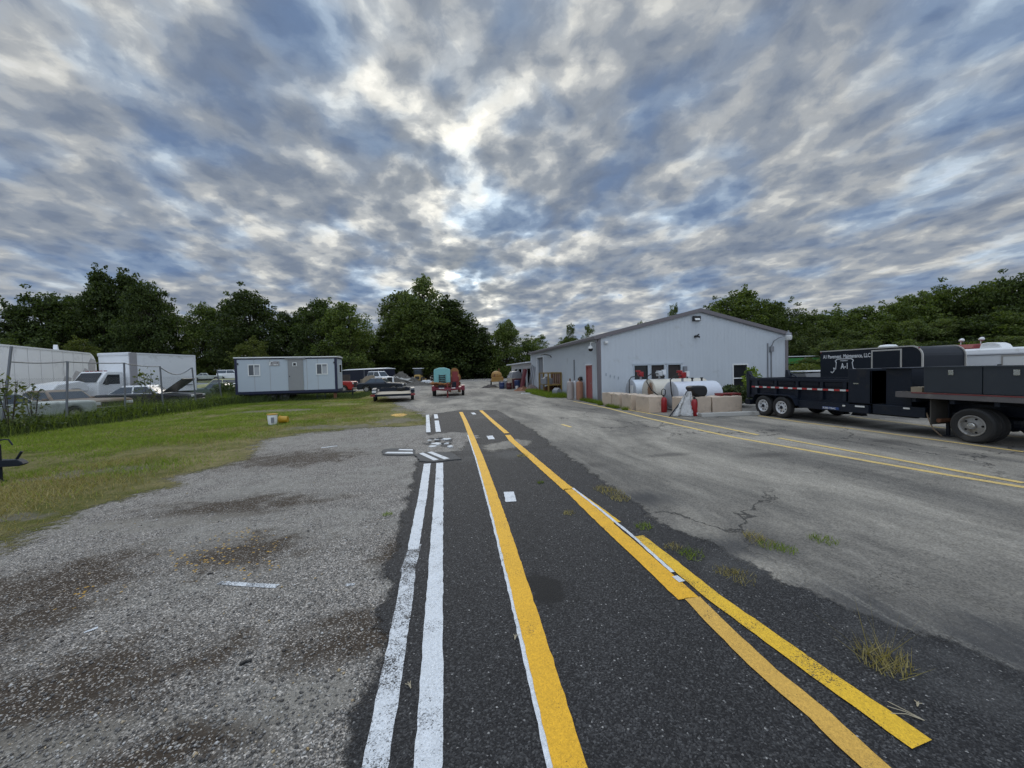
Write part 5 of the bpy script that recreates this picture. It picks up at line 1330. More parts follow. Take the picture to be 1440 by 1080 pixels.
# ------------------------------------------------------------------ teal tank trailer, tongue towards the camera
tt = thing('tank_trailer', 'red trailer carrying a teal water tank and rusty machinery on the gravel lane', 'trailer', (.12,30.2,0), R(-2))
f_ = MB(); f_.box(-1.0,-.4,.50,1.0,-.28,.68); f_.box(-1.0,-.28,.50,-.88,3.6,.66); f_.box(.88,-.28,.50,1.0,3.6,.66); f_.box(-1.0,3.6,.5,1.0,3.72,.66); f_.box(-.87,-.27,.60,.87,3.58,.65)
f_.bar((-.9,-.4,.56),(-.02,-2.2,.56),.11,.12); f_.bar((.9,-.4,.56),(.02,-2.2,.56),.11,.12)
M_MAROON = mat('maroon_paint', (.20,.022,.04), .4, var=.15, dirt=.3, dirtcol=(.12,.04,.03))
f_.build('frame', M_MAROON, tt)
for s in (-1,1):
    fn = MB(); fn.box(s*1.13-.14,.1,.74,s*1.13+.14,1.9,.80); fn.box(s*1.13-.14,.06,.42,s*1.13+.14,.10,.80)
    fn.build('fender', M_MAROON, tt)
    for y in (.62,1.38): wheel(tt,(s*1.13,y,.34),.34,.22,M_RIMG,s,n=20)
M_TEAL = mat('teal_plastic', (.20,.47,.46), .45, var=.06, dirt=.15, dirtcol=(.25,.36,.34))
tkp = [(-.62,0),(.62,0),(.64,.06),(.64,.98),(.58,1.08),(.2,1.20),(-.2,1.20),(-.58,1.08),(-.64,.98),(-.64,.06)]
MB().prism([(a-.48,b+1.02) for a,b in tkp],'y',.6,2.4).build('water_tank', M_TEAL, tt, bevel=.05)
cr = MB(); cr.box(-1.12,.4,.72,.17,.58,.98); cr.box(-1.12,.6,.66,.17,2.5,1.015); cr.build('tank_cradle', M_RUST, tt)
ld = MB()
for k in range(4): ld.box(-.68,.52,1.12+k*.15,-.26,.57,1.18+k*.15)
ld.box(-.72,.5,1.0,-.68,.57,1.68); ld.box(-.26,.5,1.0,-.22,.57,1.68); ld.build('ladder', M_BLACKP, tt)
rm = MB(); rm.box(.22,1.0,.66,.82,2.6,1.5); rm.box(.30,.9,1.1,.75,1.0,1.9); rm.build('pump_frame', M_REDD, tt)
M_ORUST = mat('orange_rust', (.30,.13,.04), .7, var=.3, dirt=.4, dirtcol=(.12,.05,.02))
MB().tube([(.5,1.2,1.85),(.5,2.4,1.85)],.34,16).build('hose_reel', M_ORUST, tt)
MB().tube([(-1.4,.3,1.0),(-.9,.35,1.02),(-.3,.2,.92),(.1,.1,.98)],.07,8).ball((-1.2,.4,1.0),.14).ball((-.6,.25,.95),.12).build('pump_gear', M_ORUST, tt, smooth=True)
MB().box(.30,-.1,.67,.62,.3,1.0).box(.33,-.12,1.0,.6,.32,1.08).build('engine', M_BLACKM, tt, bevel=.02)
MB().box(-.75,-.3,.67,-.3,.2,.82).build('toolbox', M_BLACKM, tt)
MB().box(-.7,-.42,.60,-.3,-.402,.66).box(.25,-.42,.60,.55,-.402,.66).build_each('reflector', M_TAPEW, tt)
MB().tube([(0,-1.85,.02),(0,-1.85,1.05)],.055,10).box(-.12,-1.97,0,.12,-1.73,.02).build('jack', M_REDD, tt)
MB().bar((0,-2.15,.56),(0,-2.6,.52),.08).build('coupler', M_BLACKM, tt)

# ------------------------------------------------------------------ things beyond
bt2 = thing('enclosed_trailer', 'long navy enclosed trailer with pale roof beyond the sedan', 'trailer', (-13.4,69.6,0), math.atan2(64.49-74.05,-9.08+17.53))
MB().box(-6.2,-1.2,.5,6.3,1.2,2.72).build('body', mat('navy_dull',(.012,.016,.032),.5,var=.1,spec=.3), bt2)
MB().prism([(-1.28,2.725),(-1.28,2.79),(0,2.95),(1.28,2.79),(1.28,2.725)],'x',-6.3,6.4).build('roof', M_WHITEP, bt2)
for x in (1.0,3.4): MB().box(x,-1.23,.55,x+.12,-1.203,2.7).build('seam', M_GALV, bt2)
for x in (-.6,.5): wheel(bt2,(x,-1.1,.36),.36,.22,M_RIMG,-1,axis='y',n=14); wheel(bt2,(x,1.1,.36),.36,.22,M_RIMG,1,axis='y',n=14)
van = car('van', 'white van nose with sloping windshield in front of the navy trailer', (-10.1,62.1,0), R(-40), P_WHITE, L=4.2, W=1.8, H=2.35, kind='suv', cat='van', wheel_r=.36)
ldr = thing('wheel_loader', 'small yellow loader with canopy parked far down the lane', 'loader', (-6.0,86,0), R(-8))
M_LYEL = mat('loader_yellow', (.50,.33,.10), .5, var=.12, dirt=.3, dirtcol=(.2,.13,.06))
MB().prism([(-.7,.5),(.7,.5),(.65,1.45),(.45,1.65),(-.45,1.65),(-.65,1.45)],'y',-1.2,1.2).build('body', M_LYEL, ldr, bevel=.04)
MB().box(-.45,-1.22,.62,.45,-1.203,1.3).build('radiator', M_BLACKP, ldr)
p_=MB()
for x in (-.8,.8):
    for y in (-.6,.9): p_.box(x-.05,y-.05,1.4,x+.05,y+.05,2.95)
p_.build_each('canopy_post', M_BLACKP, ldr); MB().box(-1.05,-.85,2.95,1.05,1.1,3.08).build('canopy', M_WHITEP, ldr)
MB().box(-.72,-.55,1.66,.72,.8,2.9).build('cab_glass', M_GLASSB, ldr)
for x in (-.95,.95):
    for y in (-.9,1.2): wheel(ldr,(x,y,.55),.55,.4,M_LYEL,1 if x>0 else -1,n=16)
MB().box(-1.2,1.9,.1,1.2,2.6,.8).build('bucket', M_LYEL, ldr)
def mound(name, label, cat, loc, sx, sy, h, m, seed, rough=.18, n=16):
    random.seed(seed); vs=[]; fs=[]
    for j in range(n+1):
        for i in range(n+1):
            x=-1+2*i/n; y=-1+2*j/n; r=min(1,math.hypot(x,y)); z=(1-r**1.5)*h*(1+random.uniform(-rough,rough)*2)
            vs.append((x*sx+random.uniform(-1,1)*.06*sx*rough*3, y*sy, max(0,z)-.02*(r>=1)))
    for j in range(n):
        for i in range(n): a=j*(n+1)+i; fs.append((a,a+1,a+n+2,a+n+1))
    o=MB().raw(vs,fs).build(name, m, None, loc=loc); return tag(o,label,cat)
M_RUB = mat('rubble', (.13,.12,.105), .9, var=.35, vscale=3, dirt=.4, dirtcol=(.06,.055,.05), dscale=2)
mound('rubble_pile','long pile of broken concrete and dark rubble beyond the sedan','rubble pile',(-6.9,63.5,0),3.4,2.2,1.45,M_RUB,3,.35)
mound('rubble_pile','low pale rubble pile at the edge of the lane','rubble pile',(-4.2,60.2,0),2.4,1.2,.5,M_RUB,4,.4)
mound('gravel_heap','low grey gravel heap at the far end of the lane','gravel heap',(9.3,118,0),3.4,2.0,.9,M_RUB,5,.3)
mound('tarp_heap','pale tarpaulin-covered heap at the far end of the lane','covered heap',(12.2,118,0),2.0,1.8,1.9,mat('tarp_pale',(.40,.44,.48),.5,var=.12),6,.12)
for k,(x,y,z,rz,s) in enumerate(((-7.6,63.2,1.3,.5,1.2),(-6.4,62.4,1.05,-.4,1.5),(-5.4,62.6,.55,.9,1.6))):
    tag(MB().box(-s/2,-.5,-.08,s/2,.5,.08,rot=(.25,.2,0)).build('concrete_slab', M_CONCG, None, loc=(x,y,z), rotz=rz, bevel=.03), ('broken concrete slab on the crest of the dark rubble pile','tilted concrete slab on the slope of the dark rubble pile','concrete slab sliding off the end of the dark rubble pile')[k], 'concrete slab')
tag(MB().prism([(-.9,0),(.9,0),(.8,.55),(.5,.8),(-.5,.8),(-.8,.6)],'y',-.7,.7).build('covered_pallet', M_WHITEP, None, loc=(-3.1,61.5,0), rotz=.1, bevel=.06), 'pale covered bundle beside the rubble by the lane', 'covered bundle')
tag(MB().box(-.65,-.6,0,.65,.6,1.3).prism([(-.65,1.3),(.65,1.3),(.6,1.75),(-.2,1.65)],'y',-.5,.5).build('timber_stack', M_WOOD, None, loc=(-10.7,56.5,0), rotz=-.3, bevel=.03), 'tan timber stack between the sedan and the navy trailer', 'timber stack')
dm_ = MB()
for k in range(3): pass
for k,(x,lab) in enumerate(((-13.0,'dull green steel drum behind the red pickup'),(-12.2,'rusty steel drum behind the red pickup'))):
    tag(MB().lathe([(.29,0),(.3,.03),(.3,.3),(.315,.32),(.3,.34),(.3,.6),(.315,.62),(.3,.64),(.3,.88),(.26,.9)],'z',(0,0,0),16).build('steel_drum', P_GREEN if k==0 else M_RUST, None, loc=(x,53.2,0), smooth=True), lab, 'drum')
tag(MB().box(-1.2,-.7,0,1.2,.7,1.9).box(-1.0,-.72,.3,1.0,-.702,1.6).build('scrap_container', mat('scrap_dark',(.05,.04,.035),.8,var=.4,vscale=4), None, loc=(-14.2,55.5,0), rotz=.2, bevel=.03), 'dark rusty scrap container behind the red pickup', 'container')
mx = thing('tar_kettle', 'ochre tar kettle trailer standing by the far shed', 'machine', (7.0,53.3,0), R(-6))
M_OCH = mat('kettle_ochre', (.33,.18,.045), .6, var=.25, dirt=.45, dirtcol=(.10,.06,.03), dscale=3)
MB().box(-.85,-1.0,.45,.85,1.2,.85).build('frame', M_OCH, mx, bevel=.03)
MB().ball((-.1,0,1.3),.72,18,10,(1.05,1.1,.9)).build('kettle', M_OCH, mx, smooth=True)
MB().box(-.8,-.9,.86,.8,.9,1.1).build('firebox', M_OCH, mx, bevel=.04)
MB().tube([(.25,-.2,1.7),(.25,-.2,2.3)],.07,8).build('stack', M_RUST, mx)
MB().box(-.5,-.75,1.0,.1,-.45,1.5).build('burner', M_RUST, mx)
for s in (-1,1): wheel(mx,(s*.88,.1,.32),.32,.2,M_RIMG,s,n=16)

# more stored stuff at the end of the lane
M_PALT = mat('pallet_grey', (.27,.23,.17), .85, var=.25)
def pallets(loc, n, rz, label):
    t = thing('pallet_stack', label, 'pallets', loc, rz)
    for k in range(n):
        b = MB(); z = k*.15
        for i in range(6): b.box(-.55,-.55+i*.2,z+.11,.55,-.44+i*.2,z+.14)
        for x in (-.53,-.05,.45): b.box(x,-.55,z,x+.1,.55,z+.109)
        b.build('pallet', M_PALT, t)
pallets((6.7,44.6,0),5,.2,'grey wooden pallets stacked before the shed end')
pallets((-11.6,58.3,0),8,.4,'tall pallet stack between the red pickup and the timber stack')
tag(MB().prism([(-1.4,0),(1.4,0),(1.3,.5),(.9,.95),(-.8,1.05),(-1.3,.6)],'y',-.8,.8).build('covered_machine', mat('tarp_green',(.06,.085,.06),.7,var=.3), None, loc=(-8.9,66.0,0), rotz=.3, bevel=.08), 'dull green covered machine behind the sedan roof', 'covered machine')
for k,(x,y,c,lab) in enumerate(((5.7,39.9,'barrel_blue','short blue barrel standing out from the shed junk'),(6.2,38.2,'maroon_dark','dark maroon oil drum before the blue barrel'))):
    tag(MB().lathe([(.26,0),(.28,.03),(.28,.28),(.295,.3),(.28,.32),(.28,.58),(.295,.6),(.28,.62),(.25,.7)],'z',(0,0,0),16).build('oil_drum', mat(c,((.03,.05,.14),(.085,.02,.022))[k],.45), None, loc=(x,y,0), smooth=True), lab, 'drum')
sc2 = thing('skid_tank', 'orange-brown skid tank standing behind the teal tank trailer', 'tank', (.72,36.5,0), R(4))
MB().lathe([(1e-4,-1.0),(.4,-.95),(.52,-.85),(.52,.85),(.4,.95),(1e-4,1.0)],'y',(0,0,1.35),20).build('tank_body', M_ORUST, sc2, smooth=True)
MB().box(-.5,-.8,0,-.38,.8,.95).box(.38,-.8,0,.5,.8,.95).box(-.37,-.7,.75,.37,.7,.85).build('skid', M_RUST, sc2)
# junk against the shed and doorway
J = [('blue_barrel', MB().lathe([(.26,0),(.29,.04),(.29,.86),(.24,.9)],'z',(0,0,0),16), mat('barrel_blue',(.03,.05,.14),.4), (7.1,38.6,0), 'dark blue plastic barrel in front of the shed', 'barrel', True),
     ('white_bucket', MB().lathe([(.13,0),(.16,.36),(.165,.37)],'z',(0,0,0),14), M_WHITEV, (6.75,36.9,0), 'white bucket on the ground before the shed junk', 'bucket', True),
     ('plywood_panel', MB().box(-.45,-.03,0,.45,.03,1.1,rot=(R(-8),0,0)), M_WOODL, (6.7,39.6,0), 'upright tan plywood panel before the shed', 'panel', False),
     ('maroon_board', MB().box(-.12,-.45,0,.12,.45,2.0,rot=(0,R(12),0)), mat('maroon_board',(.13,.02,.03),.5,var=.2), (7.35,36.6,0), 'tall maroon board leaning on the workshop corner', 'board', False),
     ('maroon_cabinet', MB().box(-.5,-.35,0,.5,.35,1.05), mat('maroon_dark',(.085,.02,.022),.5,var=.2), (7.25,39.7,0), 'low maroon cabinet beside the plywood panel', 'cabinet', False),
     ('grey_drum', MB().lathe([(.28,0),(.30,.03),(.30,.85),(.27,.88)],'z',(0,0,0),16), M_GALV, (6.3,41.0,0), 'grey steel drum at the edge of the shed junk', 'drum', True),
     ('tyre_stack', MB().lathe([(.18,0),(.34,.02),(.36,.1),(.34,.18),(.30,.19),(.34,.2),(.36,.29),(.34,.38),(.18,.4),(.18,0)],'z',(0,0,0),18,caps=False), M_RUBBER, (6.1,42.3,0), 'pair of old tyres stacked by the grey drum', 'tyres', True)]
for (nm, mb, mt, loc, lab, cat, smo) in J:
    tag(mb.build(nm, mt, None, loc=loc, smooth=smo, bevel=0 if smo else .02), lab, cat)
jt = thing('silver_machine', 'silver ribbed machine housing standing in front of the dark shed bays', 'machine', (7.35,41.3,0))
MB().prism([(-.6,.75),(-.65,1.1),(-.4,1.75),(.3,1.85),(.6,1.5),(.6,.75)],'y',-1.1,1.1).build('housing', M_GALV, jt, bevel=.05)
MB().box(-.6,-1.0,0,.6,1.0,.74).build('base', M_BLACKM, jt)
gr_=MB()
for k in range(4): gr_.box(-.70,-.9,.85+k*.14,-.66,.9,.91+k*.14)
gr_.build('grille', M_WHITEP, jt)
mound('clay_rubble','small heap of reddish broken bricks by the grass edge','brick heap',(6.9,34.5,0),.9,.8,.32,mat('brick_rubble',(.25,.12,.07),.9,var=.35,vscale=6),8,.4,10)
mound('scrap_heap','low dark heap of scrap wood on the lane near the shed','scrap heap',(4.9,43.6,0),1.3,.8,.22,mat('scrap_heap',(.07,.06,.055),.9,var=.5,vscale=6),9,.5,12)
mound('soil_heap','grey heap of scrap and blocks in front of the sliding doorway','scrap heap',(7.25,32.3,0),.55,1.2,.5,mat('scrap_grey',(.17,.13,.12),.9,var=.4,vscale=6),10,.4,12)
for k,(x,y,l,lab) in enumerate(((6.2,29.6,.9,'pale plank end lying in the grass by the ochre rack'),(5.5,42.4,1.6,'weathered plank lying beside the dark scrap heap'))):
    tag(MB().box(-l/2,-.06,0,l/2,.06,.05).build('plank', M_WHITEP if k==0 else M_WOOD, None, loc=(x,y,.02), rotz=-.4), lab, 'plank')
for k,(y,lean,lab) in enumerate(((35.3,.35,'grey pipe leaning on the workshop wall, outermost of three'),(34.7,.28,'grey pipe leaning on the workshop wall, middle of three'),(34.2,.22,'grey pipe leaning on the workshop wall, next to the doorway'))):
    tag(MB().tube([(-lean-.12,.2-.15*k,0),(-.06,0,2.35-.1*k)],.045,8).build('leaning_pipe', M_GREYP, None, loc=(8.03,y,0), smooth=True), lab, 'pipe', 'pipes leaning by the doorway')

# ------------------------------------------------------------------ buckets and trailer tongue in the grass
b_ = thing('bucket', 'white plastic pail with yellow rim standing in the grass', 'bucket', (-6.47,15.68,0))
MB().lathe([(.14,0),(.17,.36),(.165,.37)],'z',(0,0,0),20).build('pail', M_WHITEV, b_, smooth=True)
MB().lathe([(.172,.365),(.185,.37),(.185,.40),(.16,.405),(1e-4,.38)],'z',(0,0,0),20).build('rim', mat('bucket_yellow',(.50,.29,.018),.4), b_, smooth=True)
MB().box(.02,-.175,.08,.12,-.155,.28).build('sticker', M_GREYP, b_)
b2 = thing('bucket', 'short yellow bucket lying beside the white pail', 'bucket', (-6.15,15.95,0))
MB().lathe([(.135,0),(.14,.03),(.12,.27),(1e-4,.26)],'x',(-.16,0,.145),20).build('pail', mat('bucket_yellow',(.50,.29,.018),.4), b2, smooth=True)
MB().lathe([(.15,-.02),(.15,.02),(.135,.02)],'x',(-.16,0,.15),20,).build('rim', mat('bucket_yellow',(.50,.29,.018),.4), b2, smooth=True)
tg_ = thing('trailer_tongue', 'black trailer tongue with upright jack and crank at the edge of the lawn', 'trailer', (-7.72,8.28,0), R(4))
fr = MB(); fr.bar((0,0,.34),(-2.2,.75,.36),.08,.11); fr.bar((0,0,.34),(-2.2,-.75,.36),.08,.11); fr.box(-2.3,-.95,.30,-2.2,.95,.42); fr.box(-5.2,-.95,.30,-2.302,.95,.42)
fr.build('frame', M_BLACKM, tg_)
MB().prism([(-.1,.28),(.13,.28),(.19,.31),(.16,.36),(.10,.40),(-.1,.40)],'y',-.06,.06).bar((.06,0,.40),(.14,0,.54),.04,.03).build('coupler', M_BLACKM, tg_, bevel=.01)
jk = MB().tube([(-.18,-.02,.03),(-.18,-.02,.68)],.04,10).box(-.30,-.10,0,-.14,.06,.03).build('jack', M_BLACKM, tg_)
MB().tube([(-.22,-.02,.68),(-.2,-.02,.74),(-.08,-.02,.77),(-.02,-.02,.76),(.03,-.02,.66)],.012,8).build('crank', M_BLACKM, jk, smooth=True)
MB().box(-.21,-.067,.52,-.15,-.058,.58).build('label', M_WHITEV, jk)
for s in (-1,1): wheel(tg_,(-4.2,s*1.1,.31),.31,.19,M_RIMG,s,axis='y',n=20)
# ------------------------------------------------------------------ trees
rng = np.random.default_rng(5)
def leaf_quads(centers, size, rs, squash=.55, updir=.35):
    """one small folded leaf spray (a quad) at every centre; returns verts, faces arrays"""
    n = len(centers)
    nrm = rs.normal(size=(n,3)); nrm[:,2] = np.abs(nrm[:,2])*(1+updir) ; nrm /= np.linalg.norm(nrm,axis=1,keepdims=True)
    t = rs.normal(size=(n,3)); t -= nrm*(t*nrm).sum(1,keepdims=True); t /= np.linalg.norm(t,axis=1,keepdims=True)
    b = np.cross(nrm,t)
    s = (size*rs.uniform(.6,1.4,size=(n,1)))
    v0 = centers - t*s; v1 = centers + b*s*squash; v2 = centers + t*s; v3 = centers - b*s*squash
    V = np.stack([v0,v1,v2,v3],1).reshape(-1,3); F = np.arange(4*n).reshape(-1,4)
    return V, F
def np_mesh(name, V, F, m):
    me = bpy.data.meshes.new(name); k = F.shape[1]
    me.vertices.add(len(V)); me.vertices.foreach_set('co', V.astype(np.float32).ravel())
    me.loops.add(F.size); me.loops.foreach_set('vertex_index', F.astype(np.int32).ravel())
    me.polygons.add(len(F)); me.polygons.foreach_set('loop_start', np.arange(0,F.size,k,dtype=np.int32)); me.polygons.foreach_set('loop_total', np.full(len(F),k,dtype=np.int32))
    me.update(calc_edges=True); me.materials.append(m); return me
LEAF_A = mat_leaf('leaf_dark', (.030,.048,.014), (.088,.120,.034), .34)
LEAF_B = mat_leaf('leaf_mid', (.054,.082,.020), (.145,.182,.050), .38)
LEAF_C = mat_leaf('leaf_light', (.075,.108,.038), (.18,.21,.08), .40)
LEAF_D = mat_leaf('leaf_yellowish', (.075,.10,.02), (.155,.17,.042), .3)
BARK = mat('bark', (.055,.045,.036), .9, var=.3, vscale=4, bump=.6, bscale=14)
def tree_proto(seed, form, ncl, per, lsize, low=.12):
    """unit tree: height 1 scaled as 10 m tall, crown radius about 3 m"""
    rs = np.random.default_rng(seed); H = 10.0
    tr = MB(); limbs = []
    bend = rs.uniform(-.3,.3,2)
    pts = [(0,0,-.1),(bend[0]*.3,bend[1]*.3,H*.18),(bend[0],bend[1],H*.45),(bend[0]*1.2,bend[1]*1.3,H*.86)]
    tr.tube(pts, [.26,.21,.14,.03], 8)
    cl = []
    for i in range(ncl):
        z = rs.uniform(low,1.0)
        if form == 'round': w = 3.4*math.sin(math.pi*min(1,max(0.02,(z-low*.6)/(1.04-low*.6)))**.75)**.7
        elif form == 'tall': w = 2.45*(max(0.0,1-z**4))**.55*(.6+.4*min(1,z/.3))
        elif form == 'spread': w = 3.9*(math.sin(math.pi*(.12+.86*z)))**.6
        else: w = 2.9*(max(0.0,1.0-z**1.9))**.6+.2
        a = rs.uniform(0,2*math.pi); rr = w*math.sqrt(rs.uniform(.05,1.0))*rs.uniform(.85,1.12)
        c = np.array([rr*math.cos(a)+bend[0]*z, rr*math.sin(a)+bend[1]*z, z*H*rs.uniform(.95,1.02)])
        cl.append((c, rs.uniform(.55,1.15)*(1.0 if z < .85 else .75)))
        if i % 3 == 0:
            st = Vector((bend[0]*z*.6, bend[1]*z*.6, max(.15,z*.62-.05)*H)); e = Vector(c)
            mid = st.lerp(e,.5)+Vector((0,0,.3)); tr.tube([st,mid,e],[.075,.05,.015],5)
    for i in range(24):   # loose sprigs round the outline
        c, r = cl[int(rs.integers(len(cl)))]
        if c[2] < H*.3: continue
        o = np.array([c[0], c[1], (c[2]-H*.45)*.8]); o /= max(.2, np.linalg.norm(o)); cl.append((c+o*r*rs.uniform(.95,1.5)+np.array([0,0,.12]), rs.uniform(.22,.42)))
    C = []
    for c, r in cl:
        k = int(per*r*r*1.0)+10
        d = rs.normal(size=(k,3)); d /= np.linalg.norm(d,axis=1,keepdims=True)
        rad = r*(rs.uniform(.25,1.12,size=(k,1)))**.55
        p = c + d*rad*np.array([1.1,1.1,.72]); p[:,2] = np.maximum(p[:,2], .15)
        C.append(p)
    C = np.concatenate(C)
    V, F = leaf_quads(C, lsize, rs)
    return tr, V, F
PROTO = {}
def proto(key, seed, form, ncl, per, lsize, leaf, low=.12):
    tr, V, F = tree_proto(seed, form, ncl, per, lsize, low)
    me_t = tr.mesh('trunk'); me_t.materials.append(BARK); me_t.shade_smooth()
    PROTO[key] = (me_t, np_mesh('crown', V, F, leaf))
proto('rA', 1, 'round', 137, 183, .135, LEAF_A); proto('rB', 2, 'round', 125, 175, .135, LEAF_B); proto('tA', 3, 'tall', 131, 183, .135, LEAF_A)
proto('tC', 4, 'tall', 125, 166, .135, LEAF_C); proto('sA', 5, 'spread', 150, 175, .135, LEAF_A); proto('cA', 6, 'cone', 118, 175, .135, LEAF_A, .06)
proto('cB', 7, 'cone', 118, 157, .135, LEAF_B, .06); proto('rC', 8, 'round', 118, 166, .135, LEAF_B, .05); proto('bD', 9, 'round', 87, 175, .135, LEAF_D, .03)
proto('open', 10, 'round', 42, 157, .135, LEAF_B, .42); proto('sB', 12, 'spread', 137, 175, .135, LEAF_B, .05)
proto('rL', 13, 'round', 110, 160, .135, LEAF_C, .04)
RAD = {'rL':3.4,'rA':3.4,'rB':3.4,'tA':2.5,'tC':2.5,'sA':3.9,'cA':3.0,'cB':3.0,'rC':3.4,'bD':3.4,'open':3.4,'sB':3.9}
def tree(key, u, vtop, D, wpx, label, group=None, name='deciduous_tree', cat='tree'):
    top = atd(u, vtop, D); h = max(1.0, top.z)
    t = thing(name, label, cat, (top.x, top.y, 0), random.uniform(0, 6.28), group)
    me_t, me_c = PROTO[key]; w = wpx*D/F_PX/2
    s = (w/RAD[key], w/RAD[key], h/10.0)
    for nm, me in (('trunk', me_t), ('crown', me_c)):
        o = bpy.data.objects.new(nm, me); COL.objects.link(o); o.parent = t; o.scale = s
    return t
random.seed(21)
GL = 'trees at the back of the junkyard'; GC = 'trees at the end of the lane'; GR = 'trees beyond the trailers'; GB = 'trees behind the workshop'
T_LEFT = [('sA',62,413,60,105,'broad dark tree over the semi trailer'),('rA',24,440,58,60,'dark rounded tree at the outer edge of the junkyard trees'),
 ('tA',136,384,62,52,'tall spiky dark tree, highest over the white trucks'),('tA',172,390,64,60,'tall dark tree beside the highest one over the box truck'),
 ('sA',207,398,60,78,'broad dark tree with ragged top over the box truck'),('rA',100,420,66,60,'dark tree filling between the broad tree and the highest one'),
 ('rA',246,446,66,56,'low dark tree beside the gap over the box truck'),('rB',283,428,64,62,'dark tree over the far junk cars'),
 ('rC',318,426,66,60,'dark green tree behind the office trailer corner'),('sA',352,410,60,100,'big rounded tree over the office trailer'),
 ('rA',398,441,66,46,'dark tree filling behind the office trailer'),('cA',425,436,68,60,'pointed dark tree behind the office trailer door'),
 ('rA',449,425,62,72,'dark tree over the end of the office trailer'),('rB',486,427,60,76,'green rounded tree over the red pickup'),
 ('bD',505,470,84,55,'lighter low tree beside the office trailer end'),('cB',515,462,70,50,'pointed green tree before the tall pale one'),('rB',541,462,72,44,'green tree between the pointed tree and the tall pale one'),
 ('bD',355,478,54,55,'low yellowish tree peeping over the office trailer roof'),('rC',10,478,45,70,'low dark tree beside the semi trailer end'),
 ('bD',115,478,48,60,'yellowish bushy tree above the semi trailer nose')]
for a in T_LEFT: tree(a[0], a[1], a[2], a[3]*1.55, a[4], a[5], GL)
T_C = [('tC',560,412,84,62,'tall pale green tree with airy crown over the sedan'),('tC',597,394,82,60,'tallest tree, dark crown reaching highest over the lane'),
 ('rB',590,425,80,90,'broad tree at the foot of the tallest one'),('tA',628,425,84,74,'tall dark tree beside the tallest one'),('cA',655,452,86,60,'dark pointed tree over the teal tank'),
 ('cA',676,462,88,48,'smaller dark pointed tree next to it over the lane'),('cB',711,452,86,56,'conical green tree standing apart at the end of the lane'),
 ('rC',742,478,88,60,'low green tree over the shed roof'),('open',757,474,96,46,'thin tree with loose crown over the shed'),('rC',695,486,92,60,'low dark tree under the conical one'),
 ('rA',575,470,86,80,'dark low tree behind the loader'),('rA',640,480,90,80,'dark low tree behind the teal tank')]
for a in T_C: tree(a[0], a[1], a[2], a[3]*1.3, a[4], a[5], GC)
T_B = [('open',803,459,72,26,'small loose tree top over the workshop eave'),('open',829,460,72,26,'small loose tree top over the dome camera corner'),('rB',798,474,74,50,'low green tree top behind the workshop eave'),
 ('open',903,456,58,26,'twiggy tree top peeping over the roof slope'),('open',947,433,54,30,'twiggy tree top just before the roof ridge'),
 ('rB',1042,411,52,96,'big rounded green tree behind the roof ridge'),('rC',1008,428,56,60,'green tree showing behind the ridge'),('rB',1080,424,52,64,'green tree over the far roof slope'),('rC',1098,442,48,50,'darker tree above the yard lamp')]
for a in T_B: tree(*a[:5], a[5], GB)
lab_r = 'dense green tree in the dark wooded rise beyond the trailers'
for i, (k, u, v, D, w) in enumerate([('rC',1128,438,50,70),('sB',1152,440,48,70),('rC',1185,437,48,72),('rB',1220,431,48,74),('sB',1256,424,48,78),('rB',1290,413,48,76),('rC',1322,405,48,78),('sB',1356,401,48,80),('rB',1392,397,46,80),('sA',1432,386,42,90),('rC',1475,382,42,90),
     ('rL',1145,462,44,70),('rL',1190,466,44,70),('rC',1240,456,42,76),('rL',1285,452,42,76),('rL',1330,450,42,80),('rA',1378,446,40,80),('rC',1425,440,38,90),('rA',1470,440,38,90),('rL',1110,476,46,50),('rL',1165,482,38,70),('rL',1215,480,36,70),('rL',1270,480,36,76),('rA',1320,482,36,70),('rC',1370,478,34,70),('rL',1420,474,33,80)]):
    tree(k, u, v, D, w, lab_r, GR)
# dark undergrowth under the trees
def thicket(name, label, spans, n, lsize, leaf, zmax, depth):
    P = []
    for (u0,u1,D0,D1,zm) in spans:
        a = atd(u0,520,D0); b = atd(u1,520,D1); k = int(n*abs(u1-u0)/sum(abs(s[1]-s[0]) for s in spans))
        t = rng.uniform(0,1,k); wob = np.sin(t*40)*.25+np.sin(t*97+1)*.2+np.sin(t*13)*.3
        z = rng.uniform(0,1,k)**.8*zm*(1+wob*.5)
        off = rng.normal(0,depth,k)
        d = np.array([b.x-a.x,b.y-a.y]); d /= np.linalg.norm(d); nn = np.array([-d[1],d[0]])
        P.append(np.stack([a.x+(b.x-a.x)*t+nn[0]*off, a.y+(b.y-a.y)*t+nn[1]*off, z+.05],1))
    P = np.concatenate(P); V, F = leaf_quads(P, lsize, rng)
    o = bpy.data.objects.new(name, np_mesh(name, V, F, leaf)); COL.objects.link(o)
    return tag(o, label, 'undergrowth', None, 'stuff')
thicket('undergrowth', 'dark undergrowth beneath the trees round the yard', [(-120,330,104,106,5.0),(330,560,100,112,4.0),(560,770,118,118,3.2),(1080,1500,50,44,4.0),(-120,560,118,120,7.5),(560,790,128,128,4.2)], 60000, .30, LEAF_A, 5, 1.6)
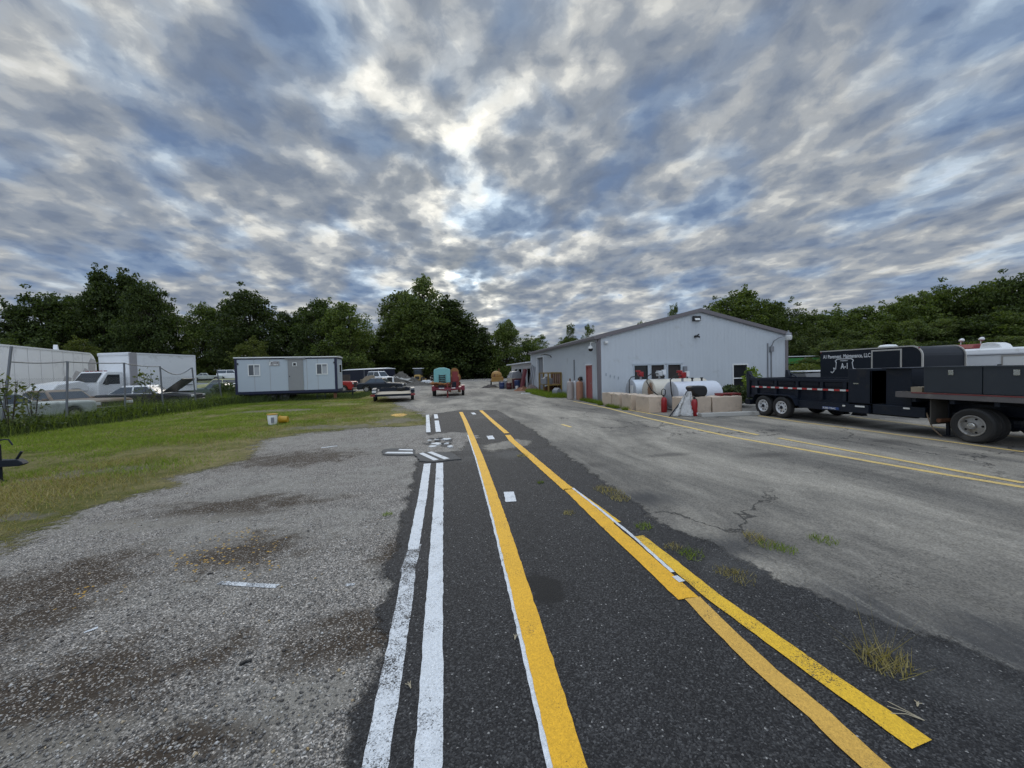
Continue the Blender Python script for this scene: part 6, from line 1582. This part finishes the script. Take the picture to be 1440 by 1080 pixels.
# ------------------------------------------------------------------ chain-link fence
FX = -15.2
cf = thing('chain_link_fence', 'sagging chain-link fence with leaning posts along the overgrown lawn edge', 'fence', (0,0,0))
M_POST = mat('fence_post_grey', (.17,.18,.20), .55, .3, var=.15)
M_WIRE = mat('fence_wire', (.25,.26,.27), .55, .3, var=.1)
tops = []
for (ub, ut, vt) in ((-2,16,487),(91,95,508),(175,174.5,510),(229,225,515),(276,270,517),(313,305,520)):
    b = atX(ub, 560, FX); tp = atX(ut, vt, FX+random.uniform(-.1,.1))
    tp.y = b.y + (tp.y-b.y); 
    MB().tube([(b.x,b.y,-.05),(tp.x,tp.y,tp.z)], .038, 8).build('fence_post', M_POST, cf, smooth=True); tops.append((b.copy(), tp.copy()))
rail = []
for i in range(len(tops)-1):
    a, c = tops[i][1], tops[i+1][1]
    za = a.z-.55 if i == 0 else a.z-.02
    for k in range(8):
        t = k/8; p = a.lerp(c, t); z = za+(c.z-.02-za)*t - (.05,.03,.06,.42,.15)[i]*math.sin(math.pi*t); rail.append((p.x-.045,p.y,z))
MB().tube(rail[:33], .024, 6).build('top_rail', M_POST, cf, smooth=True)
wv, wf = [], []
Y0f, Y1f, Hf = tops[0][0].y-6, tops[-1][0].y, 1.95
hw = .0032; sp = .085
mbw = MB()
def topz(y):
    best = 1.95
    for i in range(len(tops)-1):
        if tops[i][0].y <= y <= tops[i+1][0].y: k=(y-tops[i][0].y)/(tops[i+1][0].y-tops[i][0].y); best = min(tops[i][1].z,2.2)*(1-k)+min(tops[i+1][1].z,2.2)*k-.15-.2*math.sin(math.pi*k)*(i==3)
    return best
y = Y0f-2.2
while y < Y1f:
    for sgn in (1,-1):
        ya = y if sgn == 1 else y+2.0; 
        za, zb = .02, 1.95; yb = ya+sgn*2.0
        lo, hi = max(Y0f, min(ya,yb)), min(Y1f, max(ya,yb))
        if hi-lo < .05: continue
        def zz(q): return za+(q-ya)/(yb-ya)*(zb-za)
        n = max(1,int((hi-lo)/.35)); q = [lo+(hi-lo)*i/n for i in range(n+1)]
        for i in range(n):
            p0, p1 = (q[i], zz(q[i])), (q[i+1], zz(q[i+1])); tm = topz((p0[0]+p1[0])/2)
            if min(p0[1],p1[1]) > tm: continue
            mbw.raw([(FX-.05,p0[0]-hw,p0[1]),(FX-.05,p0[0]+hw,p0[1]),(FX-.05,p1[0]+hw,p1[1]),(FX-.05,p1[0]-hw,p1[1])],[(0,1,2,3)])
    y += sp
mbw.build('wire_mesh', M_WIRE, cf, fix=False)

# ------------------------------------------------------------------ grass
GR_A = mat_leaf('grass_green', (.115,.175,.018), (.26,.33,.05), .34)
GR_B = mat_leaf('grass_straw', (.25,.205,.08), (.44,.37,.165), .25)
WEED = mat_leaf('weed_green', (.035,.055,.018), (.095,.125,.042), .25)
def inside(px_, py_, poly):
    poly = np.array(poly); x, y = poly[:,0], poly[:,1]; x2, y2 = np.roll(x,-1), np.roll(y,-1); res = np.zeros(len(px_), bool)
    for a, b, c, d in zip(x, y, x2, y2):
        if b == d: continue
        cond = ((b > py_) != (d > py_)) & (px_ < (c-a)*(py_-b)/(d-b)+a); res ^= cond
    return res
def vnoise(x, y, s, seed):
    r = np.random.default_rng(seed); T = r.uniform(0,1,(64,64)); u = x*s; v = y*s; i = np.floor(u).astype(int); j = np.floor(v).astype(int); fu = u-i; fv = v-j
    fu = fu*fu*(3-2*fu); fv = fv*fv*(3-2*fv); g_ = lambda a,b: T[a%64,b%64]
    return g_(i,j)*(1-fu)*(1-fv)+g_(i+1,j)*fu*(1-fv)+g_(i,j+1)*(1-fu)*fv+g_(i+1,j+1)*fu*fv
def blades(P, h, w, lean, rs):
    n = len(P); a = rs.uniform(0,2*np.pi,n); d = np.stack([np.cos(a),np.sin(a),np.zeros(n)],1); l = rs.normal(0,lean,(n,3)); l[:,2] = 0
    hh = (h*rs.uniform(.5,1.4,n) if np.isscalar(h) else h*rs.uniform(.6,1.3,n))[:,None]
    tip = P + np.array([0,0,1])*hh + l*hh
    V = np.stack([P-d*w, P+d*w, tip],1).reshape(-1,3); F = np.arange(3*n).reshape(-1,3); return V, F
def grass_obj(name, label, P, h, w, lean, m, cat='grass'):
    V, F = blades(P, h, w, lean, rng); o = bpy.data.objects.new(name, np_mesh(name, V, F, m)); COL.objects.link(o); return tag(o, label, cat, None, 'stuff')
N = 520000
gx = rng.uniform(-16.5, .5, N); gy = 4.2+ (rng.uniform(0,1,N)**1.35)*38
ok = inside(gx, gy, LAWN)
n1_ = vnoise(gx,gy,.45,1)*.6+vnoise(gx,gy,1.6,2)*.4
bare = np.zeros(N)
for (u,v,du,dv) in BARE:
    x,y,rx,ry = spot(u,v,du,dv); bare = np.maximum(bare, 1-np.sqrt(((gx-x)/rx)**2+((gy-y)/ry)**2))
dens = np.clip((n1_-.26)*3.0,.06,1)*np.clip(1-bare*2.5,0.03,1)
# thin out towards the gravel edge
EDGE = np.array([(p.x,p.y) for p in [at(*q) for q in lawnpx]])
dist = np.full(N, 9.0)
for a,b in zip(EDGE[:-1],EDGE[1:]):
    ab = b-a; t = np.clip(((gx-a[0])*ab[0]+(gy-a[1])*ab[1])/(ab@ab),0,1); dist = np.minimum(dist, np.hypot(gx-a[0]-t*ab[0], gy-a[1]-t*ab[1]))
dens *= np.clip(dist/2.4,.08,1); dens = np.where(gy < 9.0, np.maximum(dens, .30*np.clip(dist/.8,.1,1)), dens)
ok &= rng.uniform(0,1,N) < dens
gx, gy, n1_, dist = gx[ok], gy[ok], n1_[ok], dist[ok]
straw = rng.uniform(0,1,len(gx)) < np.clip(np.clip((8.6-gy)*.35,0,.6)+.62-dist*.12+(vnoise(gx,gy,.7,3)-.5)*1.3+np.clip(gx+9,0,9)*.035,.06,.92)
P = np.stack([gx,gy,np.full(len(gx),.003)],1)
hh = .045+.075*vnoise(gx,gy,.8,4)
grass_obj('grass', 'short green lawn grass beside the gravel', P[~straw], hh[~straw], .0055, .55, GR_A)
grass_obj('dry_grass', 'dry straw coloured grass mixed in the lawn', P[straw], hh[straw]*1.05, .0045, .65, GR_B)
# weeds under the fence
k = 26000
wy = rng.uniform(10, 31, k); wx = FX + rng.normal(.1,.55,k) - np.clip((wy-22)*.03,0,.4); hh = (.16+.42*vnoise(wx,wy,.9,6))*np.where(wy<20.5,.75,1)*np.clip(1.15-np.abs(wx-FX)*.5,.3,1)
grass_obj('weeds', 'tall dark weeds grown through the fence foot', np.stack([wx,wy,np.zeros(k)],1), hh, .014, .30, WEED, 'weeds')
k = 9000
wy = rng.uniform(10, 31, k); wx = FX + rng.normal(.0,.5,k); zz = rng.uniform(.05,1,k)*(.22+.48*vnoise(wx,wy,1.1,8))
V, F = leaf_quads(np.stack([wx,wy,zz],1), .055, rng); o = bpy.data.objects.new('weed_leaves', np_mesh('weed_leaves', V, F, WEED)); COL.objects.link(o); tag(o, 'broad weed leaves along the fence foot', 'weeds', None, 'stuff')
k = 7000
wy = rng.uniform(10, 31, k); wx = FX + rng.normal(.0,.6,k)
grass_obj('weed_stalks', 'tall thin weed stalks standing in the fence line', np.stack([wx,wy,np.zeros(k)],1), (.35+.65*vnoise(wx,wy,.8,16))*np.where(wy<20.5,.8,1), .006, .22, GR_A, 'weeds')
# rank growth round the office trailer and junk cars
k = 26000
wx = rng.uniform(-26,-6.5,k); wy = rng.uniform(28.5,38,k); keep = (wx < -12.5) | (wy > 30.2); wx, wy = wx[keep], wy[keep]
grass_obj('tall_grass', 'rank tall grass round the office trailer and junk cars', np.stack([wx,wy,np.zeros(len(wx))],1), .18+.55*vnoise(wx,wy,.7,9)*np.clip((-11-wx)*.2+.4,.3,1.4), .014, .35, WEED)
k = 24000
wx = rng.uniform(-24,-16,k); wy = rng.uniform(14,30,k)
grass_obj('tall_grass', 'rank tall grass between the junk cars behind the fence', np.stack([wx,wy,np.zeros(k)],1), .15+.4*vnoise(wx,wy,.9,10), .014, .35, WEED)
# growth at the workshop wall, blocks and bund
def tufts(name, label, spots, m, cat='weeds', per=260, h=.16, w=.004, kind='stuff'):
    L = []
    HH = []
    for (x,y,r,s) in spots:
        n = int(per*s); a = rng.uniform(0,6.28,n); q = r*np.sqrt(rng.uniform(0,1,n)); L.append(np.stack([x+q*np.cos(a), y+q*np.sin(a), np.full(n,.012)],1)); HH.append(np.full(n,h*s))
    V, F = blades(np.concatenate(L), np.concatenate(HH), w, .55, rng); o = bpy.data.objects.new(name, np_mesh(name, V, F, m)); COL.objects.link(o)
    return tag(o, label, cat, None, kind)
gs_ = [(x,y,.45,1.0) for x,y in zip(np.interp(np.linspace(0,1,26),[0,1],[7.4,6.9]), np.linspace(24.0,31.5,26))]+[(6.9,y,.5,.9) for y in np.linspace(24.5,29.5,14)]
tufts('wall_grass', 'green grass at the foot of the side wall round the ochre rack', gs_, GR_A, 'grass', 420, .30, .008)
tufts('wall_weeds', 'low weeds along the wall foot and the concrete blocks', [(7.7,y,.22,.8) for y in np.linspace(18.3,21.0,9)]+[(7.45,y,.14,.7) for y in (15.3,16.1,17.0,17.9,16.5)], GR_A, 'weeds', 300, .22, .006)
TU = [(862,695,.16,.7,'straw coloured'),(873,703,.13,.6,'straw coloured'),(848,690,.14,.6,'straw coloured'),(1072,765,.13,.5,'straw coloured'),(1085,770,.12,.5,'green'),(1060,757,.10,.5,'straw coloured'),(1105,775,.1,.5,'green'),(1158,762,.12,.6,'green'),(905,743,.09,.5,'green'),(973,783,.11,.6,'green'),(945,772,.08,.4,'straw coloured'),(1020,806,.1,.4,'straw coloured'),(1042,815,.13,.5,'straw coloured'),(1243,935,.13,.9,'green and straw'),(800,723,.08,.4,'straw coloured'),(545,725,.06,.4,'green'),(760,680,.06,.4,'green'),(735,642,.12,.5,'straw coloured')]
for i,(u,v,r,s,c) in enumerate(TU):
    p = at(u,v); 
    o = tufts('weed_tuft', '', [(p.x,p.y,r,s)], GR_B if 'straw' in c else GR_A, 'weed tuft', 170, .085, .0032, None)
    o.data.transform(Matrix.Translation((-p.x,-p.y,0))); o.location = (p.x,p.y,0)
    o['group'] = 'weed tufts growing through the asphalt'; o['label'] = ('small dry weed tuft sprouting through the dark asphalt' if 'straw' in c else 'small green weed tuft sprouting through the asphalt')
    if i == 13: o['label'] = 'largest weed tuft, tall thin stalks beside the thin yellow line'; o2 = tufts('dead_stalk','thin upright dry grass stalks in the largest weed tuft',[(p.x,p.y,.06,1)],GR_B,'weed tuft',9,.34,.003,None); o2.data.transform(Matrix.Translation((-p.x,-p.y,0))); o2.location=(p.x,p.y,0)
# bushes and saplings
def bush(name, label, loc, r, h, n, ls, leaf, cat='bush', stems=5):
    t = thing(name, label, cat, loc)
    q = rng.normal(size=(n,3)); q /= np.linalg.norm(q,axis=1,keepdims=True); q *= rng.uniform(.2,1,(n,1))**.5; P = q*np.array([r,r,h*.48])+np.array([0,0,h*.52])
    V, F = leaf_quads(P, ls, rng); o = bpy.data.objects.new('foliage', np_mesh('foliage', V, F, leaf)); COL.objects.link(o); o.parent = t
    sm = MB()
    for k in range(stems):
        a = 6.28*k/stems; sm.tube([(0,0,0),(r*.25*math.cos(a),r*.25*math.sin(a),h*.4),(r*.5*math.cos(a),r*.5*math.sin(a),h*.85)],[.018,.012,.006],5)
    sm.build('stem', BARK, t)
bush('bush', 'leafy bush between the white tank and the dump trailer', (12.35,15.0,0), .75, .95, 1500, .075, WEED)
bush('sapling', 'small leafy sapling under the front window', (15.1,17.0,0), .45, 1.75, 420, .08, GR_A)
p = atX(12,560,-14.9); bush('sapling', 'bright leafy sapling in front of the leaning fence post', (p.x,p.y,0), .5, 2.2, 130, .09, LEAF_D)
p = atX(45,560,-15.6); bush('sapling', 'round leafed sapling over the pale green sedan', (p.x,p.y,0), .42, 1.75, 90, .08, LEAF_D)
p = atX(206,545,-17.5); bush('sapling', 'pale leafed sapling beside the open black hood', (p.x,p.y,0), .6, 2.6, 170, .09, LEAF_D)
p = atd(318,545,33); bush('bush', 'weedy bush at the corner of the office trailer', (p.x,p.y,0), 1.1, 1.5, 1500, .09, WEED)
p = atd(1128,530,30); bush('bush', 'yellow-green bush beyond the dump trailer bed', (p.x,p.y,0), 1.6, 1.9, 2600, .10, LEAF_D)
p = atd(1118,527,38); 
k = 9000; a = atd(1095,530,34); b = atd(1180,526,40)
t_ = rng.uniform(0,1,k); P = np.stack([a.x+(b.x-a.x)*t_+rng.normal(0,2.0,k), a.y+(b.y-a.y)*t_+rng.normal(0,2.0,k), np.zeros(k)],1)
grass_obj('meadow_grass', 'tall pale meadow grass before the green screen', P, 1.3, .03, .25, GR_A)

# ------------------------------------------------------------------ broken pavement in the middle distance
M_CHUNK = mat('asphalt_chunk', (.085,.084,.082), .9, var=.3, vscale=8, bump=.8, bscale=30)
M_CHUNKW = mat('chunk_paint', (.62,.645,.66), .7, var=.12, vscale=10, dirt=.3, dirtcol=(.1,.1,.1), dscale=9)
def slab(label, px_, z0, z1, stripes, name='asphalt_slab', tilt=.0):
    pts = [at(u,v) for u,v in px_]; c = sum(pts, Vector())/len(pts)
    pts = [(p.x-c.x, p.y-c.y) for p in pts]
    t = thing(name, label, 'broken asphalt', (c.x,c.y,0))
    pd = densify(pts, .12, .02)
    o = MB().prism(pd,'z',z0,z1).build('slab', M_CHUNK, t)
    for s in stripes:
        q = [at(u,v)-c for u,v in s]; MB().prism([(p.x,p.y) for p in q],'z',z1+.001,z1+.004).build('paint_stripe', M_CHUNKW, t)
slab('turned asphalt slab with two slanting white stripes at the far end of the long white line', [(583,641),(600,637),(633,638),(650,647),(612,651),(590,650)], .014, .030, [[(589.5,640),(595,638.5),(617,648.5),(610,649.8)],[(601,638.2),(607,637),(632,646.8),(624.5,648.2)]])
slab('flat asphalt slab with two white stripes lying on the gravel', [(537,636),(538,640.5),(560,641.5),(583,640.5),(584,636),(582,631.5),(552,631.5),(540,633)], .0, .022, [[(541,639),(545,637),(580,637),(581,639.3)],[(560,634.5),(562,633),(580.5,633.2),(580.5,635)]])
random.seed(4)
for i in range(26):
    u = random.uniform(598,634); v = random.uniform(617,630); p = at(u,v); s = random.uniform(.04,.13)
    poly = [(s*math.cos(a)*random.uniform(.6,1.2), s*math.sin(a)*random.uniform(.6,1.2)) for a in (0,1.1,2.1,3.3,4.3,5.3)]
    w = random.random() < .5
    o = MB().prism(poly,'z',0,random.uniform(.008,.028)).build('asphalt_chunk', M_CHUNKW if w else M_CHUNK, None, loc=(p.x,p.y,.013), rotz=random.uniform(0,6))
    tag(o, 'white painted broken asphalt chunk in the potholed patch' if w else 'dark broken asphalt chunk in the potholed patch', 'asphalt chunk', 'broken asphalt chunks in the pothole')
sheet('pothole', densify([tuple(at(u,v)[:2]) for u,v in [(560,640),(578,622),(608,611),(640,608),(668,610),(672,616),(655,624),(648,634),(630,637),(600,637),(583,641)]],.08,.03), .0138, M_HOLE, .06, .12, 'gravelly pothole across the dark strip', 'pothole')
sheet('pothole', densify([tuple(at(u,v)[:2]) for u,v in [(676,628),(700,623),(726,618),(748,621),(742,627),(715,632),(690,636)]],.08,.03), .0136, M_WORN, .06, .12, 'shallow worn patch across the dark strip', 'pothole')
M_SPILL = mat_paint('yellow_spill', (.62,.36,.05), .35, 'pale')
flat('paint_spill', densify([tuple(at(u,v)[:2]) for u,v in [(549,584),(556,582),(566,581.5),(572,583),(568,585.5),(556,586)]],.1,.04), .0075, M_SPILL, 'yellow paint spill on the thin grass', 'paint spill')

# loose stones on the gravel
k = 9000
su = rng.uniform(-40,560,k); sv = 660+ (rng.uniform(0,1,k)**.8)*430
PTS = np.array([at(a,b)[:2] for a,b in zip(su,sv)])
keep = ~inside(PTS[:,0],PTS[:,1],STRIP) & ~inside(PTS[:,0],PTS[:,1],LAWN); PTS = PTS[keep]; k = len(PTS)
sz = (.0032+.010*rng.uniform(0,1,k)**4)
oct_ = np.array([(1,0,0),(0,1,0),(-1,0,0),(0,-1,0),(0,0,.7),(0,0,-.3)]); of_ = np.array([(0,1,4),(1,2,4),(2,3,4),(3,0,4),(1,0,5),(2,1,5),(3,2,5),(0,3,5)])
V = (oct_[None]*rng.uniform(.6,1.3,(k,6,1)))*sz[:,None,None]; ang = rng.uniform(0,6.28,k); ca, sa = np.cos(ang)[:,None], np.sin(ang)[:,None]
V = np.stack([V[...,0]*ca-V[...,1]*sa, V[...,0]*sa+V[...,1]*ca, V[...,2]+sz[:,None]*.3],-1) + np.concatenate([PTS,np.zeros((k,1))],1)[:,None,:]
F = (of_[None]+6*np.arange(k)[:,None,None]).reshape(-1,3)
m_ = bpy.data.materials.new('loose_stone'); m_.use_nodes = True; g_ = NG(m_.node_tree); bb = m_.node_tree.nodes['Principled BSDF']
rp = g_.n('ShaderNodeNewGeometry').outputs['Random Per Island']; g_.L.new(g_.ramp(rp, [(0,(.05,.045,.042)),(.4,(.17,.16,.15)),(.8,(.33,.315,.29)),(.93,(.60,.58,.55)),(1,(.42,.30,.14))]), bb.inputs['Base Color']); bb.inputs['Roughness'].default_value = .85
o = bpy.data.objects.new('loose_stones', np_mesh('loose_stones', V.reshape(-1,3), F, m_)); COL.objects.link(o); tag(o, 'loose stones scattered over the grey gravel', 'stones', None, 'stuff')
# few bigger bits: dark lumps, dry twigs
for i,(u,v,s,lab) in enumerate(((346,932,.021,'black lump of tar on the gravel, larger of two'),(296,807,.014,'small black lump of tar beside the brown mulch'))):
    p = at(u,v); tag(MB().box(-s*1.5,-s*.4,0,s*.2,s*.5,s*.7,rot=(0,.1,.3)).box(-s*.3,-s*.5,0,s*1.4,s*.3,s*.5,rot=(.1,-.1,-.35)).build('tar_lump', M_RUBBER, None, loc=(p.x,p.y,0), rotz=.6), lab, 'tar lump')
M_TWIG = mat('dry_twig', (.45,.39,.27), .9)
for i,(u,v,L,lab,rz) in enumerate(((1300,1018,.13,'forked dry straw beside the end of the thin yellow line',2.3),(578,972,.05,'tiny dry twig between the two white lines',2.0),(1290,998,.04,'crumb of dry straw above the forked straw',.5),(724,903,.05,'tiny dry twig between the yellow lines',1.2))):
    p = at(u,v); mb = MB()
    for a in (0,.35,-.3): mb.tube([(0,0,.004),(L*.5*math.cos(a*.6),L*.5*math.sin(a*.6),.012),(L*math.cos(a),L*math.sin(a),.006)],.0022,4)
    tag(mb.build('dry_twig', M_TWIG, None, loc=(p.x,p.y,.013), rotz=rz), lab, 'twig')
